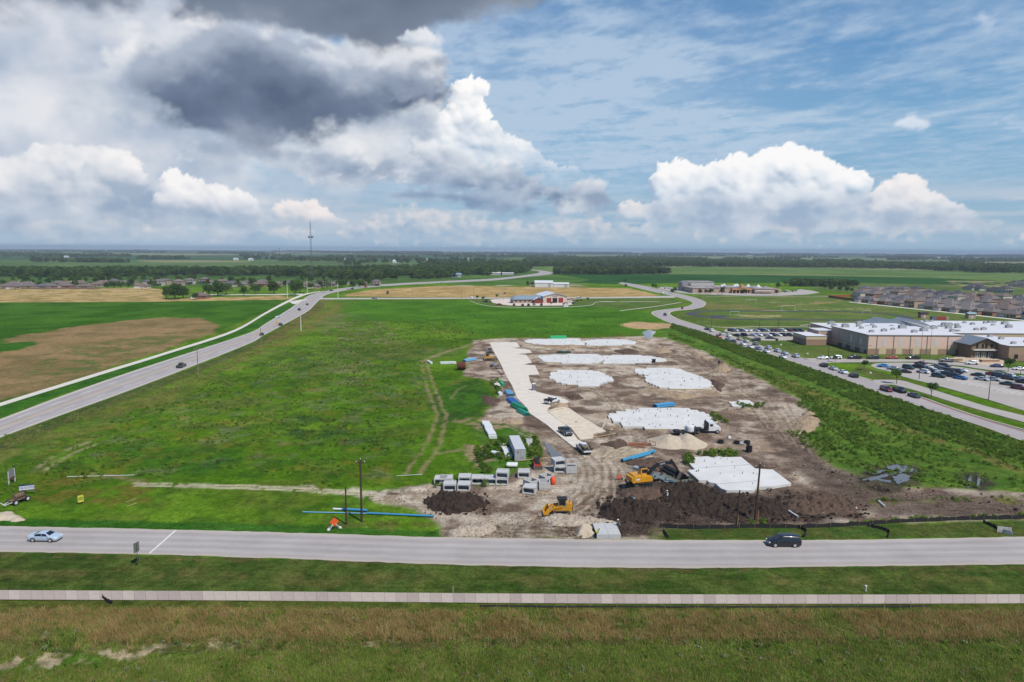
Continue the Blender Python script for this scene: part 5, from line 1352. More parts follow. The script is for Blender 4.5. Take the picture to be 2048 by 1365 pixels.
def excavator(loc, rz, swing):
 t = thing('excavator', 'yellow tracked excavator with black boom reaching over the muddy pool', 'excavator', loc, rz)
 undercarriage(t, 3.4, .5, .62, 2.3, TRACK)
 part(t, 'slew_ring', MB().cyl((0, 0, .9), (0, 0, 1.2), .75, .75, 20).box((0, 0, .75), (1.4, 1.7, .4)), DARKST)
 R = Matrix.Rotation(swing, 4, 'Z')
 hs = part(t, 'house', MB().extr([(-2.7, 1.25), (-2.75, 2.0), (-2.5, 2.35), (-.9, 2.4), (-.2, 2.2), (1.4, 2.1), (1.55, 1.7), (1.5, 1.2)], -1.35, 1.35), YEL); hs.matrix_local = R
 ck = part(hs, 'engine_cover', MB().box((-1.6, .15, 2.5), (1.7, 1.9, .22), top=(.9, .9)), YEL)
 part(hs, 'counterweight', MB().loft([[(-2.72, -1.38, 1.2), (-2.3, -1.38, 1.2), (-2.3, 1.38, 1.2), (-2.72, 1.38, 1.2)], [(-3.0, -1.2, 1.6), (-2.3, -1.4, 1.6), (-2.3, 1.4, 1.6), (-3.0, 1.2, 1.6)], [(-2.95, -1.15, 2.25), (-2.3, -1.36, 2.28), (-2.3, 1.36, 2.28), (-2.95, 1.15, 2.25)]]), YEL)
 part(hs, 'exhaust', MB().cyl((-1.3, -.6, 2.4), (-1.3, -.6, 3.0), .08, .07, 8), DARKST)
 cab = part(hs, 'cab', MB().extr([(-.15, 2.0), (-.15, 3.25), (.1, 3.4), (1.2, 3.4), (1.6, 2.9), (1.65, 1.5), (.6, 1.5)], .3, 1.36), DYEL)
 part(cab, 'cab_roof', MB().box((.6, .83, 3.44), (1.35, .95, .08)), DARKST)
 part(cab, 'cab_window', MB().box((.72, 1.364, 2.6), (1.3, .02, .95)).box((.72, .296, 2.75), (1.3, .02, .75)), GLASS)
 part(cab, 'windscreen', MB().add([(1.69, .42, 1.7), (1.69, 1.26, 1.7), (1.63, 1.26, 2.9), (1.63, .42, 2.9)], [(0, 1, 2, 3)]).add([(1.63, .42, 2.92), (1.63, 1.26, 2.92), (1.26, 1.26, 3.37), (1.26, .42, 3.37)], [(0, 1, 2, 3)]), GLASS)
 part(hs, 'handrail', MB().cyl((-2.4, -1.2, 2.4), (-2.4, -1.2, 2.8), .03).cyl((-2.4, -1.2, 2.8), (-.9, -1.2, 2.8), .03).cyl((-.9, -1.2, 2.8), (-.9, -1.2, 2.4), .03), DARKST)
 part(hs, 'panel_badge', MB().box((-1.75, -1.36, 1.85), (.9, .02, .3)), WHITEP)
 # boom, arm and bucket in the plane of the house
 bm = MB(); pts = [(1.2, 1.9), (2.1, 3.1), (3.4, 3.9), (5.0, 4.15), (6.9, 3.9)]; wd = [.5, .62, .66, .55, .36]
 rings = []
 for k, (x, z) in enumerate(pts):
  a = pts[max(k - 1, 0)]; b = pts[min(k + 1, len(pts) - 1)]
  dx, dz = b[0] - a[0], b[1] - a[1]; L_ = math.hypot(dx, dz); nx, nz = -dz / L_ * wd[k] / 2, dx / L_ * wd[k] / 2
  rings.append([(x + nx, -.28, z + nz), (x + nx, .28, z + nz), (x - nx, .28, z - nz), (x - nx, -.28, z - nz)])
 bm.loft(rings)
 boom = part(hs, 'boom', bm, DARKST)
 text(boom, 'DEERE', .42, Matrix.Translation((4.3, -.292, 4.06)) @ Matrix.Rotation(-.12, 4, 'Y') @ Matrix.Rotation(math.pi / 2, 4, 'X'), WHITEP)
 cy = MB()
 for s in (-1, 1): cy.cyl((1.7, s * .38, 1.7), (3.0, s * .38, 3.6), .09)
 cy.cyl((3.4, 0, 4.3), (6.2, 0, 4.6), .09)
 part(boom, 'cylinder', cy, STEEL)
 st = part(hs, 'arm', bar(bar(MB(), (6.3, 0, 4.6), (7.1, 0, 3.6), .36, .5), (7.1, 0, 3.6), (8.3, 0, 1.9), .32, .4), DARKST)
 part(st, 'arm_cylinder', MB().cyl((6.5, 0, 4.7), (8.1, 0, 2.6), .07), STEEL)
 bk = MB(); prof = [(8.2, 2.2), (8.55, 1.6), (8.4, .9), (7.9, .5), (7.35, .7)]
 for s in (-1, 1): bk.extr(prof + [(7.7, 1.3)], s * .55 - .02, s * .55 + .02)
 for a, b in zip(prof[:-1], prof[1:]): bar(bk, (a[0], 0, a[1]), (b[0], 0, b[1]), 1.1, .05)
 part(hs, 'bucket', bk, STEEL)
 return t
def track_loader(loc, rz):
 t = thing('track_loader', 'yellow tracked loader with a raised nose bucket near the road', 'loader', loc, rz)
 undercarriage(t, 2.3, .40, .48, 1.75, TRACK)
 part(t, 'body', MB().extr([(-1.9, .75), (-1.95, 1.9), (-1.7, 2.05), (-.9, 2.1), (-.9, 1.35), (1.3, 1.25), (1.5, .8), (1.2, .55), (-1.6, .5)], -.72, .72), YEL)
 part(t, 'radiator_guard', MB().box((-2.0, 0, 1.35), (.12, 1.3, 1.1)), DARKST)
 cab = part(t, 'cab', MB().box((-.15, 0, 2.0), (1.45, 1.3, 1.45), top=(.95, .95)), mat('cab_grey', S(150, 140, 124), .6))
 part(cab, 'cab_window', MB().box((-.15, -.642, 2.15), (1.1, .03, .95)).box((-.15, .642, 2.15), (1.1, .03, .95)), GLASS)
 part(cab, 'windscreen', MB().box((.575, 0, 2.15), (.03, 1.0, .95)), GLASS)
 part(cab, 'cab_roof', MB().box((-.15, 0, 2.80), (1.7, 1.5, .14)), DARKST)
 ar = MB()
 for s in (-1, 1): bar(bar(ar, (-.2, s * .82, 1.6), (1.4, s * .82, 1.35), .14, .34), (1.4, s * .82, 1.35), (2.25, s * .82, .62), .14, .3)
 part(t, 'lift_arm', ar, YEL)
 part(t, 'tilt_linkage', bar(bar(MB(), (.9, 0, 1.2), (1.7, 0, 1.75), .2, .2), (1.7, 0, 1.75), (2.25, 0, 1.15), .2, .2), YEL)
 bk = MB(); prof = [(2.2, 1.45), (2.1, .7), (2.35, .2), (3.15, .15)]
 for a, b in zip(prof[:-1], prof[1:]): bar(bk, (a[0], 0, a[1]), (b[0], 0, b[1]), 2.2, .06)
 for s in (-1, 1): bk.extr(prof + [(2.6, 1.3)], s * 1.1 - .02, s * 1.1 + .02)
 part(t, 'bucket', bk, YEL)
 part(t, 'exhaust', MB().cyl((-1.5, .2, 2.0), (-1.5, .2, 2.6), .06), DARKST)
 return t
def bulldozer(loc, rz):
 t = thing('bulldozer', 'faded yellow bulldozer parked at the far left corner of the drive', 'bulldozer', loc, rz)
 undercarriage(t, 2.6, .45, .55, 2.0)
 part(t, 'hood', MB().extr([(.1, .8), (.1, 1.8), (1.9, 1.65), (2.0, .8)], -.55, .55), DYEL)
 cab = part(t, 'cab', MB().box((-.7, 0, 2.0), (1.4, 1.5, 1.3), top=(.92, .92)).box((-.9, 0, 1.1), (2.0, 1.7, .6)), DYEL)
 part(cab, 'cab_roof', MB().box((-.7, 0, 2.72), (1.7, 1.7, .12)), DARKST)
 part(cab, 'cab_window', MB().box((-.7, -.74, 2.15), (1.0, .03, .75)).box((-.7, .74, 2.15), (1.0, .03, .75)).box((.0, 0, 2.15), (.03, 1.1, .75)), GLASS)
 part(t, 'blade', MB().extr([(2.5, .1), (2.35, .5), (2.4, 1.0), (2.6, 1.3), (2.66, 1.28), (2.48, .98), (2.44, .5), (2.6, .1)], -1.7, 1.7), DYEL)
 pa = MB()
 for s in (-1, 1): bar(pa, (0, s * 1.35, .5), (2.4, s * 1.35, .45), .15, .2)
 part(t, 'push_arm', pa, STEEL)
 part(t, 'ripper', bar(bar(MB().box((-2.3, 0, .7), (.3, 1.5, .3)), (-2.3, .4, .7), (-2.5, .4, .15), .12, .2), (-2.3, -.4, .7), (-2.5, -.4, .15), .12, .2), DARKST)
 return t
def skid_steer(label, loc, rz, m):
 t = thing('skid_steer', label, 'skid steer', loc, rz)
 undercarriage(t, 1.6, .33, .4, 1.45, DARKST)
 part(t, 'body', MB().extr([(-1.5, .5), (-1.55, 1.25), (-1.0, 1.5), (-.6, .9), (.9, .8), (1.0, .45)], -.5, .5), m)
 cab = part(t, 'cab', MB().box((.05, 0, 1.45), (1.35, .95, 1.15), top=(.9, .95)), BLACKTRIM)
 part(cab, 'windscreen', MB().box((.70, 0, 1.5), (.03, .8, .85)), GLASS)
 part(cab, 'cab_roof', MB().box((0, 0, 2.06), (1.2, .95, .08)), DARKST)
 ar = MB()
 for s in (-1, 1): bar(bar(ar, (-1.45, s * .66, 1.45), (.9, s * .66, 1.15), .14, .22), (.9, s * .66, 1.15), (1.35, s * .66, .3), .14, .2)
 part(t, 'lift_arm', ar, m)
 bk = MB()
 bar(bar(bk, (1.35, 0, .65), (1.35, 0, .1), 1.8, .05), (1.35, 0, .08), (2.1, 0, .06), 1.8, .05)
 for s in (-1, 1): bk.extr([(1.35, .65), (1.35, .05), (2.1, .05)], s * .9 - .02, s * .9 + .02)
 part(t, 'bucket', bk, STEEL)
 return t
def pipe_stack(name, label, a, b, r, rows, m, group=None, z0=.05):
 """pipes lying side by side from spot a to spot b, rows counted from the bottom"""
 p, q = P(*a), P(*b); d = q - p; L_ = d.length
 t = thing(name, label, 'pipes' if sum(rows) > 1 else 'pipe', (p + q) / 2, math.atan2(d.y, d.x), group)
 me = MB().pipe((-L_ / 2, 0, 0), (L_ / 2, 0, 0), r, r * .86, 12).mesh('pipe', m, 50)
 for k, n in enumerate(rows):
  for i in range(n):
   link('pipe', me, t, (random.uniform(-.08, .08), (i - (n - 1) / 2) * r * 2.02, z0 + r + k * r * 1.75))
 return t
def slab(label, poly, th=.32, stubs=18, seed=0, step=2.3):
 q = W2(poly)
 cx = sum(a for a, b in q) / len(q); cy = sum(b for a, b in q) / len(q)
 q = [(a - cx, b - cy) for a, b in q]
 if step:                                                    # square offsets along the ends
  y0, y1 = min(b for a, b in q), max(b for a, b in q); nr = max(3, round((y1 - y0) / step)); hh = (y1 - y0) / nr; lf = []; rt = []
  for r in range(nr):
   y = y0 + (r + .5) * hh; xs = []
   for i in range(len(q)):
    a, b = q[i], q[(i + 1) % len(q)]
    if (a[1] > y) != (b[1] > y): xs.append(a[0] + (b[0] - a[0]) * (y - a[1]) / (b[1] - a[1]))
   x0, x1 = round(min(xs) / .6) * .6, round(max(xs) / .6) * .6
   rt += [(x1, y0 + r * hh), (x1, y0 + (r + 1) * hh)]; lf += [(x0, y0 + r * hh), (x0, y0 + (r + 1) * hh)]
  q = []
  for p in rt + lf[::-1]:
   if not q or math.hypot(p[0] - q[-1][0], p[1] - q[-1][1]) > .05: q.append(p)
 t = thing('foundation_slab', label, 'foundation slab', (cx, cy, 0), 0, 'concrete foundation slabs of the building site')
 part(t, 'concrete_pad', MB().prism(q, -.2, th), SLABM)
 n = len(q); f = MB()
 for i in range(n):
  a, b = Vector((*q[i], 0)), Vector((*q[(i + 1) % n], 0))
  if i % 3 == 0 and (b - a).length > 1.2:
   d = (b - a).normalized(); nn = Vector((d.y, -d.x, 0)) * .06
   bar(f, a + nn + Vector((0, 0, .14)), b + nn + Vector((0, 0, .14)), .05, .28)
 if f.v: part(t, 'form_board', f, WOOD)
 rs = random.Random(seed); k = 0
 xs = [a for a, b in q]; ys = [b for a, b in q]
 sm = MB().cyl((0, 0, 0), (0, 0, .4), .055, .055, 8).mesh('stub_pipe', mat('grey_stub_pipe', S(96, 100, 104), .6))
 tries = 0
 while k < stubs and tries < 2000:
  tries += 1
  x_, y_ = rs.uniform(min(xs), max(xs)), rs.uniform(min(ys), max(ys))
  if sdpoly(np.array([x_]), np.array([y_]), q)[0] < .8: continue
  o = link('stub_pipe', sm, t, (x_, y_, th)); o.scale = (rs.uniform(.7, 1.8), rs.uniform(.7, 1.6), rs.uniform(.5, 1.5)); k += 1
 return t
def puddle(poly, m, z=.02, n=5, name='puddle'):
 q = resamp(smooth(W2(poly) + [W2(poly)[0]], n), 90)[:-1]; c = q.mean(0)
 r = (fbm(q[:, 0] / .8, q[:, 1] / .8, 9, 4) - .5) * .8
 q = q + (q - c) * r[:, None]
 mb = MB().add([(c[0], c[1], z)] + [(a, b, z) for a, b in q], [(0, i + 1, (i + 1) % len(q) + 1) for i in range(len(q))])
 return struct(name, mb.mesh(name, m))
def build_site():
 Z2 = lambda l: [(1060 + a / 5.12, 660 + b / 5.12) for a, b in l]
 Z5 = lambda l: [(1330 + a / 4.876, 800 + b / 4.876) for a, b in l]
 # ---- drive and pads
 dr = [(979, 686), (1006, 685), (1033, 685.5), (1040, 695), (1022, 696.4), (1058, 700), (1064, 706), (1030, 709), (1052, 710.5), (1064, 726), (1044, 730), (1070, 731.5), (1078, 749), (1057, 750.5), (1060, 764), (1072, 784), (1099, 791), (1121, 795),
          (1141, 805), (1122, 808), (1100, 813), (1093, 822), (1112, 838), (1138, 856), (1155, 880), (1174, 890), (1158, 900), (1147, 895), (1124, 877), (1094, 851), (1060, 828), (1049, 812), (1034, 797), (1024, 772), (1013, 754), (1002, 730), (986, 701)]
 struct('site_drive', sheet(dr, .12, .25, n=1).mesh('site_drive', DRIVE))
 struct('compacted_pad', sheet([(1095, 822.5), (1122, 813), (1138, 817), (1169, 838), (1212, 863), (1186, 868), (1187, 877), (1160, 880), (1142, 857), (1115, 840)], .10, .2, n=1).mesh('compacted_pad', mat('compacted_base', S(222, 207, 184), .95, var=.14, scale=.6, detail=9)))
 slab('white concrete slab, left half of the farthest pair', [(1048, 684), (1056, 680.4), (1070, 679.4), (1120, 678.4), (1160, 679.2), (1163, 684), (1170, 688), (1169, 691.6), (1130, 691.4), (1098, 691.6), (1070, 689), (1056, 687)], .3, 16, 1)
 slab('white concrete slab, right half of the farthest pair', [(1163.4, 684), (1182, 681), (1200, 679.8), (1240, 680.4), (1258, 682), (1272, 684.6), (1268, 691), (1230, 691.6), (1195, 693), (1172, 692.4), (1174, 688)], .3, 16, 2)
 slab('white concrete slab, left half of the pair behind the green bundle', [(1076, 716), (1080, 712.6), (1098, 711.6), (1130, 710.6), (1140, 709.4), (1195, 710.2), (1204, 713.6), (1208, 722), (1200, 724.4), (1198, 727.4), (1160, 728.6), (1122, 727.4), (1090, 725.2), (1084, 721)], .3, 22, 3)
 slab('white concrete slab, right half of the pair with a black box on it', [(1204.4, 713.6), (1225, 711.8), (1255, 711.4), (1300, 713), (1318, 717), (1335, 720.4), (1328, 724.4), (1300, 726.6), (1250, 728.8), (1204, 728), (1208.4, 722)], .3, 22, 4)
 slab('oval white slab left of the middle row', Z2([(210, 460), (222, 440), (270, 438), (275, 425), (640, 422), (645, 432), (700, 435), (770, 462), (775, 472), (840, 490), (850, 515), (840, 530), (770, 545), (715, 565), (710, 580), (500, 585), (490, 575), (390, 575), (380, 557), (330, 552), (280, 545), (240, 515), (200, 500)]), .35, 22, 5)
 slab('stepped white slab right of the middle row', Z2([(1065, 415), (1090, 405), (1290, 398), (1480, 398), (1500, 405), (1540, 410), (1600, 440), (1690, 465), (1780, 500), (1850, 545), (1870, 580), (1810, 605), (1700, 615), (1500, 608), (1440, 612), (1400, 600), (1330, 600), (1280, 580), (1210, 550), (1180, 522), (1190, 500), (1170, 487), (1225, 475), (1075, 450)]), .35, 30, 6)
 slab('large white slab below the blue pipe bundle', Z2([(800, 890), (830, 865), (960, 850), (965, 840), (1100, 830), (1120, 820), (1290, 812), (1460, 820), (1640, 822), (1760, 850), (1850, 890), (1920, 940), (1920, 965), (1850, 985), (1760, 1005), (1420, 1030), (1320, 1020), (1180, 1020), (1110, 990), (950, 995), (930, 965), (870, 960)]), .4, 40, 7)
 slab('small square white slab beside the tall weeds', [(1455, 805), (1501, 802.4), (1505, 808), (1504, 812), (1482, 814.4), (1467, 814.4)], .25, 4, 8)
 slab('large pale slab nearest the road on the right', Z5([(220, 582), (400, 570), (550, 568), (560, 578), (740, 575), (880, 690), (1050, 700), (1230, 835), (1060, 865), (890, 870), (870, 905), (600, 905), (545, 885), (490, 835), (430, 825), (410, 805), (330, 805), (220, 708), (290, 698), (240, 642)]), .45, 16, 9, 0)
 # ---- water
 WATER = mat('muddy_water', S(120, 124, 112), .08, spec=.6); GREYW = mat('grey_puddle', S(110, 108, 104), .06, spec=.7)
 puddle([(1265, 936), (1290, 938), (1310, 944), (1345, 952), (1375, 958), (1388, 962), (1375, 968), (1340, 966), (1310, 956), (1280, 944)], WATER, .03)
 puddle([(1087, 884), (1098, 890), (1118, 906), (1128, 916), (1122, 920), (1108, 919), (1098, 906)], GREYW, .03)
 puddle([(1770, 935), (1795, 930), (1825, 938), (1828, 944), (1790, 942)], GREYW, .03)
 puddle([(1782, 958), (1800, 948), (1818, 952), (1818, 962), (1798, 968)], GREYW, .03)
 puddle([(1726, 960), (1760, 951), (1800, 943), (1802, 946), (1765, 956), (1740, 962)], GREYW, .032)
 puddle([(1738, 948), (1760, 941), (1772, 942), (1748, 950)], GREYW, .032)
 puddle([(1750, 957), (1782, 962), (1780, 966), (1756, 961)], GREYW, .034)
 puddle([(1938, 952), (1943, 953), (1942, 970), (1935, 974)], GREYW, .03)
 puddle([(1955, 954), (1962, 956), (1960, 968), (1954, 972)], GREYW, .03)
 puddle([(1284, 664), (1300, 661), (1312, 664), (1305, 672), (1306, 677), (1294, 677), (1288, 672)], GREYW, .03)
 # ---- earth heaps
 mound('black clay heap at the left of the site entrance', [(846, 1004), (860, 996), (888, 990), (905, 992), (930, 998), (968, 1000), (972, 1014), (940, 1024), (900, 1028), (868, 1022), (850, 1014)], 2.0, BLACKSOIL, .2, .75, 1, 1.0)
 mound('black clay heap behind the new culvert', [(1200, 1016), (1240, 1006), (1280, 1008), (1330, 1016), (1362, 1030), (1355, 1040), (1300, 1042), (1240, 1040), (1205, 1030)], 1.8, BLACKSOIL, .22, .8, 2, .9)
 mound('long ridge of churned dark clay behind the utility poles', [(1310, 984), (1340, 970), (1380, 966), (1410, 974), (1450, 990), (1500, 1000), (1560, 1004), (1580, 1020), (1560, 1036), (1480, 1038), (1400, 1030), (1350, 1012)], 1.15, BLACKSOIL, .24, .85, 3, .8)
 mound('low spread of dark clods right of the large slab', [(1570, 1004), (1600, 990), (1650, 988), (1700, 1000), (1730, 1014), (1700, 1028), (1620, 1030), (1580, 1024)], .8, MUDSOIL, .28, .8, 4, .8)
 mound('brown mud bank under the excavator', [(1235, 985), (1260, 976), (1320, 974), (1330, 990), (1300, 1002), (1250, 1002)], .9, MUDSOIL, .3, .35, 5, .8)
 mound('mud bank between the muddy pool and the slab', [(1250, 925), (1300, 918), (1350, 925), (1355, 938), (1300, 936), (1262, 932)], .8, MUDSOIL, .32, .3, 6, .8)
 mound('left pale sand cone beside the tank trailer', [(1300, 892), (1322, 868), (1350, 866), (1362, 878), (1360, 892)], 1, SANDSOIL, .3, .06, 7, cone=[(1338, 886, 2.3, 5.6)], name='sand_pile', cat='sand pile')
 mound('right pale sand cone beside the tank trailer', [(1345, 894), (1365, 870), (1385, 868), (1402, 886), (1398, 896)], 1, SANDSOIL, .3, .06, 8, cone=[(1374, 888, 2.4, 5.0)], name='sand_pile', cat='sand pile')
 mound('small tan heap left of the new culvert', [(1154, 1062), (1168, 1056), (1190, 1058), (1190, 1072), (1164, 1074)], 1.3, SANDSOIL, .25, .1, 9, .9, name='sand_pile', cat='sand pile')
 mound('pale crushed stone heap by the road edge', [(892, 1066), (930, 1052), (985, 1046), (1000, 1060), (960, 1072), (900, 1074)], .9, soil('crushed_stone', (210, 198, 180), (148, 130, 112), 2.2), .25, .22, 10, .8, name='stone_heap', cat='heap')
 mound('pale stone bank beneath the tracked loader', [(1078, 1042), (1100, 1032), (1180, 1034), (1240, 1046), (1200, 1050), (1100, 1050)], .6, soil('crushed_stone', (210, 198, 180), (148, 130, 112), 2.2), .28, .25, 11, .8, name='stone_heap', cat='heap')
 mound('tan mound under the white van by the left edge', [(-40, 1030), (10, 1027), (36, 1033), (44, 1040), (20, 1043), (-40, 1042)], .6, SANDSOIL, .3, .1, 12)
 rub = [([(1225, 702), (1260, 698), (1280, 704), (1250, 710)], 'rubble heap in front of the farthest right slab'), ([(1118, 694), (1150, 690), (1160, 694), (1140, 697)], 'rubble heap in front of the farthest left slab'), ([(1300, 702), (1330, 694), (1345, 704), (1320, 708)], 'rubble heap right of the farthest slabs'),
           ([(1125, 792), (1160, 790), (1170, 798), (1145, 801)], 'small rubble heap beside the flatbed truck'), ([(1098, 812), (1112, 806), (1140, 812), (1120, 818)], 'grey rubble heap on the drive edge'), ([(1310, 790), (1350, 784), (1400, 792), (1360, 800)], 'tan heap below the stepped slab'),
           ([(1420, 758), (1450, 770), (1440, 784), (1424, 772)], 'tan heap at the right end of the stepped slab'), ([(1425, 742), (1446, 726), (1462, 738), (1450, 748)], 'pale cone of earth beside the weeds'), ([(1580, 845), (1620, 820), (1640, 840), (1630, 860), (1600, 870)], 'pale stony bank inside the tall weeds'),
           ([(1200, 890), (1240, 882), (1260, 890), (1230, 898)], 'low tan heap by the white truck'), ([(1370, 700), (1400, 708), (1420, 722), (1390, 716)], 'rubble strip along the weeds at the back'), ([(1000, 838), (1050, 842), (1040, 850), (1000, 846)], 'brown bank behind the white board stack'), ([(960, 790), (1000, 800), (990, 812), (965, 806)], 'mud bank beside the green pipes')]
 for k, (q, lb) in enumerate(rub):
  mound(lb, q, .8, TANSOIL if k % 3 else MUDSOIL, .4, .35, 30 + k, .8)
 # ---- precast culverts
 cul = tube_box(2.45, 1.3, 2.5, .19, .17).mesh('box_culvert', PRECAST)
 G = 'precast box culverts stored on the site'
 def culvert(label, px, py, rz=0.0, z=0.0, sc=1.0):
  p = P(px, py, z); r = math.radians(rz)
  o = link('box_culvert', cul, None, p + Vector((-math.sin(r), math.cos(r), 0)) * 1.2 * sc, r); o.scale = (sc,) * 3
  o.location.z = z
  return tag(o, label, 'box culvert', G)
 culvert('box culvert at the far left end of the stored row', 880.5, 971)
 culvert('box culvert turned sideways, second in the stored row', 905, 966, 90)
 culvert('box culvert third in the stored row, half hidden', 929, 967.5)
 culvert('box culvert fourth in the stored row with weeds before it', 955, 969.5)
 culvert('box culvert fifth in the stored row beside the stack of two', 980, 970.5, 2)
 culvert('lower box culvert of the stack of two', 1004, 971, -1)
 culvert('upper box culvert of the stack of two', 1004, 971 - 12.0, -6, 1.31).location.y = P(1004, 971).y + 1.3
 culvert('box culvert in front of the row touching the clay heap', 899.5, 983, 3)
 culvert('box culvert in front of the row, right neighbour of the one at the heap', 927, 983, -2)
 culvert('box culvert standing alone behind the open chambers', 1047.5, 957, -3)
 culvert('box culvert angled in front of the open chambers', 1057, 989, -14)
 culvert('lower box culvert of the group beside the grey puddle', 1120, 946)
 c = culvert('upper box culvert resting askew on the group beside the grey puddle', 1120, 946, 18, 1.31); c.location.x = P(1117, 946).x; c.location.y = P(1120, 946).y + 1.5
 ch = open_box(2.2, 2.2, 1.5).mesh('concrete_chamber', PRECAST)
 for px, py, rz, lb in ((1062, 979, 38, 'open topped concrete chamber left of the orange bag'), (1093, 969, 35, 'open topped concrete chamber behind the orange bag'), (1089, 981, 2, 'upright open concrete chamber touching the orange bag'), (1143, 948, 0, 'upright concrete chamber at the right of the puddle group')):
  p = P(px, py); tag(link('concrete_chamber', ch, None, (p.x, p.y + 1.3, 0), math.radians(rz)), lb, 'chamber', 'precast open chambers')
 fr = MB()
 for s in (-1, 1): fr.box((s * 1.1, 0, .65), (.2, .3, 1.3)); fr.box((0, 0, .65 + s * .55), (2.0, .3, .2))
 p = P(1143, 948); tag(link('concrete_collar', fr.mesh('concrete_collar', PRECAST), None, (p.x + .1, p.y + 1.3, 1.5)), 'concrete collar standing on the upright chamber by the puddle', 'collar')
 fm = MB()
 for s in (-1, 1): fm.box((s * .65, 0, .9), (.12, 1.0, 1.8)); fm.box((0, s * .45, 1.75), (1.2, .1, .1))
 fm.box((0, -.5, .9), (1.18, .08, 1.7))
 p = P(1058, 894); tag(link('formwork_box', fm.mesh('formwork_box', WHITEP), None, (p.x, p.y + .5, 0), .15), 'white upright formwork box right of the shipping container', 'formwork')
 # culvert pair set into the trench by the road
 t = thing('road_culvert', 'two joined concrete culvert sections set beside the road', 'culvert', P(1217, 1079) + Vector((0, 2.5, -.72)), math.radians(2))
 sec = tube_box(4.6, 1.45, 1.92, .25).mesh('culvert_section', PRECAST)
 for s in (-1, 1):
  o = link('culvert_section', sec, t, (s * .975, 0, 0)); o.rotation_euler = (0, 0, math.pi / 2)
 # ---- container
 a, b = P(1030, 922), P(1051, 922); bk = P(1028, 871.5, 2.55)
 cfr = (a + b) / 2; d = Vector((bk.x - cfr.x, bk.y - cfr.y, 0)); L_ = min(d.length, 12.2)
 t = thing('shipping_container', 'grey shipping container with doors facing the road among weeds', 'container', cfr, math.atan2(d.y, d.x) - math.pi / 2)
 CG = mat('container_grey', S(178, 184, 190), .6, var=.06, scale=1.5); CT = mat('container_roof', S(206, 208, 210), .6, var=.05, scale=.8)
 mb = MB()
 n = int(L_ / .28)
 for s in (-1, 1):
  pts = []
  for i in range(n + 1):
   y = L_ * i / n; x_ = s * (1.2 if (i // 1) % 2 else 1.165); pts.append((x_, y))
  vs = [(x_, y, .12) for x_, y in pts] + [(x_, y, 2.48) for x_, y in pts]
  mb.add(vs, [(i, i + 1, n + 2 + i, n + 1 + i) if s > 0 else (i + 1, i, n + 1 + i, n + 2 + i) for i in range(n)])
  for z in (.08, 2.52): mb.box((s * 1.17, L_ / 2, z), (.1, L_, .14))
  for y in (.05, L_ - .05): mb.box((s * 1.16, y, 1.3), (.14, .14, 2.56))
 mb.box((0, L_ - .06, 1.3), (2.2, .06, 2.4)).box((0, L_ / 2, .1), (2.24, L_ - .1, .1))
 part(t, 'side_walls', mb, CG)
 part(t, 'roof_panel', MB().box((0, L_ / 2, 2.57), (2.3, L_ - .12, .05)), CT)
 for s in (-1, 1):
  dd = part(t, 'door', MB().box((s * .56, .03, 1.3), (1.08, .05, 2.3)), CG)
  lb = MB()
  for x_ in (.25, .8): lb.cyl((s * x_, -.03, .2), (s * x_, -.03, 2.4), .03, None, 8)
  lb.box((s * .5, -.02, 1.1), (.5, .03, .05))
  part(dd, 'lock_bar', lb, mat('galvanised_bar', S(214, 214, 210), .5))
 part(t, 'door_placard', MB().box((-.55, -.012, 1.95), (.45, .02, .45)).box((.5, -.012, .65), (.3, .02, .35)), mat('placard_print', S(176, 120, 100), .7, var=.4, scale=8))
 # ---- machines
 p = P(1119, 1033); track_loader((p.x + .3, p.y + 1.0, .12), math.radians(183))
 p = P(1287, 982); e = excavator((p.x, p.y + 1.6, .45), math.radians(14), math.radians(6))
 p = P(978, 722); bulldozer((p.x, p.y + 1.2, .05), math.radians(4))
 p = P(1074, 941); skid_steer('red tracked skid steer with bucket lowered by the container', (p.x, p.y + 2.2, .02), math.radians(-83), mat('machine_red', S(190, 52, 42), .5, coat=.2))
 p = P(979, 707); skid_steer('grey skid steer parked behind the faded bulldozer', (p.x, p.y + 1.5, .02), math.radians(20), mat('machine_grey', S(150, 154, 158), .5))
 # ---- trucks
 def work_truck(label, px, py, rz, col, load, z=.12):
  t = make_car('pickup', col, label, P(px, py) + Vector((0, 0, z)), rz, cat='truck', detail=1, name='work_truck')
  part(t, 'flatbed', MB().box((-2.0, 0, 1.2), (2.3, 2.1, .12)).box((-.92, 0, 1.5), (.08, 2.0, .7)).box((-2.0, 1.0, 1.34), (2.2, .06, .2)).box((-2.0, -1.0, 1.34), (2.2, .06, .2)), BLACKTRIM)
  part(t, 'wheel_guard', MB().box((-1.9, 1.0, .95), (1.1, .12, .3)).box((-1.9, -1.0, .95), (1.1, .12, .3)), BLACKTRIM)
  ld = MB()
  rs = random.Random(load)
  for k in range(9): ld.box((rs.uniform(-2.9, -1.2), rs.uniform(-.8, .8), 1.38 + rs.uniform(0, .2)), (rs.uniform(.2, .6), rs.uniform(.2, .5), rs.uniform(.2, .45)), rs.uniform(0, 3))
  part(t, 'tool_load', ld, mat('tool_clutter_%d' % load, S(70, 66, 60) if load == 1 else S(150, 132, 104), .8, var=.5, scale=3))
  return t
 work_truck('white flatbed work truck with black bed parked on the drive', 1105, 807, heading((1095, 808), (1122, 801)), 'white', 1)
 work_truck('white crew truck with loaded bed at the foot of the drive', 1167, 903, heading((1182, 908), (1152, 885)), 'white', 2)
 make_car('pickup', 'charcoal', 'dark grey pickup truck facing the road on the drive', P(1131, 869) + Vector((0, 0, .14)), heading((1120, 858), (1145, 876)), detail=1)
 # water tank trailer and tractor truck
 p = P(1418, 868)
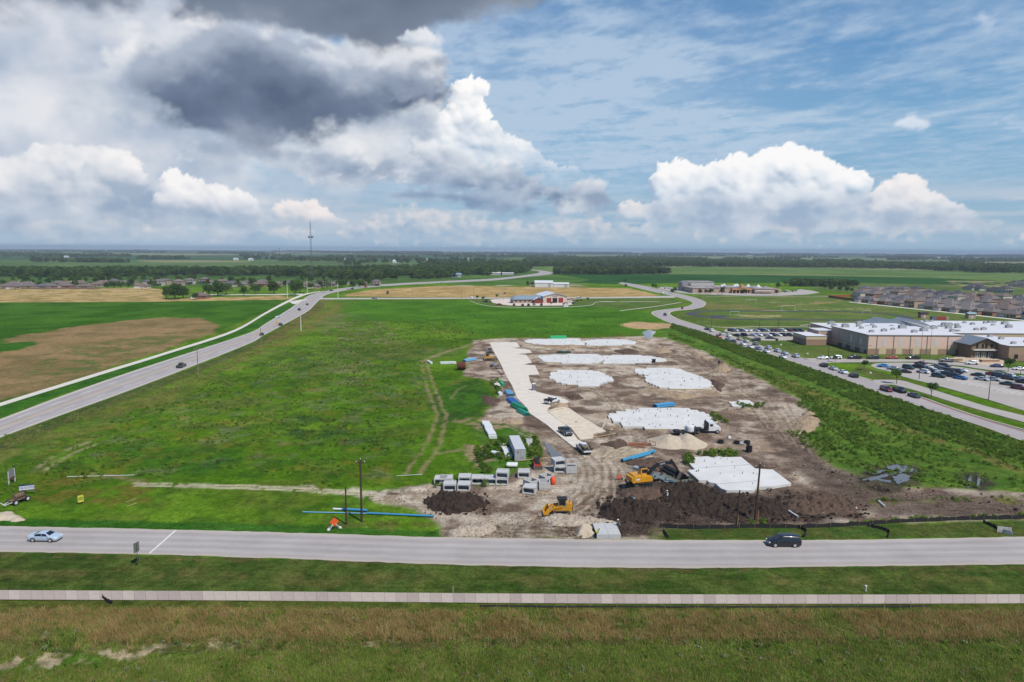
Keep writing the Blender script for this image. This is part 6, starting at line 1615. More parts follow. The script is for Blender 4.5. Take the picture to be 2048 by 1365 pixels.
 t = thing('tractor_truck', 'white cab truck with bare black chassis in front of the large slab', 'truck', p + Vector((0, 1.2, .0)), math.radians(3))
 part(t, 'chassis', MB().box((-1.6, 0, .85), (7.2, .9, .28)).box((-3.2, 0, 1.15), (3.2, 2.2, .14)), DARKST)
 cab = part(t, 'cab', MB().extr([(-.1, .9), (-.1, 2.6), (.15, 2.75), (1.15, 2.7), (1.55, 1.9), (2.9, 1.65), (3.1, 1.0), (3.0, .7), (-.1, .7)], -1.05, 1.05), PAINTS['white'])
 part(cab, 'cab_window', MB().box((.55, -1.056, 2.15), (.75, .02, .6)).box((.55, 1.056, 2.15), (.75, .02, .6)), GLASS)
 part(cab, 'windscreen', MB().add([(1.575, -.9, 1.93), (1.575, .9, 1.93), (1.19, .9, 2.64), (1.19, -.9, 2.64)], [(0, 1, 2, 3)]), GLASS)
 part(cab, 'bumper', MB().box((3.12, 0, .75), (.16, 2.1, .35)), STEEL)
 part(t, 'headache_rack', MB().box((-.5, 0, 1.9), (.5, 1.9, 2.0)).box((-.5, .5, 3.0), (.2, .3, .5)), DARKST)
 wm = MB(); wm.cyl((0, -.18, 0), (0, .18, 0), .5, None, 18); wm = wm.mesh('wheel', TYRE, 40); rm = MB(); rm.cyl((0, -.19, 0), (0, .19, 0), .28, None, 14); rm = rm.mesh('rim', RIM)
 for x_ in (2.2, -2.7, -3.9):
  for s in (-1, 1): link('rim', rm, link('wheel', wm, t, (x_, s * .92, .5)))
 part(t, 'winch_drum', MB().cyl((-4.7, -.95, 1.5), (-4.7, .2, 1.5), .55, None, 16), mat('winch_blue', S(66, 110, 160), .5))
 part(t, 'rear_frame', bar(bar(MB().box((-4.6, 0, 1.3), (.4, 2.2, .5)), (-4.4, -.9, 1.3), (-3.4, -.9, 2.0), .12, .12), (-4.4, .9, 1.3), (-3.4, .9, 2.0), .12, .12), mat('frame_blue', S(44, 70, 110), .5))
 p = P(1371, 872)
 t = thing('tank_trailer', 'low trailer carrying a round white water tank', 'trailer', p + Vector((0, 1.2, 0)), math.radians(3))
 part(t, 'deck', MB().box((0, 0, .75), (6.0, 2.2, .18)).box((3.4, 0, .7), (1.2, .3, .16)), DARKST)
 for x_ in (-1.2, -.1):
  for s in (-1, 1): link('rim', rm, link('wheel', wm, t, (x_, s * 1.0, .45)))
 part(t, 'ramp', bar(bar(MB(), (-3.0, .7, .8), (-3.9, .7, 1.3), .5, .08), (-3.0, -.7, .8), (-3.9, -.7, 1.3), .5, .08), mat('ramp_blue_grey', S(150, 156, 176), .5))
 part(t, 'tool_box', MB().box((-2.0, 0, 1.05), (1.2, 1.6, .4)), BLACKTRIM)
 tk = MB()
 prof = [(1.05, .0), (1.1, .08), (1.1, .35), (1.07, .38), (1.1, .42), (1.1, .75), (1.07, .78), (1.1, .82), (1.1, 1.25), (1.0, 1.45), (.5, 1.6), (.22, 1.62), (.22, 1.7), (.02, 1.72)]
 tk.loft([[(1.3 + r * math.cos(2 * math.pi * q / 24), r * math.sin(2 * math.pi * q / 24), .85 + z) for q in range(24)] for r, z in prof])
 tag(link('water_tank', tk.mesh('water_tank', WHITEP, 35), None, t.location, t.rotation_euler.z), 'round white plastic water tank standing on the trailer', 'tank')
 # ---- pipes and materials
 pipe_stack('pipe_bundle', 'bright blue pipe bundle behind the large slab', (1310, 816), (1346, 812), .28, [4, 3], BLUEP)
 pipe_stack('pipe_bundle', 'deep blue pipes along the left edge of the drive', (1020, 800), (1034, 812), .22, [6, 5], mat('deep_blue_pipe', S(40, 110, 190), .5))
 pipe_stack('pipe_bundle', 'green pipes below the deep blue ones', (1027, 812), (1050, 824), .22, [5, 4, 3], GREENP)
 pipe_stack('pipe_bundle', 'teal pipes at the lower end of the pipe row', (1039, 822), (1055, 832), .2, [5, 3], mat('teal_pipe', S(40, 160, 140), .5))
 pipe_stack('pipe_bundle', 'short pale blue pipes above the deep blue ones', (1015, 784), (1022, 793), .2, [6, 5], LBLUEP)
 pipe_stack('pipe_bundle', 'pale blue pipes beside the rusty drum', (928, 724), (951, 720), .25, [4, 3], LBLUEP)
 pipe_stack('pipe_bundle', 'long bright green pipes behind the farthest slab', (1100, 678.5), (1132, 678.2), .3, [5, 4, 3], mat('bright_green_pipe', S(40, 184, 120), .5))
 pipe_stack('large_pipe', 'single large blue pipe lying across the mud by the pool', (1244, 925), (1308, 906), .38, [1], mat('pool_blue_pipe', S(70, 150, 190), .45))
 pipe_stack('large_pipe', 'slim blue pipe lying beside the large blue pipe', (1262, 921), (1300, 910), .2, [1], BLUEP)
 pipe_stack('large_pipe', 'thick blue pipe in front of the tall utility pole', (684, 1021.5), (734, 1024), .22, [1], BLUEP)
 pipe_stack('large_pipe', 'white pipe end lying left of the thick blue pipe', (666, 1020.5), (683, 1021.4), .18, [1], WHITEP)
 pipe_stack('large_pipe', 'long thin blue pipe in the grass left of the utility poles', (606, 1026), (735, 1029), .10, [1], LBLUEP)
 pipe_stack('large_pipe', 'long blue pipe in the grass ending at the clay heap', (735, 1029), (868, 1035), .17, [1], BLUEP)
 pipe_stack('pipe_bundle', 'black corrugated pipes leaning beyond the muddy pool', (1330, 940), (1368, 960), .28, [4, 2], BLACKP)
 pipe_stack('pipe_bundle', 'grey pipes at the edge of the muddy pool', (1268, 936), (1302, 946), .2, [3], mat('grey_pipe', S(160, 176, 190), .5))
 pipe_stack('pipe_bundle', 'two white concrete pipes in front of the container', (1014, 934), (1035, 934.5), .42, [2], WHITEP)
 pipe_stack('large_pipe', 'fallen white pipe on the mud right of the poles', (1577, 1024), (1596, 1036), .16, [1], WHITEP)
 pipe_stack('large_pipe', 'short white pipe end near the far mud', (1711, 1016), (1713, 1021), .16, [1], WHITEP)
 pipe_stack('large_pipe', 'bent white pipe on the grass beside the mud', (1757, 1004), (1770, 1015), .14, [1], WHITEP)
 pipe_stack('large_pipe', 'thin white pipe lying in the field near the yellow sign', (134, 955), (268, 951.5), .06, [1], WHITEP)
 pipe_stack('large_pipe', 'thin white pipe lying in the field near the culvert row', (793, 953), (845, 950), .05, [1], WHITEP)
 pipe_stack('timber_pole', 'thin timber pole lying near the container doors', (1030, 924), (1102, 916), .07, [1], WOOD)
 pipe_stack('timber_pole', 'upper of two thin timber poles in the roadside grass', (252, 1006), (272, 998), .05, [1], WOOD)
 pipe_stack('timber_pole', 'lower of two thin timber poles in the roadside grass', (254, 1015), (274, 1007), .05, [1], WOOD)
 def boards(label, a, b, w, n, m, name='board_stack'):
  p, q = P(*a), P(*b); d = q - p
  t = thing(name, label, 'boards', (p + q) / 2, math.atan2(d.y, d.x))
  for k in range(n):
   L_ = d.length / n
   part(t, 'board', MB().box((-d.length / 2 + L_ * (k + .5), random.uniform(-.15, .15), .35 + random.uniform(-.08, .08)), (L_ * .97, w, .7), random.uniform(-.05, .05)), m)
 boards('long stack of white boards in the grass behind the container', (971, 847), (984, 874), 2.0, 4, WHITEP)
 boards('white boards lying left of the container', (1005, 893), (1020, 917), 1.6, 3, WHITEP)
 boards('small white board heap in the weeds left of the container', (982, 909), (997, 911), 1.4, 2, WHITEP)
 boards('short white board at the foot of the long board stack', (978, 877), (994, 877), .6, 1, WHITEP)
 boards('white panels piled left of the rusty drum', (880, 728), (912, 727), 2.2, 5, WHITEP)
 boards('lone white panel in the grass by the wheel tracks', (855, 724), (862, 728), 1.0, 1, WHITEP)
 boards('white grid panels among the weeds beside the drive', (990, 768), (1001, 780), 1.8, 3, mat('grid_white', S(214, 214, 206), .7, var=.25, scale=4))
 boards('small white panels below the grid panels', (996, 786), (1002, 791), 1.2, 2, WHITEP)
 boards('thin green panels beside the white grid panels', (1002, 764), (1007, 773), 1.0, 2, GREENP)
 boards('dark green crate bundle behind the second slab row', (1114, 706), (1141, 706), 2.6, 6, DGREENP, 'crate_bundle')
 rs = random.Random(3)
 for k, (px, py, c) in enumerate([(986, 731, (120, 150, 180)), (992, 735, (90, 80, 78)), (997, 737, (150, 140, 132)), (999, 743, (216, 200, 190)), (1003, 746, (206, 180, 170)), (1004, 750, (150, 90, 80)), (1007, 754, (184, 170, 176)), (984, 734, (90, 80, 84))]):
  p = P(px, py); mb = MB()
  for q in range(4): mb.box((rs.uniform(-.5, .5), rs.uniform(-.4, .4), rs.uniform(.2, .5)), (rs.uniform(.5, 1.2), rs.uniform(.4, .9), rs.uniform(.3, .7)), rs.uniform(0, 3))
  tag(link('material_pile', mb.mesh('material_pile', mat('pile_tone_%d' % k, S(*c), .8, var=.35, scale=3)), None, p), 'heap of %s packaged material beside the drive, %s from the bulldozer' % (('bluish', 'dark', 'grey', 'pale', 'pinkish', 'rusty', 'mauve', 'blackish')[k], ('first', 'second', 'third', 'fourth', 'fifth', 'sixth', 'seventh', 'nearest')[k]), 'materials', 'material piles along the drive')
 # rusty drum
 p = P(922, 741)
 t = thing('rusty_drum', 'large rusty brown drum roller lying in the grass', 'drum', p + Vector((0, 1.6, 0)), math.radians(8))
 DB = mat('rust_brown', S(104, 52, 36), .85, var=.25, scale=1.5)
 part(t, 'shell', MB().pipe((-1.5, 0, 1.5), (1.5, 0, 1.5), 1.5, 1.25, 22), DB, 40)
 for k in range(5): part(t, 'hoop', MB().pipe((-1.4 + k * .7 - .05, 0, 1.5), (-1.4 + k * .7 + .05, 0, 1.5), 1.57, 1.49, 22), RUST)
 # portable toilet
 p = P(1067.5, 782)
 t = thing('portable_toilet', 'grey portable toilet with a white roof on the drive', 'portable toilet', p + Vector((0, .6, .12)), .1)
 part(t, 'cabin', MB().box((0, 0, 1.05), (1.15, 1.15, 2.1)), mat('toilet_grey', S(112, 112, 120), .6))
 part(t, 'roof_cap', MB().box((0, 0, 2.2), (1.25, 1.25, .2), top=(.8, .8)), WHITEP)
 d = part(t, 'door', MB().box((0, -.59, 1.0), (.7, .04, 1.8)), mat('toilet_door', S(134, 134, 142), .6)); part(d, 'door_handle', MB().box((.25, -.62, 1.0), (.06, .04, .15)), BLACKTRIM)
 # manhole rings
 for px, py, h, lb in ((1443, 888, .7, 'black manhole ring nearest the sand piles'), (1475, 889, .6, 'black manhole ring in the middle of the group'), (1496, 890, .8, 'black manhole ring behind the tallest one'), (1500, 905, 1.3, 'tall black manhole ring nearest the road')):
  p = P(px, py)
  tag(link('manhole_ring', MB().pipe((0, 0, 0), (0, 0, h), .72, .58, 20).mesh('manhole_ring', BLACKP, 40), None, p + Vector((0, .7, 0))), lb, 'manhole ring', 'black manhole rings')
 p = P(1458, 877); tag(link('white_bag', MB().box((0, 0, .3), (.9, .6, .6), .4, top=(.7, .7)).mesh('white_bag', WHITEP), None, p), 'white bag lying behind the manhole rings', 'bag')
 p = P(1487, 888); tag(link('pallet', MB().box((0, 0, .1), (1.6, .9, .16), -.5).box((-.2, .2, .3), (.6, .3, .2)).mesh('pallet', WHITEP), None, p), 'white pallet between the manhole rings', 'pallet')
 p = P(1308, 726); tag(link('black_crate', MB().box((0, 0, .55), (1.3, 1.0, 1.1)).box((0, 0, 1.12), (1.4, 1.1, .08)).mesh('black_crate', BLACKP), None, (p.x, p.y + .5, .3)), 'black crate standing on the second row slab', 'crate')
 p = P(1438, 727); tag(link('black_barrel', MB().cyl((0, 0, 0), (0, 0, 1.0), .45, .45, 14).cyl((0, 0, 1.0), (0, 0, 1.05), .47, .47, 14).mesh('black_barrel', BLACKP, 40), None, p), 'black barrel at the edge of the weeds', 'barrel')
 # trench frame, rusty
 t = thing('trench_frame', 'rusty steel trench frame lying by the sand piles', 'frame', P(1278, 893), math.radians(-12))
 part(t, 'side_beam', bar(bar(MB(), (-2.6, .9, .3), (2.8, 1.4, .3), .25, .4), (-2.6, -.6, .3), (1.4, -1.4, .3), .25, .35), mat('frame_rust', S(176, 116, 84), .85, var=.2, scale=2))
 part(t, 'hoop', bar(bar(bar(MB(), (2.4, 1.2, 0), (2.4, 1.2, 1.2), .15, .15), (2.4, 1.2, 1.2), (3.8, .8, 1.0), .15, .15), (3.8, .8, 1.0), (3.8, .8, 0), .15, .15), mat('frame_rust', S(176, 116, 84)))
 for a, b, lb in (((1197, 868), (1211, 852), 'white straight edge leaning over the pad corner'), ((1184, 877), (1232, 868), 'long timber beam at the corner of the compacted pad'), ((1098, 823), (1128, 818), 'timber beam lying on the drive')):
  p, q = P(*a), P(*b); q.z = .8 if 'white' in lb else .15; p.z = .15
  tag(link('timber_beam', bar(MB(), p, q, .14, .14).mesh('timber_beam', WHITEP if 'white' in lb else WOOD)), lb, 'beam')
 # orange things
 p = P(1106, 971); tag(link('orange_bag', MB().loft([[(r * math.cos(2 * math.pi * q / 10) * sx, r * math.sin(2 * math.pi * q / 10), z) for q in range(10)] for r, z, sx in ((.4, 0, 1), (.62, .3, 1), (.6, .9, .9), (.45, 1.4, .8), (.1, 1.7, 1))]).mesh('orange_bag', ORANGE, 60), None, p + Vector((0, .6, 0))), 'bright orange bulk bag beside the concrete chambers', 'bag')
 t = thing('barrier_mesh', 'torn orange barrier mesh standing in the mud left of the excavator', 'barrier', P(1238, 960), .2)
 part(t, 'mesh_sheet', MB().extr([(-.6, .2), (-.4, 1.1), (.1, .9), (.5, 1.2), (.6, .3)], -.02, .02), mat('barrier_orange', S(214, 110, 84), .8, var=.3, scale=3))
 for x_ in (-.5, .5): part(t, 'stake', MB().cyl((x_, .04, 0), (x_, .04, 1.3), .03), WOOD)
 p = P(1267, 1005); tag(link('blue_drum', MB().cyl((0, 0, 0), (0, 0, .8), .38, .34, 12).cyl((0, 0, .8), (0, 0, .95), .2, .18, 10).mesh('blue_drum', mat('pale_blue_plastic', S(110, 150, 168), .5), 40), None, p), 'pale blue plastic drum on the clay heap behind the culvert', 'drum')
 person('worker in a yellow green vest bending at the road culvert', P(1193, 1077) + Vector((0, .3, 0)), math.radians(10), (200, 210, 60), (58, 56, 60), (230, 228, 220), (206, 226, 70), 42)
 person('worker in white standing on the clay below the excavator', P(1334, 1004) + Vector((0, 0, .35)), math.radians(160), (226, 226, 224), (90, 90, 96), (240, 240, 238), None, 0)
 person('worker in grey behind the road culvert', P(1241, 1068) + Vector((0, 1.5, .1)), math.radians(200), (150, 150, 150), (70, 66, 64), (240, 240, 238), None, 15)
 # ---- silt fences
 FAB = mat('silt_fence_fabric', S(30, 30, 32), .85, var=.2, scale=2)
 def silt(label, px, h=.75, step=2.6):
  c = smooth(W2(px), 8); c = resamp(c, max(6, int(len(c))))
  o = c[0]; t = thing('silt_fence', label, 'silt fence', (o[0], o[1], 0), 0, 'black silt fences')
  vs = []
  for i, q in enumerate(c):
   hh = h * (1 + .16 * math.sin(i * 1.7))
   vs += [(q[0] - o[0], q[1] - o[1], -.02), (q[0] - o[0] + .05 * math.sin(i * 2.1), q[1] - o[1] + .10, hh)]
  n = len(c)
  f = MB().add(vs, [(2 * i, 2 * i + 2, 2 * i + 3, 2 * i + 1) for i in range(n - 1)])
  part(t, 'fabric', f, FAB)
  d = np.concatenate([[0], np.cumsum(np.hypot(*np.diff(c, axis=0).T))])
  st = MB().box((0, 0, .38), (.045, .045, .84)).mesh('stake', mat('grey_stake', S(150, 132, 104), .9))
  for s in np.arange(.3, d[-1], step):
   link('stake', st, t, (np.interp(s, d, c[:, 0]) - o[0], np.interp(s, d, c[:, 1]) - o[1] - .06, .0))
 silt('long black silt fence along the front of the site', [(1320, 1055), (1360, 1057), (1420, 1058), (1500, 1056), (1600, 1056.5), (1680, 1053.5), (1740, 1050), (1800, 1046), (1900, 1041.5), (2048, 1037), (2140, 1034), (2380, 1030)], .62)
 silt('short slack silt fence leg by the end of the long fence', [(1327, 1061), (1331, 1070), (1337, 1078)], .5)
 silt('curled silt fence leg behind the minivan', [(1597, 1057), (1608, 1062), (1614, 1067), (1608, 1075)], .5)
 silt('curled silt fence leg in the middle of the right verge', [(1735, 1053), (1760, 1059), (1776, 1064), (1780, 1070), (1776, 1076)], .5)
 silt('silt fence leg ending at the fallen board', [(1966, 1046), (1985, 1054), (2006, 1066)], .5)
 silt('low silt fence along the footpath hidden in tall grass', [(960, 1213), (1100, 1214.5), (1300, 1215), (1500, 1215.5), (1700, 1215), (1860, 1214)], .15, 3.5)
 silt('folded scrap of silt fence beside the left footpath', [(204, 1196), (212, 1204), (224, 1210)], .5, 5)
 t = thing('fallen_board', 'torn white sign board collapsed on the right verge', 'board', P(2008, 1066), math.radians(-30))
 part(t, 'panel', MB().box((0, 0, .5), (2.0, .1, 1.0), .2).box((.5, -.3, .3), (1.2, .08, .7), -.3), mat('weathered_board', S(206, 202, 196), .8, var=.3, scale=2))
 part(t, 'post', bar(MB(), (-1.0, .1, 0), (.8, .3, 1.2), .09, .09), RUST)
# ------------------------------------------------------------------ vegetation
def leaf_mat(name, dark, light, trans=.25, scale=.35):
 m = bpy.data.materials.new(name); m.use_nodes = True
 nt = m.node_tree; N = nt.nodes; L = nt.links.new
 b = N['Principled BSDF']; b.inputs['Roughness'].default_value = .75; b.inputs['Specular IOR Level'].default_value = .05
 oi = N.new('ShaderNodeObjectInfo'); tc = N.new('ShaderNodeNewGeometry')
 nz = N.new('ShaderNodeTexNoise'); nz.inputs['Scale'].default_value = scale; nz.inputs['Detail'].default_value = 4
 L(tc.outputs['Position'], nz.inputs[0])
 ad = N.new('ShaderNodeMath'); ad.operation = 'MULTIPLY_ADD'; ad.inputs[1].default_value = .55
 L(oi.outputs['Random'], ad.inputs[0])
 mr = N.new('ShaderNodeMapRange'); mr.inputs[1].default_value = .3; mr.inputs[2].default_value = .7; mr.inputs[3].default_value = -.1; mr.inputs[4].default_value = .6
 L(nz.outputs[0], mr.inputs[0]); L(mr.outputs[0], ad.inputs[2])
 mx = N.new('ShaderNodeMix'); mx.data_type = 'RGBA'; mx.inputs[6].default_value = (*dark, 1); mx.inputs[7].default_value = (*light, 1)
 L(ad.outputs[0], mx.inputs[0]); L(mx.outputs[2], b.inputs['Base Color'])
 if trans:
  tl = N.new('ShaderNodeBsdfTranslucent'); L(mx.outputs[2], tl.inputs[0])
  ms = N.new('ShaderNodeMixShader'); ms.inputs[0].default_value = trans
  L(b.outputs[0], ms.inputs[1]); L(tl.outputs[0], ms.inputs[2]); L(ms.outputs[0], N['Material Output'].inputs[0])
 return m
LEAF = leaf_mat('tree_leaves', S(52, 78, 34), S(98, 126, 54))
WOODL = leaf_mat('woodland_leaves', S(38, 62, 30), S(98, 122, 56), .2, .03)
WEEDL = leaf_mat('weed_leaves', S(82, 114, 44), S(138, 164, 68), .4, .12)
BRIGHTL = leaf_mat('bright_weed_leaves', S(96, 134, 44), S(146, 170, 70), .35, .15)
DRYG = leaf_mat('dry_grass_blades', S(176, 150, 92), S(216, 190, 128), .4, .25)
GRNG = leaf_mat('green_grass_blades', S(118, 142, 56), S(170, 188, 90), .4, .25)
MIXG = leaf_mat('mixed_grass_blades', S(128, 136, 66), S(176, 174, 104), .4, .25)
BARK = mat('bark', S(96, 82, 68), .95, var=.25, scale=3)
def crown_mesh(name, h, r, n, leaf, seed, m, z0=.12, lobes=11, flat=.95):
 rs = np.random.RandomState(seed)
 lob = []
 for k in range(lobes):
  a = rs.uniform(0, 2 * math.pi); q = rs.uniform(.15, .62) * r
  lob.append((q * math.cos(a), q * math.sin(a), h * rs.uniform(z0 + .2, .82), r * rs.uniform(.34, .58)))
 lob.append((0, 0, h * .72, r * .6))
 V = []; F = []
 for k in range(n):
  x, y, z, q = lob[rs.randint(len(lob))]
  d = rs.normal(size=3); d /= np.linalg.norm(d)
  if d[2] < -.3: d[2] *= -.6
  rad = q * rs.uniform(.72, 1.08)
  c = np.array([x, y, z]) + d * rad * np.array([1, 1, flat])
  if c[2] < h * z0: c[2] = h * z0 + rs.uniform(0, .3)
  nn = d + rs.normal(size=3) * .55; nn /= np.linalg.norm(nn)
  t = np.cross(nn, rs.normal(size=3)); t /= np.linalg.norm(t); b = np.cross(nn, t)
  s = leaf * rs.uniform(.6, 1.3)
  i = len(V)
  V += [tuple(c + t * s * .5), tuple(c + b * s * .42 + nn * s * .12), tuple(c - t * s * .5), tuple(c - b * s * .42 - nn * s * .12)]
  F.append((i, i + 1, i + 2, i + 3))
 me = bpy.data.meshes.new(name); me.from_pydata(V, [], F); me.materials.append(m); me.update()
 return me
def trunk_mesh(h, r, seed, top=.7):
 rs = random.Random(seed); mb = MB()
 mb.cyl((0, 0, -.1), (0, 0, h * .42), r, r * .7, 8)
 for k in range(5):
  a = k * 1.26 + rs.random(); e = Vector((math.cos(a) * h * .2, math.sin(a) * h * .2, h * rs.uniform(.6, top)))
  mb.cyl((0, 0, h * .38), e, r * .6, r * .18, 6)
 return mb.mesh('trunk', BARK)
TREES = None
def tree_kinds():
 global TREES
 TREES = []
 for k, (h, r) in enumerate([(9, 4.6), (8, 5.0), (10, 4.2), (7, 3.6)]):
  TREES.append((h, r, trunk_mesh(h, .28, k), crown_mesh('crown', h, r, 1500, .62, 40 + k, LEAF)))
 TREES.append((5, 2.0, trunk_mesh(5, .12, 9), crown_mesh('crown', 5, 2.0, 700, .36, 50, LEAF, .32, 7)))
def tree(label, px, py, h, kind=None, group=None, name='tree', wide=1.0, p=None):
 k = kind if kind is not None else random.randrange(4)
 H0, R0, tm, cm = TREES[k]
 p = p or P(px, py)
 t = thing(name, label, 'tree', p, random.uniform(0, 6), group)
 s = h / H0; t.scale = (s * wide, s * wide, s)
 link('trunk', tm, t); link('crown', cm, t)
 return t
def scatter(name, label, cat, pts, scales, meshes, pick=None, rot=None):
 """uncountable vegetation: one object of instanced clumps"""
 pts = np.asarray(pts, float); n = len(pts)
 me = bpy.data.meshes.new(name)
 me.vertices.add(n); me.vertices.foreach_set('co', pts.ravel())
 a = me.attributes.new('size', 'FLOAT', 'POINT'); a.data.foreach_set('value', np.asarray(scales, float))
 a = me.attributes.new('turn', 'FLOAT', 'POINT'); a.data.foreach_set('value', RNG.uniform(0, 6.28, n) if rot is None else rot)
 a = me.attributes.new('pick', 'INT', 'POINT'); a.data.foreach_set('value', (RNG.randint(0, len(meshes), n) if pick is None else pick).astype(np.int32))
 c = bpy.data.collections.new(name + '_clumps')
 for k, m in enumerate(meshes):
  c.objects.link(bpy.data.objects.new('%s_%02d' % (name + '_clump', k), m))
 ng = bpy.data.node_groups.new(name + '_scatter', 'GeometryNodeTree')
 ng.interface.new_socket('Geometry', in_out='INPUT', socket_type='NodeSocketGeometry'); ng.interface.new_socket('Geometry', in_out='OUTPUT', socket_type='NodeSocketGeometry')
 N = ng.nodes; L = ng.links.new
 gi = N.new('NodeGroupInput'); go = N.new('NodeGroupOutput'); ip = N.new('GeometryNodeInstanceOnPoints'); ci = N.new('GeometryNodeCollectionInfo')
 ci.inputs[0].default_value = c; ci.inputs[1].default_value = True; ci.inputs[2].default_value = True
 def attr(nm, ty):
  q = N.new('GeometryNodeInputNamedAttribute'); q.data_type = ty; q.inputs[0].default_value = nm; return q.outputs[0]
 ip.inputs['Pick Instance'].default_value = True
 cx = N.new('ShaderNodeCombineXYZ'); L(attr('turn', 'FLOAT'), cx.inputs[2])
 L(gi.outputs[0], ip.inputs['Points']); L(ci.outputs[0], ip.inputs['Instance']); L(attr('pick', 'INT'), ip.inputs['Instance Index'])
 L(cx.outputs[0], ip.inputs['Rotation']); L(attr('size', 'FLOAT'), ip.inputs['Scale']); L(ip.outputs[0], go.inputs[0])
 o = link(name, me)
 o.modifiers.new('scatter', 'NODES').node_group = ng
 return tag(o, label, cat, None, 'stuff')
def fill(poly, per, seed=0, brk=0.0, ns=8.0, world=False, warp=0.0, ws=4.0, hole=None):
 """random spots inside an outline; per is square metres for each"""
 q = poly if world else W2(poly)
 xs = [a for a, b in q]; ys = [b for a, b in q]
 rs = np.random.RandomState(seed)
 n = int((max(xs) - min(xs)) * (max(ys) - min(ys)) / per)
 x, y = rs.uniform(min(xs), max(xs), n), rs.uniform(min(ys), max(ys), n)
 wa = (fbm(x / ws, y / ws, 5 + seed, 3) - .5) * 4 * warp if warp else 0
 k = sdpoly(x + wa, y + wa, q) > 0
 if brk: k &= fbm(x / ns + 7, y / ns, 80 + seed, 4) + rs.normal(size=n) * .035 > brk
 if hole is not None: k &= sdpoly(x, y, W2(hole)) + (fbm(x / 1.2, y / 1.2, 3, 3) - .5) * 5 < 0
 return np.stack([x[k], y[k], np.full(k.sum(), -.05)], -1)
def blade_tuft(seed, n, h, spread, m, wid=.03, head=False):
 rs = np.random.RandomState(seed); V = []; F = []
 for k in range(n):
  a = rs.uniform(0, 6.28); r = spread * math.sqrt(rs.rand()); b = np.array([r * math.cos(a), r * math.sin(a), 0])
  hh = h * rs.uniform(.55, 1.15); ln = rs.normal(size=2) * .28 * hh
  t = b + np.array([ln[0], ln[1], hh]); mid = b + np.array([ln[0] * .35, ln[1] * .35, hh * .55])
  f = rs.uniform(0, 6.28); w = np.array([math.cos(f), math.sin(f), 0]) * wid
  i = len(V)
  V += [tuple(b - w), tuple(b + w), tuple(mid + w * .8), tuple(mid - w * .8), tuple(t)]
  F += [(i, i + 1, i + 2, i + 3), (i + 3, i + 2, i + 4)]
  if head:
   V += [tuple(t + w * 1.2 - np.array([0, 0, hh * .18])), tuple(t - w * 1.2 - np.array([0, 0, hh * .18])), tuple(t + np.array([0, 0, hh * .06]))]; F.append((i + 5, i + 6, i + 7))
 me = bpy.data.meshes.new('tuft'); me.from_pydata(V, [], F); me.materials.append(m); me.update()
 return me
def weed_clump(seed, h, r, n, leaf, m):
 return crown_mesh('clump', h, r, n, leaf, seed, m, .05, 6, 1.1)
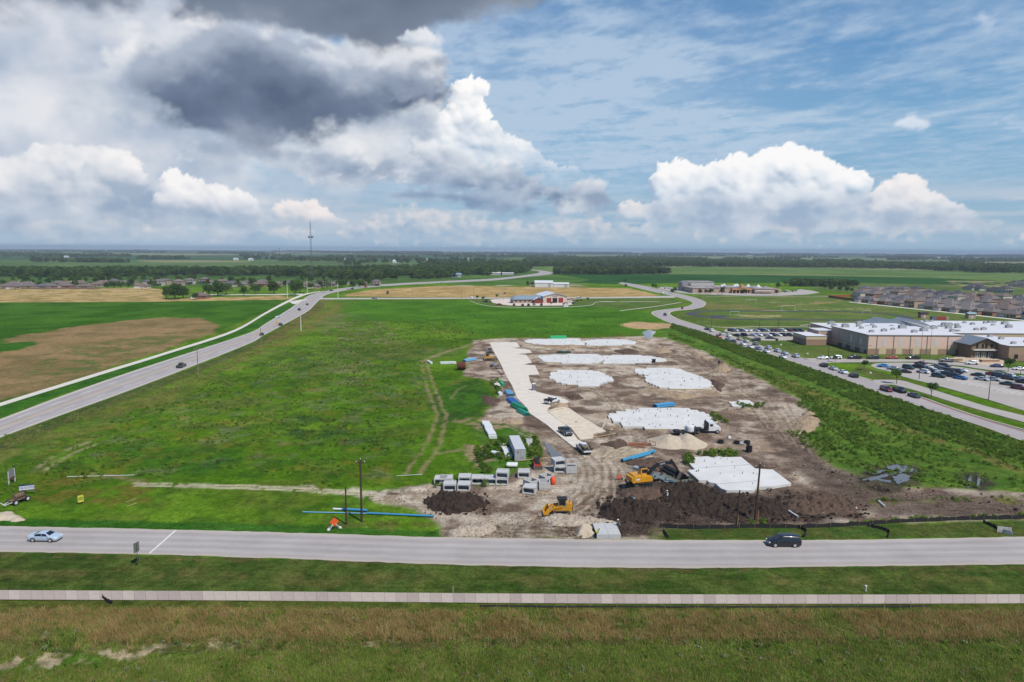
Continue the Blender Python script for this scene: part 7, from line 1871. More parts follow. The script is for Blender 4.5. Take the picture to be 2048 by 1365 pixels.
def build_green():
 tree_kinds()
 # ---- foreground grass
 dry = [blade_tuft(k, 14, .72, .42, DRYG, .022, True) for k in range(3)]
 mixd = [blade_tuft(10 + k, 18, .42, .4, MIXG, .024) for k in range(3)]
 grn = [blade_tuft(20 + k, 20, .42, .42, GRNG, .028) for k in range(3)]
 BARE = [(-120, 1322), (100, 1308), (250, 1296), (420, 1284), (500, 1290), (330, 1318), (150, 1338), (-120, 1350)]
 FG = [(-420, 1220), (500, 1220), (1024, 1225), (2470, 1225), (2560, 1420), (-500, 1420)]
 p = np.concatenate([fill([(-420, 1222), (500, 1222), (1024, 1226), (2470, 1226), (2500, 1280), (-450, 1285)], .11, 1, .40, 5.0), fill(FG, 1.0, 2, hole=BARE)])
 scatter('tall_dry_grass', 'tall straw coloured grass beyond the footpath in front', 'grass', p, RNG.uniform(.45, 1.15, len(p)), dry)
 p = fill([(-420, 1230), (2500, 1235), (2560, 1420), (-500, 1420)], .09, 3, .40, 2.2, hole=BARE)
 scatter('short_mixed_grass', 'rough olive grass in the foreground', 'grass', p, RNG.uniform(.5, 1.1, len(p)), mixd)
 p = np.concatenate([fill([(-460, 1335), (300, 1315), (800, 1302), (1500, 1296), (2520, 1292), (2580, 1440), (-520, 1440)], .06, 4, .34, 3.0, hole=BARE), fill(FG, .22, 5, .44, 4.0, hole=BARE)])
 scatter('lush_green_grass', 'lush green grass along the bottom of the view', 'grass', p, RNG.uniform(.6, 1.3, len(p)), grn)
 # ---- weeds of the field and the site
 fw = [weed_clump(90 + k, .55, .5, 60, .17, (WEEDL, BRIGHTL, leaf_mat('pale_seed_heads', S(120, 134, 84), S(170, 174, 130), .3))[k]) for k in range(3)]
 p = np.concatenate([fill(FG, 2.2, 28, .5, 3.5), fill(FG, 9.0, 29)])
 scatter('foreground_weeds', 'broad leaved weeds and pale seed heads in the front grass', 'weeds', p, RNG.uniform(.35, 1.0, len(p)), fw)
 low = [weed_clump(60 + k, .45, .75, 60, .26, BRIGHTL) for k in range(3)]
 drk = [weed_clump(70 + k, .6, .8, 70, .26, WEEDL) for k in range(3)]
 tall = [weed_clump(80 + k, 1.35, 1.0, 110, .34, WEEDL) for k in range(4)]
 FIELD = [(0, 930), (200, 850), (420, 765), (600, 690), (700, 640), (900, 640), (1000, 670), (935, 690), (850, 715), (850, 800), (850, 870), (820, 950), (760, 975), (300, 960), (100, 990), (0, 1000)]
 p = fill(FIELD, 3.2, 7, .52, 7.0)
 scatter('field_herbs', 'bright green herbs covering the open field', 'weeds', p, RNG.uniform(.35, .8, len(p)), low)
 p = np.concatenate([fill(FIELD, 9.0, 8, .60, 5.0), fill([(540, 840), (660, 830), (780, 860), (780, 900), (620, 890)], 2.0, 9, .52, 4.0), fill([(620, 690), (900, 660), (1240, 640), (1260, 668), (950, 678), (700, 720)], 22, 10, .5, 9.0)])
 scatter('field_weeds', 'dark weed tufts dotted over the open field', 'weeds', p, RNG.uniform(.35, .9, len(p)), drk)
 p = np.concatenate([fill([(1345, 648), (1400, 664), (1500, 699), (1640, 744), (1768, 791), (1904, 836), (2060, 892), (2200, 945), (2420, 1022), (2380, 1034), (2200, 980), (2060, 930), (1850, 868), (1640, 772), (1480, 712), (1340, 656)], .6, 11, .32, 5),
      fill([(1335, 676), (1400, 692), (1480, 730), (1560, 768), (1620, 812), (1680, 830), (1620, 790), (1500, 735), (1400, 690), (1340, 668)], 1.2, 12, .46, 5),
      fill([(1590, 806), (1680, 815), (1740, 850), (1760, 900), (1680, 880), (1620, 840), (1600, 822)], 1.1, 13, .42, 4), fill([(1568, 862), (1640, 866), (1700, 885), (1740, 930), (1660, 925), (1600, 890)], 1.2, 14, .42, 4)])
 scatter('tall_weeds', 'band of tall dark weeds between the site and the winding road', 'weeds', p, RNG.uniform(.24, .62, len(p)), tall)
 p = fill([(1380, 690), (1500, 726), (1640, 782), (1800, 845), (2060, 930), (2060, 985), (1850, 972), (1740, 950), (1660, 915), (1640, 840), (1560, 775)], 1.6, 15, .46, 5)
 scatter('marsh_weeds', 'lower light green growth beside the tall weeds', 'weeds', p, RNG.uniform(.4, 1.1, len(p)), low)
 p = np.concatenate([fill([(950, 900), (1000, 880), (1060, 880), (1080, 905), (1070, 925), (1040, 940), (960, 948)], 1.0, 16, .44, 4), fill([(870, 962), (1005, 960), (1010, 972), (870, 976)], 1.6, 17, .5, 2), fill([(1054, 885), (1072, 880), (1084, 905), (1076, 925), (1062, 915)], .5, 18),
      fill([(1360, 915), (1380, 908), (1388, 935), (1372, 930)], .5, 19), fill([(1395, 908), (1480, 904), (1476, 918), (1390, 918)], .6, 20), fill([(1414, 822), (1440, 832), (1455, 848), (1430, 850)], 1.6, 22), fill([(1470, 808), (1530, 812), (1524, 818), (1480, 817)], 1.4, 23), fill([(980, 762), (1000, 760), (1006, 790), (990, 792)], 1.2, 24, .4, 3)])
 scatter('site_weeds', 'green weeds sprouting around the container and slabs', 'weeds', p, RNG.uniform(.45, .95, len(p)), tall[:2] + drk[:1])
 p = np.concatenate([fill([(1475, 1046), (1520, 1040), (1570, 1048), (1700, 1045), (1800, 1038), (2060, 1028), (2060, 1035), (1800, 1044), (1680, 1051), (1480, 1054)], .6, 25, .46, 3), fill([(1740, 1000), (1830, 996), (2060, 990), (2060, 1000), (1800, 1008)], 1.0, 26, .45, 4)])
 scatter('fence_weeds', 'bright weeds growing against the silt fence', 'weeds', p, RNG.uniform(.4, .9, len(p)), low)
 p = fill([(-60, 890), (122, 840), (366, 752), (560, 676), (600, 668), (400, 765), (160, 868), (-60, 930)], 1.2, 27, .42, 5)
 scatter('ditch_grass', 'coarse grass in the ditch along the highway', 'grass', p, RNG.uniform(.8, 1.8, len(p)), mixd + grn[:1])
 # ---- loose clods and stones
 def rocks(m, seed):
  out = []
  for k in range(3):
   rs = np.random.RandomState(seed + k); V = [];
   for z, r in ((-.3, .5), (.05, .85), (.45, .6)): V += [(r * rs.uniform(.7, 1.2) * math.cos(a), r * rs.uniform(.7, 1.2) * math.sin(a), z * rs.uniform(.8, 1.2)) for a in [2 * math.pi * q / 6 for q in range(6)]]
   V.append((0, 0, .62)); F = [(r * 6 + i, r * 6 + (i + 1) % 6, r * 6 + 6 + (i + 1) % 6, r * 6 + 6 + i) for r in range(2) for i in range(6)] + [(12 + i, 12 + (i + 1) % 6, 18) for i in range(6)]
   me = bpy.data.meshes.new('lump'); me.from_pydata(V, [], F); me.materials.append(m); out.append(me)
  return out
 p = np.concatenate([fill([(1190, 1000), (1400, 960), (1600, 985), (1740, 1010), (1740, 1035), (1560, 1046), (1330, 1046), (1200, 1050)], .5, 61, .4, 3), fill([(840, 985), (975, 985), (985, 1030), (860, 1032)], .8, 62), fill([(1580, 880), (1660, 935), (2060, 1000), (2060, 1030), (1700, 1000)], 3.0, 63, .5, 4), fill([(1245, 945), (1330, 930), (1380, 960), (1300, 990), (1220, 990)], .9, 64, .4, 3)])
 p[:, 2] = .05
 scatter('loose_clods', 'dark clods of clay strewn over the churned ground', 'clods', p, RNG.gamma(2.0, .07, len(p)) + .05, rocks(BLACKSOIL, 500))
 p = np.concatenate([fill(SITE, 2.2, 65, .5, 5), fill([(890, 1050), (1200, 1015), (1200, 1074), (900, 1076)], .5, 66, .4, 2), fill([(600, 974), (760, 984), (850, 972), (880, 1005), (780, 1006)], .6, 67, .4, 2)])
 p[:, 2] = .02
 scatter('loose_stones', 'pale stones and rubble strewn over the building site', 'stones', p, RNG.gamma(1.6, .05, len(p)) + .04, rocks(TANSOIL, 520))
 # ---- woods that read as one mass
 wd = [crown_mesh('wood_tree', 9, 5, 330, 1.5, 200 + k, WOODL, .05, 9) for k in range(4)]
 def wood(name, label, polys, per, lo, hi, seed):
  p = np.concatenate([fill(q, per * w, seed + i, b, 60.0, warp=20 if per > 60 else 6, ws=80) for i, (q, w, b) in enumerate(polys)])
  scatter(name, label, 'woodland', p, RNG.uniform(lo, hi, len(p)), wd)
 wood('woodland', 'dark belt of trees behind the left houses', [([(-300, 556), (0, 555), (200, 556), (400, 553), (600, 551), (720, 553), (880, 551), (940, 548), (940, 541), (800, 540), (700, 543), (400, 545), (0, 546), (-300, 548)], 1.3, .36), ([(560, 556), (720, 562), (900, 558), (960, 548), (700, 549), (560, 551)], 1.5, .4)], 45, .45, 1.5, 300)
 wood('woodland', 'wood in the middle distance left of the winding highway', [([(840, 534), (900, 532), (1030, 533), (1062, 541), (1040, 548), (960, 552), (860, 550), (890, 542)], 1, 0)], 55, .5, 1.5, 320)
 wood('woodland', 'line of trees behind the green field at centre', [([(1106, 548), (1120, 544), (1240, 543), (1335, 545), (1340, 548), (1240, 550), (1110, 549.5)], 1, 0)], 40, .5, 1.5, 330)
 wood('woodland', 'long dark wood along the right horizon', [([(1000, 531), (1150, 528), (1300, 526), (1330, 535), (1150, 534), (1030, 534)], 1.2, 0), ([(1290, 535), (1300, 521), (1400, 524), (1560, 527), (1700, 529), (1900, 533), (2100, 538), (2100, 548), (1960, 546), (1800, 539), (1600, 536), (1400, 534)], 1.2, 0), ([(1050, 519), (1300, 516), (1400, 520), (1300, 527), (1050, 528)], 3.0, .40)], 90, .6, 1.7, 340)
 wood('woodland', 'thicket left of the grey housing estate', [([(1570, 571), (1590, 568), (1710, 571), (1718, 574), (1600, 574)], 1, 0)], 30, .6, 1.0, 350)
 far = []
 rs = np.random.RandomState(5)
 for k in range(120):                                        # hedgerows and copses to the horizon
  d = math.exp(rs.uniform(math.log(1900), math.log(14000))); x = rs.uniform(-.9, .9) * d; L_ = rs.uniform(40, 420) * (d / 4000 + .4); wv = rs.uniform(12, 40) * (d / 4000 + .3); a = rs.normal() * .15
  m = int(min(420, L_ * wv / (70 * (1 + d / 2500))))
  u = rs.uniform(-.5, .5, m) * L_; v = rs.uniform(-.5, .5, m) * wv
  far.append(np.stack([x + u * math.cos(a) - v * math.sin(a), d + u * math.sin(a) + v * math.cos(a), np.full(m, -.3)], -1))
 p = np.concatenate(far)
 scatter('distant_trees', 'scattered hedgerows and copses towards the horizon', 'woodland', p, RNG.uniform(.9, 1.7, len(p)) * (1 + p[:, 1] / 16000), wd)
 # ---- trees one can tell apart
 big = [(333, 598, 12, 'broad dark tree at the left end of the clump by the tan field'), (350, 599, 13, 'broad dark tree in the middle of the clump by the tan field'), (366, 597, 11, 'broad dark tree at the right end of the clump by the tan field'), (390, 600, 6, 'small round tree beside the low brick house'),
           (418, 594, 12, 'round dark tree right of the low brick house'), (436, 592, 13, 'broad dark tree on the lawn right of the brick house'), (452, 590, 11, 'tree at the right edge of the lawn group'), (488, 592, 11, 'dark tree on the lawn left of the light poles'), (512, 589, 10, 'dark tree in the gap before the bright lawn'),
           (548, 588, 12, 'spreading tree on the lawn nearest the highway bend'), (590, 590, 13, 'tall tree behind the white steel pole'), (600, 586, 14, 'tall tree left of the junction houses'), (622, 580, 8, 'bushy tree by the red roofed gable'), (655, 577, 8, 'bush row tree beside the junction'), (680, 576, 9, 'tree behind the tall white pole'),
           (720, 575, 9, 'tree left of the tan corner house'), (748, 572, 8, 'tree right of the tan corner house'), (214, 577, 7, 'clipped bush at the left end of the estate hedge'), (228, 577, 8, 'clipped bush second along the estate hedge'), (242, 577, 8, 'clipped bush third along the estate hedge'), (256, 577, 7, 'clipped bush at the right end of the estate hedge'),
           (310, 576, 9, 'tree between the hedge and the dark clump'), (150, 574, 7, 'small tree between the left houses'), (80, 574, 6, 'small tree behind the second left house'), (15, 577, 5, 'low bush in front of the leftmost house'), (775, 590, 4, 'lone bush at the corner of the stubble field')]
 for px, py, h, lb in big: tree(lb, px, py, h, None, 'trees around the left estate', wide=1.15)
 rs = random.Random(8); wo = ['first', 'second', 'third', 'fourth', 'fifth', 'sixth', 'seventh', 'eighth', 'ninth', 'tenth', 'eleventh', 'twelfth', 'thirteenth', 'fourteenth', 'fifteenth', 'sixteenth', 'seventeenth', 'eighteenth', 'nineteenth', 'twentieth', 'twenty-first', 'twenty-second', 'twenty-third', 'twenty-fourth']
 for k in range(52):
  px = 10 + k * 14.6 + rs.uniform(-6, 6); py = rs.uniform(563, 571) if px < 330 else rs.uniform(564, 580)
  tree('garden tree among the left estate roofs, %s from the left' % nth(k), px, py, rs.uniform(6, 12), None, 'garden trees of the left estate')
 sch = [(1728, 740.5, 4.0, 'small tree on the traffic island nearest the school gym'), (1793, 768, 5.4, 'small tree at the fork of the access lane'), (1862, 796, 5.2, 'small tree between the winding road and the access lane'), (2016, 744, 5.6, 'small tree before the school entrance drive'), (1553, 688, 3.0, 'sapling beside the staff parking'), (1671, 725, 3.0, 'sapling at the mouth of the school drive')]
 for px, py, h, lb in sch: tree(lb, px, py, h, 4, 'small trees of the school grounds')
 s2 = [(1306, 577, 6), (1312, 578, 6), (1350, 584, 5), (1344, 587, 5), (1368, 581, 9), (1376, 582, 9), (1384, 580, 8), (1400, 588, 5), (1412, 588.4, 5), (1421, 589, 6), (1444, 590, 9), (1490, 588, 5), (1553, 589, 5), (1556, 577, 7), (1650, 579, 8), (1662, 581, 6), (1680, 583, 7), (1694, 584, 6), (1704, 585, 5), (1250, 567, 6)]
 for k, (px, py, h) in enumerate(s2): tree('tree by the distant tan school, %s from the left' % wo[k], px, py, h, None, 'trees by the distant school')
 for k, (px, py, h) in enumerate([(954, 601, 4.5), (966, 604, 5), (973, 606, 3.5), (981, 608, 3), (994, 599, 5), (1102, 612, 3.5), (1155, 607, 3), (1162, 606, 3), (1176, 604, 4)]): tree('young tree around the fire station, %s from the left' % wo[k], px, py, h, 4, 'young trees at the fire station')
 for k, (px, py, h) in enumerate([(1056, 573, 7), (1064, 573.6, 6), (1252, 575, 4)]): tree(('tree left of the white barns', 'bush against the white barns', 'lone tree at the start of the winding road')[k], px, py, h)
 for k, (px, py) in enumerate([(705, 608), (900, 630), (950, 636), (890, 652), (920, 668), (946, 668), (716, 728), (628, 734), (708, 748), (790, 735), (1110, 645), (974, 645)]):
  tree('dark lone bush in the field, %s of the scattered ones' % wo[k], px, py, .9, 3, 'lone bushes in the field', 'bush')
# ------------------------------------------------------------------ buildings, poles, signs
ORD = ['first', 'second', 'third', 'fourth', 'fifth', 'sixth', 'seventh', 'eighth', 'ninth', 'tenth', 'eleventh', 'twelfth', 'thirteenth', 'fourteenth', 'fifteenth', 'sixteenth', 'seventeenth', 'eighteenth']
WROOF = mat('white_membrane_roof', S(222, 222, 226), .8, var=.05, scale=.08, detail=6)
PINKW = mat('pink_panel_wall', S(238, 204, 186), .85, var=.04, scale=.2)
TANW = mat('tan_block_wall', S(214, 190, 160), .88, var=.06, scale=.4)
BRKW = mat('brown_brick_wall', S(172, 138, 118), .9, var=.08, scale=.6)
GREYM = mat('grey_metal_roof', S(142, 150, 158), .5, .2, var=.05, scale=.2)
HVAC = mat('rooftop_unit_grey', S(176, 178, 178), .6, var=.2, scale=.6)
CREAMB = mat('cream_band', S(220, 200, 164), .85)
WFRAME = mat('white_window', S(214, 216, 214), .5)
def boxbuild(t, nm, x0, x1, y0, y1, z0, z1, m): return part(t, nm, MB().box(((x0 + x1) / 2, (y0 + y1) / 2, (z0 + z1) / 2), (x1 - x0, y1 - y0, z1 - z0)), m)
def hip(w, d, z, rise, ov=.5, gable=False):
 a, b = w / 2 + ov, d / 2 + ov; r = 0 if gable else min(b, a * .7)
 V = [(-a, -b, z), (a, -b, z), (a, b, z), (-a, b, z), (-a + r, 0, z + rise), (a - r, 0, z + rise)]
 return MB().add(V, [(0, 1, 5, 4), (1, 2, 5), (2, 3, 4, 5), (3, 0, 4), (3, 2, 1, 0)])
def house_kind(k):
 """one storey brick, two storey, and L shaped kinds"""
 t = thing('house', 'house', 'house', (0, 0, -500))
 w, d, h = ((15, 11, 2.9), (11, 11, 5.6), (14, 12, 3.0))[k]
 wall = MB().box((0, 0, h / 2), (w, d, h))
 rf = hip(w, d, h, (2.9, 2.6, 3.2)[k])
 if k == 2:
  wall.box((-3.6, -d / 2 - 2, h / 2), (5.6, 4.4, h)); rf.add([(-6.8, -d / 2 - 4.8, h - .02), (-.4, -d / 2 - 4.8, h - .02), (-.4, 0, h - .02), (-6.8, 0, h - .02), (-3.6, -d / 2 - 3.0, h + 2.3), (-3.6, 0, h + 2.3)], [(0, 1, 4), (1, 2, 5, 4), (3, 0, 4, 5), (0, 3, 2, 1)])
 if k == 1:
  rf.add([(-w / 2 - .4, -d / 2 - 2.2, 2.9), (w / 2 + .4, -d / 2 - 2.2, 2.9), (w / 2 + .4, -d / 2, 3.7), (-w / 2 - .4, -d / 2, 3.7)], [(0, 1, 2, 3)])
 part(t, 'wall', wall, TANW)
 r = part(t, 'roof', rf, GREYM)
 part(r, 'chimney', MB().box((w * .28, 1.0, h + 2.2), (.9, .9, 2.0)), TANW) if k != 1 else None
 f = -d / 2 - .02
 gx = -w * .28 if k != 2 else -3.6; gf = f if k != 2 else -d / 2 - 4.22
 part(t, 'garage_door', MB().box((gx, gf - .02, 1.1), (4.4, .06, 2.1)), WFRAME)
 part(t, 'door', MB().box((w * .08, f - .02, 1.05), (1.0, .06, 2.1)), mat('house_door', S(96, 66, 50), .7))
 for x_ in ((.26, .40) if k != 1 else (.1, .36)):
  part(t, 'window', MB().box((w * x_, f - .02, 1.6), (1.3, .06, 1.3)), GLASS)
 if k == 1:
  for x_ in (-.3, 0, .3): part(t, 'window', MB().box((w * x_, f - .02, 4.4), (1.3, .06, 1.3)), GLASS)
 for y_ in (-.2, .25):
  part(t, 'window', MB().box((-w / 2 - .03, d * y_, 1.6), (.06, 1.2, 1.2)), GLASS)
 part(t, 'window', MB().box((w * .2, d / 2 + .03, 1.6), (1.6, .06, 1.2)), GLASS)
 return t
def hideproto(t):
 for c in list(t.children):
  for g in list(c.children): bpy.data.objects.remove(g)
  bpy.data.objects.remove(c)
 bpy.data.objects.remove(t)
def pole_thing(name, label, px, py, top_py, r=.16, m=None, arm=0, lamp=False, group=None, tilt=0.0):
 p = P(px, py); d = (p - Vector((0, 0, H))).dot(_f)
 h = (py - top_py) * d / FPX / math.cos(math.atan2(H, p.y) - PITCH * 0) * 1.0
 h = max(h, 1.5)
 for _ in range(6): h *= (py - top_py) / max(py - pix((p.x, p.y, h))[1], .5)
 t = thing(name, label, 'pole' if not lamp else 'street light', p, 0, group)
 part(t, 'shaft', MB().cyl((0, 0, -.2), (tilt, 0, h), r, r * .7, 10), m or POLEW, 60)
 if arm:
  part(t, 'crossarm', MB().box((tilt, 0, h - .6), (arm, .14, .16)), m or POLEW)
  me = MB().cyl((0, 0, 0), (0, 0, .22), .07, .05, 8).mesh('insulator', WHITEP)
  for s in (-1, 0, 1): link('insulator', me, t, (tilt + s * arm * .45, 0, h - .5 if s else h))
 if lamp:
  part(t, 'lamp_arm', MB().cyl((0, 0, h - .05), (1.0, 0, h + .05), .05), m or STEEL); part(t, 'lamp_head', MB().box((1.2, 0, h + .05), (.7, .32, .14)), DARKST)
 return t, p, h
def build_school():
 A, C = P(1738, 709.6), P(1915, 708.4)
 x0, x1, y0 = A.x, C.x, (A.y + C.y) / 2; h = 8.8
 t = thing('school_building', 'large tan school with white flat roofs behind the car park', 'school', (x0, y0, 0), 0)
 W = x1 - x0; D = 36
 o = lambda mb: mb
 gy = part(t, 'gym_wall', MB().box((W / 2, D / 2, h / 2), (W, D, h)), mat('shadowed_rib_wall', S(200, 172, 156), .88, var=.04, scale=.3))  # darker copy of the panel pink, shade put into the wall colour
 nb = 6; edges = [0, .095, .275, .455, .635, .855, 1]
 for k in range(6):
  a, b = edges[k] * W, edges[k + 1] * W
  part(gy, 'wall_panel', MB().box(((a + b) / 2, -.06, 5.9), (b - a - .35, .12, 5.6)), PINKW)
  part(gy, 'cream_course', MB().box(((a + b) / 2, -.07, 2.75), (b - a - .1, .14, .7)), CREAMB)
  part(gy, 'brick_course', MB().box(((a + b) / 2, -.06, 1.2), (b - a - .1, .12, 2.4)), BRKW)
  if k:
   dp = part(gy, 'downpipe', MB().box((a, -.12, 4.3), (.28, .24, 8.6)), mat('downpipe_grey', S(124, 122, 122), .6))
   cx_ = a + (b - a) * .42
   part(gy, 'window', MB().box((cx_, -.13, 5.3), (1.5, .06, 3.4)), WFRAME)
   part(gy, 'pier', MB().box((cx_ - .4, -.12, 1.4), (3.2, .16, 2.9)), CREAMB)
 for k in range(4):
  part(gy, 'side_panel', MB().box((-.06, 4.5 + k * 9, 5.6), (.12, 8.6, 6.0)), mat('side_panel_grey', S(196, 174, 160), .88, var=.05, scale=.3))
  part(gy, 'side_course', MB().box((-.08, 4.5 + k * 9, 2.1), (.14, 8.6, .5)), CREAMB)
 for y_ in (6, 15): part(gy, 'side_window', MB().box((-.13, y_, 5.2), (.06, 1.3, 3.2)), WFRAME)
 for y_ in (1.6, 9, 18, 26): part(gy, 'side_recess', MB().box((-.05, y_, 1.3), (.16, 4.0 if y_ > 2 else 2.0, 2.4)), mat('recess_shade_brown', S(112, 92, 82), .9))  # flat panels, the shade of the recesses put into their brown
 rf = part(t, 'gym_roof', MB().box((W / 2, D / 2, h + .06), (W + .6, D + .6, .14)), WROOF)
 part(rf, 'parapet_trim', MB().box((W / 2, -.32, h - .12), (W + .7, .14, .3)).box((-.32, D / 2, h - .12), (.14, D + .5, .3)), mat('roof_trim', S(150, 146, 146), .6))
 rs = random.Random(4)
 # rear wing
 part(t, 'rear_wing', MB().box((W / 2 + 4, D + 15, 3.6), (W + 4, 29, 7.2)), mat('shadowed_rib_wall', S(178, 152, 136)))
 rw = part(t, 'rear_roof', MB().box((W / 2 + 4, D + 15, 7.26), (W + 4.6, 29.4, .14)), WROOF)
 def unit(par, x_, y_, z, s=1.0):
  u = part(par, 'rooftop_unit', MB().box((x_, y_, z + .65 * s), (2.6 * s, 1.8 * s, 1.3 * s)).box((x_ + .2 * s, y_, z + 1.42 * s), (1.3 * s, 1.2 * s, .3 * s)), HVAC)
 for q in [(6, 9), (9, 24), (14, 13), (18, 29), (22, 20), (26, 9), (30, 26), (34, 15), (4, 30), (12, 33)]: unit(rf, q[0], q[1], h + .13, rs.uniform(.6, 1.3))
 for q in [(6, 46), (14, 52), (22, 44), (30, 54), (36, 46), (10, 58), (26, 60)]: unit(rw, q[0], q[1], 7.33, rs.uniform(.6, 1.2))
 # low wing on the left
 B = P(1612, 691); bx, by = B.x - x0, B.y - y0
 lw = part(t, 'low_wing', MB().box((bx + 5, by + 8, 2.3), (10, 16, 4.6)), BRKW)
 part(lw, 'cream_course', MB().box((bx + 5, by - .05, 3.7), (10.1, .12, 1.7)), CREAMB); part(lw, 'cream_course', MB().box((bx - .05, by + 8, 3.7), (.12, 15.9, 1.7)), CREAMB)
 part(t, 'low_roof', MB().box((bx + 5, by + 8, 4.66), (10.6, 16.6, .14)), WROOF)
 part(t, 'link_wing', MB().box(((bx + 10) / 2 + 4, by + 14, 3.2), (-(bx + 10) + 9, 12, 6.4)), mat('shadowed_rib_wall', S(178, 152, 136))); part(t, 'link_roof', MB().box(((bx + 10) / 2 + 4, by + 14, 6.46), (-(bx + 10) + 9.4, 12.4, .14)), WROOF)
 # entrance range
 ex0, ey = W, P(1930, 714).y - y0 + 4
 eb = part(t, 'entrance_wall', MB().box((ex0 + 16, ey + 15, 2.7), (32, 30, 5.4)), TANW)
 for x_ in (4, 28): part(eb, 'brick_course', MB().box((ex0 + x_, ey - .06, 1.4), (8, .12, 2.8)), BRKW)
 for x_ in (3.5, 6.0, 26, 29): part(eb, 'window', MB().box((ex0 + x_, ey - .14, 1.7), (1.3, .06, 2.0)), GLASS)
 er = part(t, 'entrance_roof', MB().box((ex0 + 16, ey + 15, 5.46), (32.6, 30.6, .14)), WROOF)
 g = P(1968, 717); gx, gyy = g.x - x0, g.y - y0 + .4
 po = part(t, 'porch', MB().extr([(gx - 5.6, 0), (gx + 5.6, 0), (gx + 5.6, 6.2), (gx, 8.6), (gx - 5.6, 6.2)], gyy, gyy + 9), mat('porch_brick', S(138, 116, 96), .9, var=.06, scale=.5))
 for s in (-1, 1): part(po, 'porch_roof', MB().add([(gx, gyy - 1.2, 9.1), (gx + s * 7.2, gyy - 1.2, 6.05), (gx + s * 7.2, gyy + 12, 6.05), (gx, gyy + 12, 9.1), (gx, gyy - 1.2, 8.9), (gx + s * 7.2, gyy - 1.2, 5.85), (gx + s * 7.2, gyy + 12, 5.85), (gx, gyy + 12, 8.9)], [(0, 1, 2, 3), (7, 6, 5, 4), (0, 4, 5, 1), (1, 5, 6, 2)]), GREYM)
 for x_, w_ in ((-3.2, .9), (-.75, .9), (.75, .9), (3.2, .9)): part(po, 'porch_window', MB().box((gx + x_, gyy - .04, 5.4), (w_, .06, 1.9)), GLASS)
 part(po, 'canopy', MB().box((gx, gyy - .7, 3.7), (10.6, 1.4, .5)), mat('canopy_stone', S(206, 204, 200), .8))
 for x_ in (-3.4, -2.3, -.6, .5, 2.4, 3.5):
  dd = part(po, 'door', MB().box((gx + x_, gyy - .05, 1.3), (1.0, .08, 2.4)), WFRAME); part(dd, 'pane', MB().box((gx + x_, gyy - .11, 1.8), (.6, .04, .8)).box((gx + x_, gyy - .11, .8), (.6, .04, .7)), GLASS)
 part(po, 'glazing', MB().box((gx, gyy - .03, 1.8), (8.6, .04, 3.2)), GLASS)
 # right wing
 R = P(2016, 722); rx, ry = R.x - x0, R.y - y0
 rwg = part(t, 'right_wing', MB().box((rx + 30, ry + 15, 3.2), (60, 30, 6.4)), mat('wing_brick', S(176, 148, 126), .9, var=.05, scale=.4))
 part(rwg, 'brick_course', MB().box((rx + 30, ry - .06, 1.3), (60, .12, 2.6)), BRKW)
 for k in range(6): part(rwg, 'window', MB().box((rx + 3.2 + k * 5, ry - .15, 1.9), (1.6, .06, 1.8)), GLASS)
 rr = part(t, 'right_roof', MB().box((rx + 30, ry + 15, 6.46), (60.6, 30.6, .14)), WROOF)
 # classroom ranges behind
 br = part(t, 'rear_range', MB().box((W + 62, 70, 2.6), (110, 62, 5.2)), TANW)
 brf = part(t, 'rear_range_roof', MB().box((W + 62, 70, 5.26), (110.6, 62.6, .14)), WROOF)
 for k in range(9): part(brf, 'roof_monitor', MB().box((W + 14 + k * 1.2, 48 + k * 5.4, 6.2), (3.6, 3.2, 1.8)), HVAC)
 for k in range(26): unit(brf, W + 22 + rs.uniform(0, 60), 42 + rs.uniform(0, 56), 5.33, rs.uniform(.5, 1.2))
 for q in [(6, 8), (12, 22), (22, 12), (28, 24), (18, 26)]: unit(er, ex0 + q[0], ey + q[1], 5.53, rs.uniform(.5, .9))
 for q in [(6, 6), (16, 12), (28, 8), (12, 22), (36, 18)]: unit(rr, rx + q[0], ry + q[1], 6.53, rs.uniform(.6, 1.0))
 for k, (px, py) in enumerate(((1790, 654), (1838, 655))):
  q = P(px, py, 4.5); part(t, 'gable_roof', MB().add([(q.x - x0 - 9, q.y - y0, 4.4), (q.x - x0 + 9, q.y - y0, 4.4), (q.x - x0, q.y - y0, 8.2), (q.x - x0 - 9, q.y - y0 + 22, 4.4), (q.x - x0 + 9, q.y - y0 + 22, 4.4), (q.x - x0, q.y - y0 + 22, 8.2)], [(0, 1, 2), (0, 2, 5, 3), (1, 4, 5, 2), (3, 5, 4)]), GREYM)
 # raised planters and pillars by the entrance
 for k, (px, py, lb) in enumerate([(1922, 722, 'stone planter left of the school steps'), (1996, 724, 'stone planter right of the school steps')]):
  q = P(px, py); tt = thing('planter', lb, 'planter', q, .1)
  part(tt, 'planter_wall', MB().box((-4, 0, .5), (8, 1.6, 1.0)), BRKW); part(tt, 'planter_top', MB().box((-4, 0, 1.05), (8.2, 1.8, .1)), CREAMB)
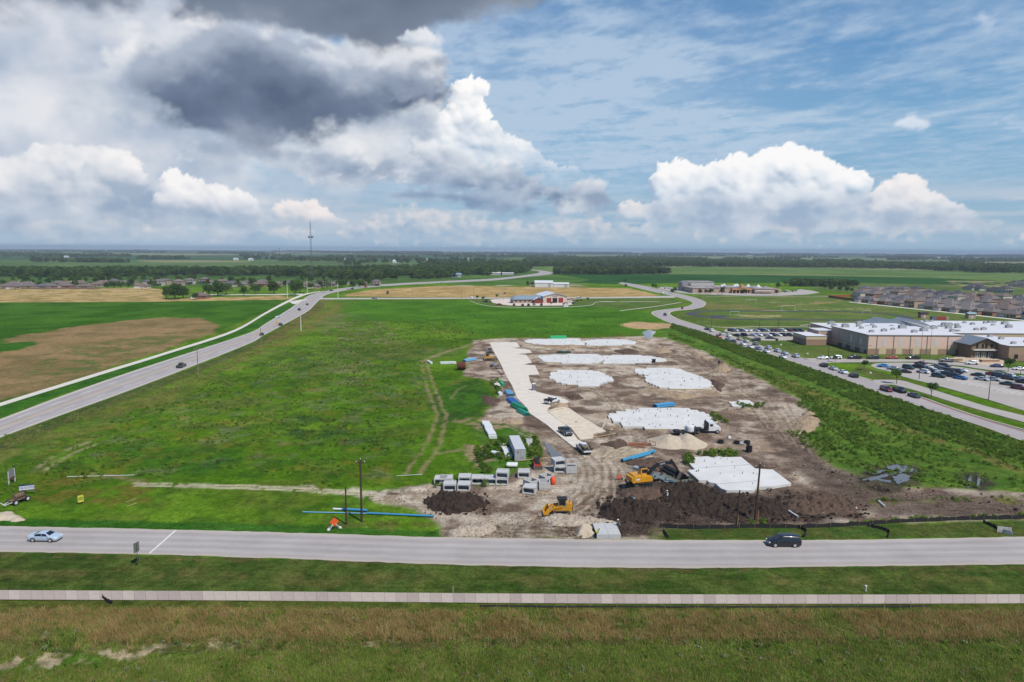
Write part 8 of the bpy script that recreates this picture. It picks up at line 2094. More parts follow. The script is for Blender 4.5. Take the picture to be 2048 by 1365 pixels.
def build_other():
 # ---- fire station
 f = P(1110, 606.4); rz = math.radians(11)
 t = thing('fire_station', 'fire station with pale gabled bay hall and red doors', 'fire station', f, rz)
 LW = mat('pale_stone_wall', S(216, 196, 180), .88, var=.05, scale=.3)
 w, d, e, r = 21.5, 30, 5.9, 8.6
 hall = part(t, 'hall_wall', MB().extr([(-w / 2, 0), (w / 2, 0), (w / 2, e), (0, r), (-w / 2, e)], 0, d), LW)
 for s in (-1, 1): part(t, 'hall_roof', MB().add([(0, -.8, r + .25), (s * (w / 2 + .9), -.8, e + .05), (s * (w / 2 + .9), d + .8, e + .05), (0, d + .8, r + .25), (0, -.8, r + .02), (s * (w / 2 + .9), -.8, e - .18), (s * (w / 2 + .9), d + .8, e - .18), (0, d + .8, r + .02)], [(0, 1, 2, 3), (7, 6, 5, 4), (0, 4, 5, 1), (1, 5, 6, 2)]), mat('white_metal_roof', S(226, 230, 234), .5, .1))
 for k, x_ in enumerate((-5.6, -.2, 5.2)):
  part(hall, 'bay_door_or_opening', MB().box((x_, -.04, 2.2), (4.2, .1, 4.4)), mat('bay_door_red', S(150, 44, 44), .6) if k != 1 else mat('open_bay_shade', S(24, 22, 24), .9))  # middle panel is near black: the open bay's inner shade as colour
 for x_ in (-8.2, -2.9, 2.5, 7.9): part(hall, 'pier', MB().box((x_, -.1, 2.9), (.7, .3, 5.8)), mat('pier_white', S(230, 222, 212), .8))
 part(hall, 'gable_trim', MB().box((0, -.06, 6.1), (5.5, .1, 1.2)), mat('gable_grey', S(160, 150, 150), .8))
 ow = part(t, 'office_wall', MB().box((-24.5, 7, 1.7), (26, 13, 3.4)), mat('office_stone', S(178, 160, 144), .88, var=.06, scale=.4))
 orf = MB().add([(-38.3, -.4, 3.3), (-10.6, -.4, 3.3), (-10.6, 14.4, 3.3), (-38.3, 14.4, 3.3), (-33.5, 7, 6.4), (-10.9, 7, 6.4)], [(0, 1, 5, 4), (1, 2, 5), (2, 3, 4, 5), (3, 0, 4), (3, 2, 1, 0)])
 part(t, 'office_roof', orf, mat('blue_grey_metal_roof', S(150, 168, 180), .45, .2))
 po = part(t, 'porch', MB().extr([(-19.5, 0), (-11.8, 0), (-11.8, 2.9), (-15.6, 4.6), (-19.5, 2.9)], -3.2, -.05), mat('porch_red_brick', S(128, 58, 52), .85))
 part(po, 'porch_roof', MB().add([(-20.4, -3.9, 2.9), (-15.6, -3.9, 5.1), (-10.9, -3.9, 2.9), (-20.4, 3, 2.9), (-15.6, 3, 5.1), (-10.9, 3, 2.9)], [(0, 1, 4, 3), (1, 2, 5, 4)]), mat('white_metal_roof', S(226, 230, 234)))
 for x_ in (-35, -31, -27, -23): part(ow, 'window', MB().box((x_, .46, 1.8), (1.4, .06, 1.3)), GLASS)
 q = P(1132, 614); tt = thing('shed', 'small white shed in front of the fire station', 'shed', q, rz)
 part(tt, 'shed_wall', MB().extr([(-2, 0), (2, 0), (2, 2.4), (0, 3.4), (-2, 2.4)], 0, 3), WFRAME); part(tt, 'shed_roof', MB().add([(-2.3, -.3, 2.35), (0, -.3, 3.6), (2.3, -.3, 2.35), (-2.3, 3.3, 2.35), (0, 3.3, 3.6), (2.3, 3.3, 2.35)], [(0, 1, 4, 3), (1, 2, 5, 4)]), DARKST)
 q = P(1144, 605); tt = thing('pavilion', 'low brown roofed pavilion right of the fire station', 'pavilion', q, rz)
 part(tt, 'roof', MB().add(hip(7, 6, 2.4, 1.4).v, hip(7, 6, 2.4, 1.4).f), mat('brown_shingle', S(140, 116, 106), .9))
 for sx in (-1, 1):
  for sy in (-1, 1): part(tt, 'post', MB().box((sx * 3.2, sy * 2.7, 1.2), (.3, .3, 2.4)), BRKW)
 for k, px in enumerate((1000, 1007)):
  tt, p, h = pole_thing('flagpole', ('left', 'right')[k] + ' flagpole at the fire station', px, 603, 585, .08, STEEL)
  tt['category'] = 'flagpole'; part(tt, 'flag', MB().extr([(0, 0), (2.0, -.1), (2.2, -1.3), (.1, -1.2)], -.02, .02, Matrix.Translation((0, 0, h - .2))), mat(('flag_red_white', 'flag_blue')[k], S(*((206, 170, 170), (70, 72, 104))[k]), .8))
 # ---- white barns, far sheds
 def barn(label, px0, px1, py, e, rise, d, m, mr, name='barn'):
  a, b = P(px0, py), P(px1, py); w_ = b.x - a.x
  tt = thing(name, label, 'barn', (a + b) / 2)
  part(tt, 'wall', MB().box((0, d / 2, e / 2), (w_, d, e)), m)
  part(tt, 'roof', MB().add([(-w_ / 2 - .4, -.5, e), (w_ / 2 + .4, -.5, e), (w_ / 2 + .4, d + .5, e), (-w_ / 2 - .4, d + .5, e), (-w_ / 2 - .4, d / 2, e + rise), (w_ / 2 + .4, d / 2, e + rise)], [(0, 1, 5, 4), (1, 2, 5), (2, 3, 4, 5), (3, 0, 4)]), mr)
  dd = part(tt, 'door', MB().box((w_ * .3, -.06, e * .4), (4, .08, e * .8)), mat('barn_door', S(176, 180, 182), .6))
  return tt
 WB = mat('white_sheet_metal', S(226, 228, 230), .5, var=.04, scale=.3)
 barn('tall white metal barn behind the stubble field', 1070, 1106, 575, 5.5, 2.6, 22, WB, WB)
 barn('low white metal barn joined to the tall one', 1107, 1138, 575, 4.2, 1.6, 14, WB, WB)
 barn('long pale shed beside the middle wood', 965, 1001, 550.6, 4, 1.6, 14, mat('shed_grey', S(186, 184, 178), .7), WB)
 barn('shorter pale shed right of the long one', 1004, 1027, 550.6, 3.4, 1.2, 10, mat('shed_grey', S(186, 184, 178)), WB)
 barn('blue grey barn at the end of the tree belt', 904, 922, 555.6, 5, 2.4, 16, mat('barn_blue', S(140, 152, 172), .6), mat('barn_blue_roof', S(150, 164, 186), .5))
 barn('bright white farmhouse far across the fields', 785, 798, 526.6, 7, 4, 16, WB, WB)
 barn('pale distant farmhouse left of the bright white one', 686, 695, 521.5, 6, 4, 16, WB, mat('far_roof', S(150, 140, 134), .8))
 rs = random.Random(2)
 for k in range(16):                                        # farmsteads near the horizon
  px = (30, 75, 130, 196, 265, 470, 500, 850, 905, 940, 1085, 1290, 1500, 1665, 1880, 1960)[k]; py = (503.5, 504, 516, 506, 505, 521, 521.6, 521, 521, 520.6, 509, 509.4, 512, 513.4, 517, 518)[k]
  barn('tiny white farm building near the horizon, %s from the left' % (ORD[k]), px - 4, px + 4, py, 6, 3, 20, WB, WB, 'farm_building')['group'] = 'farm buildings near the horizon'
 # ---- second school
 q = P(1385, 587); t = thing('distant_school', 'low distant tan school with small white roof cones', 'school', q)
 sc = FPX / ((q - Vector((0, 0, H))).dot(_f))
 def blk(nm, a, b, z, y_, d, m):
  return part(t, nm, MB().box((((a + b) / 2 - 1385) / sc, y_ + d / 2, z / 2), ((b - a) / sc, d, z)), m)
 TT = mat('distant_tan', S(188, 164, 146), .9, var=.06, scale=.2); GG = mat('distant_grey', S(196, 194, 192), .8, var=.04, scale=.1)
 k = blk('hall', 1396, 1452, 10.5, 46, 26, GG); blk('hall_side', 1384, 1400, 10, 44, 20, mat('distant_grey_shaded', S(150, 150, 152), .8))  # side block in darker grey: the hall's shaded face put into the colour
 fr = blk('front_range', 1387, 1440, 5.4, 4, 40, TT); blk('centre_range', 1440, 1510, 6.0, 8, 46, TT); blk('right_range', 1510, 1552, 5.2, 2, 50, TT); blk('end_range', 1552, 1572, 4.4, 14, 40, TT)
 for a, b, z, y_, d in ((1386, 1440.5, 5.5, 3.5, 41), (1441, 1510, 6.1, 7.5, 47), (1511, 1552.5, 5.3, 1.5, 51), (1395.5, 1452.5, 10.6, 45.5, 27)):
  part(t, 'flat_roof', MB().box((((a + b) / 2 - 1385) / sc, y_ + d / 2, z), ((b - a) / sc, d, .14)), mat('distant_roof', S(170, 160, 156), .85, var=.12, scale=.1))
 part(t, 'entrance_arcade', MB().box(((1486 - 1385) / sc, 5, 4.6), (22, 5, 1.4)).box(((1486 - 1385) / sc, 5, 7), (3.4, 5, 5)), mat('arcade_orange_lit', S(214, 160, 112), .8))  # orange light of the porch put into the arcade colour
 for px in (1467, 1474, 1481, 1490, 1497, 1504): part(t, 'arcade_post', MB().box(((px - 1385) / sc, 3.4, 2), (.8, .8, 4)), mat('arcade_orange_lit', S(214, 160, 112)))
 part(t, 'arcade_glazing', MB().box(((1486 - 1385) / sc, 7.6, 1.9), (19, .5, 3.8)), GLASS)
 for k, px in enumerate((1455, 1487, 1497, 1530, 1515, 1470)):
  part(t, 'roof_cone', MB().cyl(((px - 1385) / sc, 22 + (k % 3) * 9, 5.8), ((px - 1385) / sc, 22 + (k % 3) * 9, 9.0), 3.2, .4, 10), WROOF)
 for k in range(22): part(t, 'rooftop_unit', MB().box(((1392 + k * 7.3 - 1385) / sc, 14 + (k * 7) % 28, 6.4), (2.4, 2.0, 1.6)), HVAC)
 part(t, 'canopy', MB().box(((1527 - 1385) / sc, -2, 3.4), (20, 5, .4)), WROOF)
 # ---- houses
 roofs = [mat('roof_%s' % n, S(*c), .9, var=.10, scale=.5) for n, c in (('taupe', (116, 107, 105)), ('grey', (102, 100, 104)), ('brown', (120, 104, 97)), ('charcoal', (78, 78, 84)), ('dusty', (128, 119, 116)))]
 walls = [mat('housewall_%s' % n, S(*c), .9, var=.06, scale=.4) for n, c in (('buff', (190, 168, 140)), ('brick', (158, 116, 94)), ('cream', (214, 204, 186)), ('stone', (178, 166, 152)))]
 kinds = [house_kind(k) for k in range(3)]
 rs = random.Random(21)
 fa, fb = P(1716, 606), P(2056, 642)
 dirv = Vector((fb.x - fa.x, fb.y - fa.y, 0)); L_ = dirv.length; dirv /= L_; nrm = Vector((-dirv.y, dirv.x, 0))
 if nrm.x < 0: nrm = -nrm
 rn = ('front', 'second', 'third', 'fourth', 'fifth', 'sixth', 'seventh')
 for r in range(7):
  n = 0; off = 12 + r * 27 + (8 if r % 2 else 0)
  s0 = -150 if r > 2 else -70 if r > 0 else 0
  for k in range(40):
   s = s0 + k * 17.5 + rs.uniform(-1.5, 1.5)
   p = fa + dirv * s + nrm * off
   px, py = pix((p.x, p.y, 3))
   if px > 2075 or px < 1712 or s > L_ + 90: continue
   if py < 577: continue
   kd = rs.choice((0, 0, 2, 2, 1)); ri = rs.choice((0, 1, 1, 2, 4)) if not (r > 4 and rs.random() < .4) else 3; wi = rs.randrange(4)
   if n >= 18: break
   h = clone(kinds[kd], p, math.atan2(dirv.y, dirv.x) + (math.pi if r % 2 else 0) + math.pi + math.pi, '%s roofed right estate house, %s row, %s along' % (('taupe', 'grey', 'brown', 'charcoal', 'dusty')[ri], rn[r], ORD[n]), 'houses of the right estate', {'roof': roofs[ri], 'wall': walls[wi], 'chimney': walls[wi]})
   n += 1
 for k, (px, py) in enumerate([(1942, 580), (1952, 579), (1962, 581), (2030, 573), (2042, 575), (2050, 570), (1990, 584), (2010, 586)]):
  clone(kinds[1 if k % 2 else 2], P(px, py), rs.uniform(-.3, .3), 'charcoal roofed new house beyond the right estate, %s from the left' % ORD[k], 'new houses beyond the right estate', {'roof': roofs[3], 'wall': walls[2], 'chimney': walls[2]})
 LE = [(15, 577.5), (36, 578), (58, 577), (88, 577.6), (100, 577), (132, 576.5), (170, 577.6), (194, 574), (285, 577), (318, 572), (55, 573), (30, 572), (120, 571), (135, 572), (160, 571), (205, 570), (230, 571), (330, 570), (358, 572), (380, 569), (400, 597.5), (430, 570), (465, 571), (483, 573.5),
          (500, 569), (522, 573), (525, 568), (552, 573), (575, 570), (615, 574), (628, 577), (640, 574), (662, 573), (688, 569), (722, 571), (752, 572), (410, 567), (445, 567), (300, 568), (262, 569)]
 for k, (px, py) in enumerate(sorted(LE)):
  kd = rs.choice((0, 0, 2, 1)); ri = rs.choice((0, 0, 2, 2, 4, 1)); wi = rs.randrange(4)
  nm = ('taupe', 'grey', 'brown', 'charcoal', 'dusty')[ri]
  lb = 'low brick house alone beside the dark tree clump' if px == 400 else 'tan corner house beside the highway bend' if px == 722 else '%s roofed house in the left estate, %s from the left edge' % (nm, nth(k))
  clone(kinds[0 if px == 400 else kd], P(px, py), rs.uniform(-.25, .25), lb, 'houses of the left estate', {'roof': roofs[ri], 'wall': walls[1 if px == 400 else wi], 'chimney': walls[wi]})
 for k in kinds: hideproto(k)
 # ---- fences and small things by the estate
 def fence(label, a, b, h, m, n):
  p, q = P(*a), P(*b); d = q - p
  tt = thing('board_fence', label, 'fence', (p + q) / 2, math.atan2(d.y, d.x)); L_ = d.length
  me = MB().box((0, 0, h / 2), (L_ / n * .96, .08, h)).mesh('fence_panel', m)
  for k in range(n): link('fence_panel', me, tt, (-L_ / 2 + L_ * (k + .5) / n, 0, 0))
  po = MB().box((0, .1, h / 2), (.14, .14, h + .1)).mesh('post', m)
  for k in range(n + 1): link('post', po, tt, (-L_ / 2 + L_ * k / n, 0, 0))
 CED = mat('cedar_boards', S(158, 86, 52), .85, var=.15, scale=.6)
 fence('reddish cedar fence at the corner of the right estate', (1657, 595.5), (1712, 603), 2.2, CED, 12)
 fence('rear run of the cedar fence at the right estate', (1657, 595.5), (1705, 593.6), 2.2, CED, 14)
 fence('brown fence in front of the left estate', (0, 578.6), (200, 578.4), 1.8, mat('weathered_fence', S(126, 108, 94), .9, var=.1, scale=.5), 40)
 # right estate lane
 c = [tuple((fa + dirv * s - nrm * 4)[:2]) for s in np.linspace(-10, L_ + 60, 12)]; c2 = [tuple((fa + dirv * s + nrm * 2)[:2]) for s in np.linspace(-10, L_ + 60, 12)]
 struct('estate_lane', band(c, c2, .05, 30, .06, world=True).mesh('estate_lane', PALEC))
 # sports things
 def goal(label, px, py, w_=7.3, h_=2.4):
  tt = thing('football_goal', label, 'goal', P(px, py), random.uniform(-.2, .2), 'football goals on the school field')
  for s in (-1, 1): part(tt, 'goalpost', MB().cyl((s * w_ / 2, 0, 0), (s * w_ / 2, 0, h_), .09), WHITEP); part(tt, 'back_stay', MB().cyl((s * w_ / 2, 0, h_), (s * w_ / 2, 1.8, 0), .06), WHITEP)
  part(tt, 'crossbar', MB().cyl((-w_ / 2, 0, h_), (w_ / 2, 0, h_), .09), WHITEP)
 goal('white football goal on the grass behind the track', 1502, 606.5, 10, 3); goal('white football goal behind the far straight of the track', 1577, 620.5, 10, 3.5); goal('white football goal at the left end inside the track', 1469, 630, 7); goal('white football goal at the right end inside the track', 1733, 627.5, 7)
 q = P(1881, 641); tt = thing('storage_container', 'red storage container on the school field', 'container', q, -.05); part(tt, 'box_walls', MB().box((0, 1.2, 1.3), (7.5, 2.4, 2.6)), mat('container_red', S(164, 72, 62), .7)); part(tt, 'doors', MB().box((3.79, 1.2, 1.3), (.06, 2.2, 2.3)), mat('container_red_dark', S(130, 60, 52), .7))
 q = P(1868.5, 641); tt = thing('storage_container', 'short blue grey storage container left of the red one', 'container', q, -.05); part(tt, 'box_walls', MB().box((0, 1.2, 1.3), (3.2, 2.4, 2.6)), mat('container_slate', S(96, 100, 112), .7)); part(tt, 'doors', MB().box((0, -.03, 1.3), (2.6, .06, 2.2)), mat('container_slate_door', S(116, 120, 130), .7))
 q = P(1893, 641); tt = thing('storage_container', 'short pale storage container right of the red one', 'container', q, -.05); part(tt, 'box_walls', MB().box((0, 1.2, 1.2), (3.2, 2.4, 2.4)), mat('container_pale', S(184, 174, 158), .7)); part(tt, 'doors', MB().box((0, -.03, 1.2), (2.6, .06, 2.0)), mat('container_pale_door', S(168, 158, 142), .7))
 for px, py, lb, c, rc in ((1849, 637, 'small brick press box beside the track', (176, 140, 120), (60, 50, 48)), (1944, 638, 'small pale shed on the grass before the right estate', (190, 164, 140), (150, 176, 186))):
  q = P(px, py); tt = thing('field_shed', lb, 'shed', q); part(tt, 'wall', MB().box((0, 2, 1.7), (5, 4, 3.4)), mat('shedwall_%d' % px, S(*c), .9)); part(tt, 'roof', MB().add(hip(5, 4, 3.4, 1.0, .5, True).v, hip(5, 4, 3.4, 1.0, .5, True).f, Matrix.Translation((0, 2, 0))), mat('shedroof_%d' % px, S(*rc), .7)); part(tt, 'door', MB().box((0, -.04, 1.1), (1.2, .06, 2.1)), WFRAME)
 # ---- radio tower and masts
 px, D = 630, 1000.0
 b0 = PD(px, D); ztop = 46 + (499 - 446) / FPX * D * 1.01
 tt = thing('radio_tower', 'tall lattice radio tower with dishes rising above the horizon', 'tower', (P(624, 500, 46 - .01).x * 0 + b0.x - 1.5, D, 0))
 TS = mat('tower_steel', S(120, 122, 126), .6, .3); lg = MB(); br = MB(); z = 0.0; wf = lambda z_: 2.3 - 1.6 * z_ / ztop
 cor = [(math.cos(a), math.sin(a)) for a in (math.pi / 2, math.pi * 7 / 6, math.pi * 11 / 6)]
 for cx_, cy_ in cor: lg.cyl((cx_ * wf(0), cy_ * wf(0), 0), (cx_ * wf(ztop), cy_ * wf(ztop), ztop), .12, .09, 6)
 while z < ztop - 3:
  z2 = z + 3.2
  for i in range(3):
   a, b = cor[i], cor[(i + 1) % 3]
   br.cyl((a[0] * wf(z), a[1] * wf(z), z), (b[0] * wf(z2), b[1] * wf(z2), z2), .05, .05, 4, False); br.cyl((b[0] * wf(z), b[1] * wf(z), z), (a[0] * wf(z2), a[1] * wf(z2), z2), .07, .07, 4, False)
  z = z2
 part(tt, 'mast_leg', lg, TS); part(tt, 'bracing', br, TS)['kind'] = 'stuff'
 zd = 46 + (499 - 476) / FPX * D
 for i, a in enumerate((0, 1.2, 2.3, 3.4, 4.4, 5.4)):
  part(tt, 'dish', MB().cyl((3.0 * math.cos(a), 3.0 * math.sin(a), zd - 1), (3.3 * math.cos(a), 3.3 * math.sin(a), zd + 1.4), .45, .45, 8), DARKST)
 part(tt, 'platform', MB().cyl((0, 0, zd - .3), (0, 0, zd), 2.8, 2.8, 12), TS)
 part(tt, 'top_antenna', MB().cyl((0, 0, ztop), (0, 0, ztop + 6), .12, .05, 6), TS)
 for k, (px, py, tp) in enumerate([(560, 524, 496), (808, 524, 508), (1007, 524, 508), (1212, 526, 509), (1374, 524, 512), (1544, 526, 515)]):
  pole_thing('distant_mast', 'thin distant mast standing in the fields, %s from the left' % ORD[k], px, py, tp, .9, TS, 0, False, 'distant masts')
 # ---- poles near the road
 WP = mat('weathered_pole', S(146, 130, 112), .9, var=.2, scale=1.2, stretch=(6, 6, .6))
 _, a1, h1 = pole_thing('utility_pole', 'short dark utility pole beside the orange sign', 693, 1049, 974, .17)
 _, a2, h2 = pole_thing('utility_pole', 'tall dark utility pole behind the blue pipes', 723.5, 1043, 919, .2, None, 1.6)
 _, a3, h3 = pole_thing('utility_pole', 'tall dark utility pole in front of the large pale slab', 1510, 1042, 928, .2, None, 1.6, tilt=.35)
 _, a4, h4 = pole_thing('utility_pole', 'short dark utility pole left of the tall one by the slab', 1474, 1047, 981, .15, tilt=.2)
 _, a5, h5 = pole_thing('utility_pole', 'bare utility pole with crossarm beside the highway', 397, 753, 695, .17, WP, 2.4)
 pole_thing('utility_pole', 'thin utility pole beside the highway by the black car', 523, 704, 656, .16, WP)
 STW = mat('white_steel_pole', S(222, 218, 210), .6)
 for k, (px, py, tp) in enumerate([(602, 662, 629), (676, 596.5, 566), (575, 597, 564), (614.5, 587, 563)]):
  pole_thing('steel_pole', ('white steel pole between the field and the highway', 'tall white steel pole at the junction corner', 'white steel pole left of the highway before the junction', 'white steel pole behind the junction')[k], px, py, tp, .3, STW)
 for k, (px, py, tp) in enumerate([(652, 582, 558), (656, 581, 558), (663, 580, 559), (826, 598, 574), (923, 598, 574), (947, 598, 576), (651, 620, 600)]):
  pole_thing('roadside_pole', 'slender roadside pole near the cross street, %s from the highway' % ORD[k], px, py, tp, .2, mat('galvanised_pole', S(150, 150, 148), .6), 0, False, 'slender roadside poles')
 for k, (px, py, tp, lb) in enumerate([(1838, 759, 722, 'dark light pole in the middle of the school car park'), (1977, 800, 756, 'dark light pole at the near edge of the school car park'), (2040, 759, 739, 'dark light pole on the island at the edge of view'), (1656, 725, 688, 'dark light pole at the school drive mouth'), (1616, 668, 648, 'dark light pole behind the low wing'), (1423, 655, 630, 'dark light pole at the far end of the queue'), (1519, 655, 640, 'dark light pole behind the staff parking'), (1556, 655, 640, 'dark light pole right behind the staff parking'), (1733, 724, 692, 'dark light pole in front of the gym corner'), (1893, 722, 692, 'dark light pole beside the school flagpoles')]):
  pole_thing('light_pole', lb, px, py, tp, .12, DARKST, 0, True, 'light poles of the school')
 for k, (px, py, tp) in enumerate([(1841, 713, 656), (1859, 716, 657)]):
  tt, p, h = pole_thing('flagpole', ('left', 'right')[k] + ' tall flagpole before the school gym', px, py, tp, .09, STEEL); tt['category'] = 'flagpole'
  part(tt, 'finial', MB().cyl((0, 0, h), (0, 0, h + .25), .14, .05, 8), STEEL)
 WIRE = mat('wire', (.03, .03, .03), .6)
 def wire(label, a, b, sag):
  mb = MB(); n = 14; pr = None
  for i in range(n + 1):
   f_ = i / n; q = a.lerp(b, f_) - Vector((0, 0, sag * 4 * f_ * (1 - f_)))
   if pr is not None: mb.cyl(pr, q, .016, .016, 4, False)
   pr = q
  tag(link('overhead_wire', mb.mesh('overhead_wire', WIRE)), label, 'wire')
 wire('overhead wire strung between the two tall poles', Vector((a2.x, a2.y, h2)), Vector((a3.x, a3.y, h3)), 1.6)
 wire('overhead wire from the tall pole by the pipes off to the left', Vector((a2.x, a2.y, h2)), Vector((a2.x - 80, a2.y + 10, h2)), 1.4)
 wire('overhead wire from the tall pole by the slab off to the right', Vector((a3.x, a3.y, h3)), Vector((a3.x + 80, a3.y - 4, h3)), 1.4)
 wire('lower service wire between the tall poles', Vector((a2.x, a2.y, h2 - 3)), Vector((a3.x, a3.y, h3 - 3)), 1.8)
 # ---- signs
 p = P(276, 1131); tt = thing('road_sign', 'road sign seen from its grey back beside the stop line', 'sign', p, math.radians(74))
 part(tt, 'post', MB().cyl((0, 0, 0), (0, 0, 3.4), .05), STEEL); part(tt, 'panel', MB().box((0, .07, 2.75), (1.0, .04, 1.5)), mat('sign_back', S(124, 128, 124), .6, .2)); part(tt, 'small_plate', MB().box((0, .07, .95), (.5, .03, .5)), DARKST)
 p = P(668, 1061); tt = thing('roadwork_sign', 'orange roadwork sign on a white folding stand by the road', 'sign', p + Vector((0, .3, 0)), math.radians(28))
 part(tt, 'panel', MB().extr([(-.75, 1.35), (0, .6), (.75, 1.35), (0, 2.1)], -.03, .03), ORANGE)
 fr = MB()
 for s in (-1, 1): bar(fr, (0, .1, 1.2), (s * 1.0, -.4, .1), .08, .08); bar(fr, (s * 1.0, -.4, .1), (s * .9, .7, .1), .1, .1); bar(fr, (0, .1, 1.0), (s * .9, .7, .1), .08, .08)
 part(tt, 'stand', fr, WHITEP)
 for s in (-1, 1): part(tt, 'sandbag', MB().box((s * .95, .1, .15), (.5, .3, .25), .4, top=(.8, .8)), WHITEP)
 p = P(162, 1008); tt = thing('yard_sign', 'small bright yellow sign on wire legs in the roadside grass', 'sign', p, math.radians(50))
 part(tt, 'panel', MB().box((0, 0, .95), (.95, .04, 1.3)), mat('sign_yellow', S(214, 214, 70), .7)); part(tt, 'text_bar', MB().box((0, -.03, 1.15), (.7, .02, .12)).box((0, -.03, .85), (.7, .02, .12)), BLACKTRIM)
 for s in (-1, 1): part(tt, 'leg', MB().cyl((s * .35, 0, 0), (s * .35, 0, 1.0), .025), STEEL)
 p = P(20, 970); tt = thing('notice_board', 'leaning grey and red notice board at the left edge', 'sign', p + Vector((-.3, 1.0, 0)), math.radians(100))
 part(tt, 'panel', MB().box((-.1, 0, 1.9), (2.2, .06, 1.7)), mat('board_grey', S(150, 152, 156), .7, var=.1, scale=2)); part(tt, 'red_band', MB().box((-.1, -.04, 1.0), (2.2, .04, .35)), mat('board_red', S(130, 50, 48), .7))
 for s in (-1, 1): part(tt, 'post', MB().box((s * 1.1, 0, 1.35), (.16, .14, 2.7)), WHITEP)
 # old wheeled implement carrying a banner
 p = P(28, 1010); tt = thing('farm_wagon', 'old brown and white wheeled wagon parked in the roadside grass', 'wagon', p + Vector((0, .8, 0)), heading((20, 1012), (52, 1000)))
 OB = mat('wagon_brown', S(120, 98, 78), .9, var=.25, scale=2)
 part(tt, 'bed', MB().box((.2, 0, .75), (3.0, 1.3, .22)), OB); part(tt, 'barrel', MB().cyl((-.5, 0, 1.25), (1.3, 0, 1.25), .5, .5, 14), OB, 40); part(tt, 'seat', MB().box((1.2, 0, 1.3), (.5, .9, .5)).box((1.45, 0, 1.65), (.1, .9, .5)), mat('wagon_dark', S(70, 50, 42), .9))
 part(tt, 'drawbar', bar(bar(bar(MB(), (-1.2, .5, .6), (-2.6, .1, .5), .1, .1), (-1.2, -.5, .6), (-2.6, -.1, .5), .1, .1), (-2.6, -.6, .5), (-2.6, .6, .9), .1, .1), WHITEP)
 wm = MB(); wm.pipe((0, -.14, 0), (0, .14, 0), .5, .3, 18); wm = wm.mesh('wheel', TYRE, 40); hm = MB(); hm.cyl((0, -.1, 0), (0, .1, 0), .31, None, 14); hm = hm.mesh('rim', WHITEP)
 for x_ in (-.9, 1.4):
  for s in (-1, 1): link('rim', hm, link('wheel', wm, tt, (x_, s * .8, .5)))
 pb = P(50, 991); bn = thing('banner_sign', 'blue and white lettered banner standing behind the old wagon', 'banner', pb + Vector((0, .6, .9)), math.radians(24))
 part(bn, 'panel', MB().box((0, 0, .35), (2.4, .05, .8)), mat('banner_white', S(224, 226, 234), .7)); part(bn, 'border', MB().box((0, -.005, .82), (2.4, .06, .16)).box((0, -.005, -.1), (2.4, .06, .1)), mat('banner_blue', S(44, 54, 128), .7))
 for s in (-1, 1): part(bn, 'leg', MB().box((s * 1.1, .05, -.2), (.08, .06, 1.4)), STEEL)
 text(bn, 'MEADOW', .56, Matrix.Translation((0, -.035, .36)) @ Matrix.Rotation(math.pi / 2, 4, 'X'), mat('banner_blue', S(44, 54, 128)))
 p = P(1731, 1183); tt = thing('marker_post', 'short white capped marker post by the footpath', 'post', p); part(tt, 'tube', MB().cyl((0, 0, 0), (0, 0, .75), .13, .13, 12), mat('marker_grey', S(200, 196, 190), .6)); part(tt, 'cap', MB().cyl((0, 0, .75), (0, 0, .85), .16, .13, 12), WHITEP)
 p = P(906, 1187); tt = thing('survey_stake', 'thin white survey stake in the front verge', 'stake', p); part(tt, 'rod', MB().cyl((0, 0, 0), (.03, 0, 1.1), .022, .022, 6), WHITEP); part(tt, 'ribbon', MB().box((.03, 0, 1.05), (.06, .06, .12)), ORANGE)
 for px, py, tp, lb in ((1475, 1056, 1032, 'yellow marker post left of the tall pole by the slab'), (1515, 1055, 1023, 'thin timber stake right of the tall pole by the slab')):
  pole_thing('marker_stake', lb, px, py, tp, .06, mat('stake_yellow', S(190, 150, 60), .8))
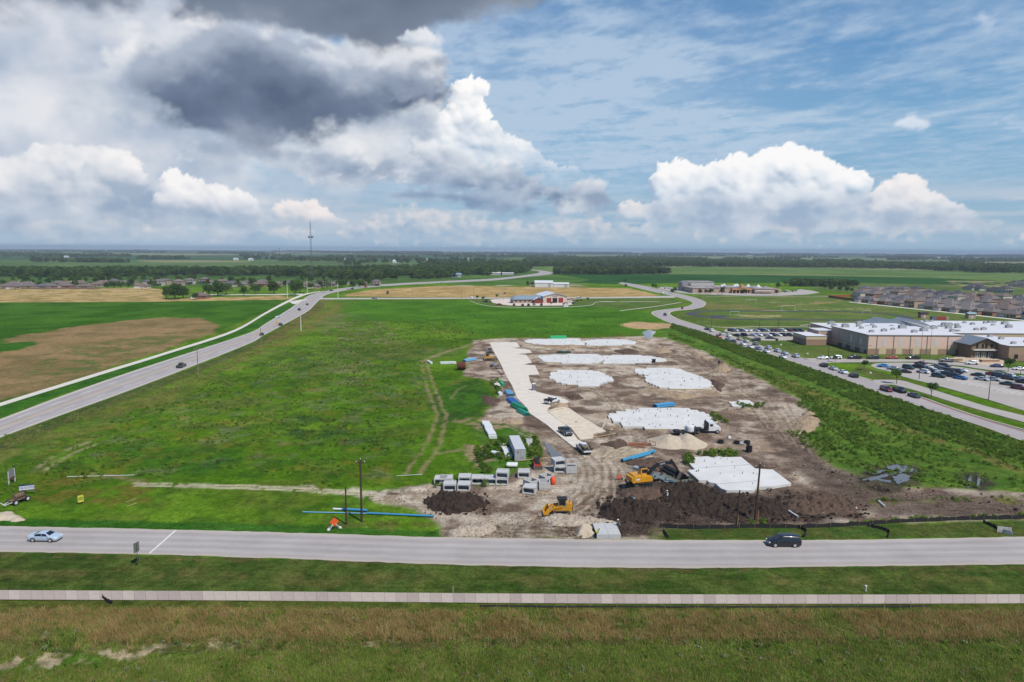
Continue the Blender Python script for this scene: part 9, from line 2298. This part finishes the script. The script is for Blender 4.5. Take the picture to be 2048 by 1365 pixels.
 p = P(554, 655); tt = thing('warning_sign', 'small yellow warning sign on the highway edge', 'sign', p, .3); part(tt, 'post', MB().cyl((0, 0, 0), (0, 0, 2.6), .07), STEEL); part(tt, 'panel', MB().extr([(-.9, 2.9), (0, 2.0), (.9, 2.9), (0, 3.8)], -.1, -.05), mat('warning_yellow', S(220, 170, 50), .6))
 p = P(1364, 622); tt = thing('speed_sign', 'red framed sign at the bend of the winding road', 'sign', p, .2); part(tt, 'post', MB().cyl((0, 0, 0), (0, 0, 1.6), .12), STEEL); part(tt, 'panel', MB().box((0, -.15, 2.3), (2.0, .06, 2.2)), mat('sign_brick_red', S(150, 76, 60), .7)); part(tt, 'face', MB().box((0, -.2, 2.4), (1.2, .04, 1.2)), mat('sign_dull', S(110, 90, 84), .7))
 for px, py, lb in ((1562, 693, 'small white lawn sign below the staff parking'), (1615, 711, 'small white lawn sign near the drive mouth'), (1741, 750, 'small white lawn sign on the traffic island')):
  p = P(px, py); tt = thing('lawn_sign', lb, 'sign', p, .2); part(tt, 'panel', MB().box((0, 0, .8), (.8, .05, .6)), WHITEP); part(tt, 'leg', MB().cyl((0, 0, 0), (0, 0, .6), .04), STEEL)
def build_haze():
 m = bpy.data.materials.new('pale_haze'); m.use_nodes = True
 nt = m.node_tree; nt.nodes.remove(nt.nodes['Principled BSDF'])
 v = nt.nodes.new('ShaderNodeVolumePrincipled'); v.inputs['Color'].default_value = (.76, .88, 1.0, 1); v.inputs['Density'].default_value = HAZE
 v.inputs['Anisotropy'].default_value = 0.0
 nt.links.new(v.outputs[0], nt.nodes['Material Output'].inputs['Volume'])
 o = link('haze', MB().box((0, 8000, 46.5), (40000, 22000, 97)).mesh('haze', m))
 tag(o, 'thin bluish haze over the distant plain', 'haze', None, 'stuff')
 m.cycles.homogeneous_volume = True if hasattr(m.cycles, 'homogeneous_volume') else None
HAZE = 0.00007
sky_dome()
build_ground()
build_roads()
build_school()
build_other()
build_vehicles()
build_site()
build_green()
build_haze()
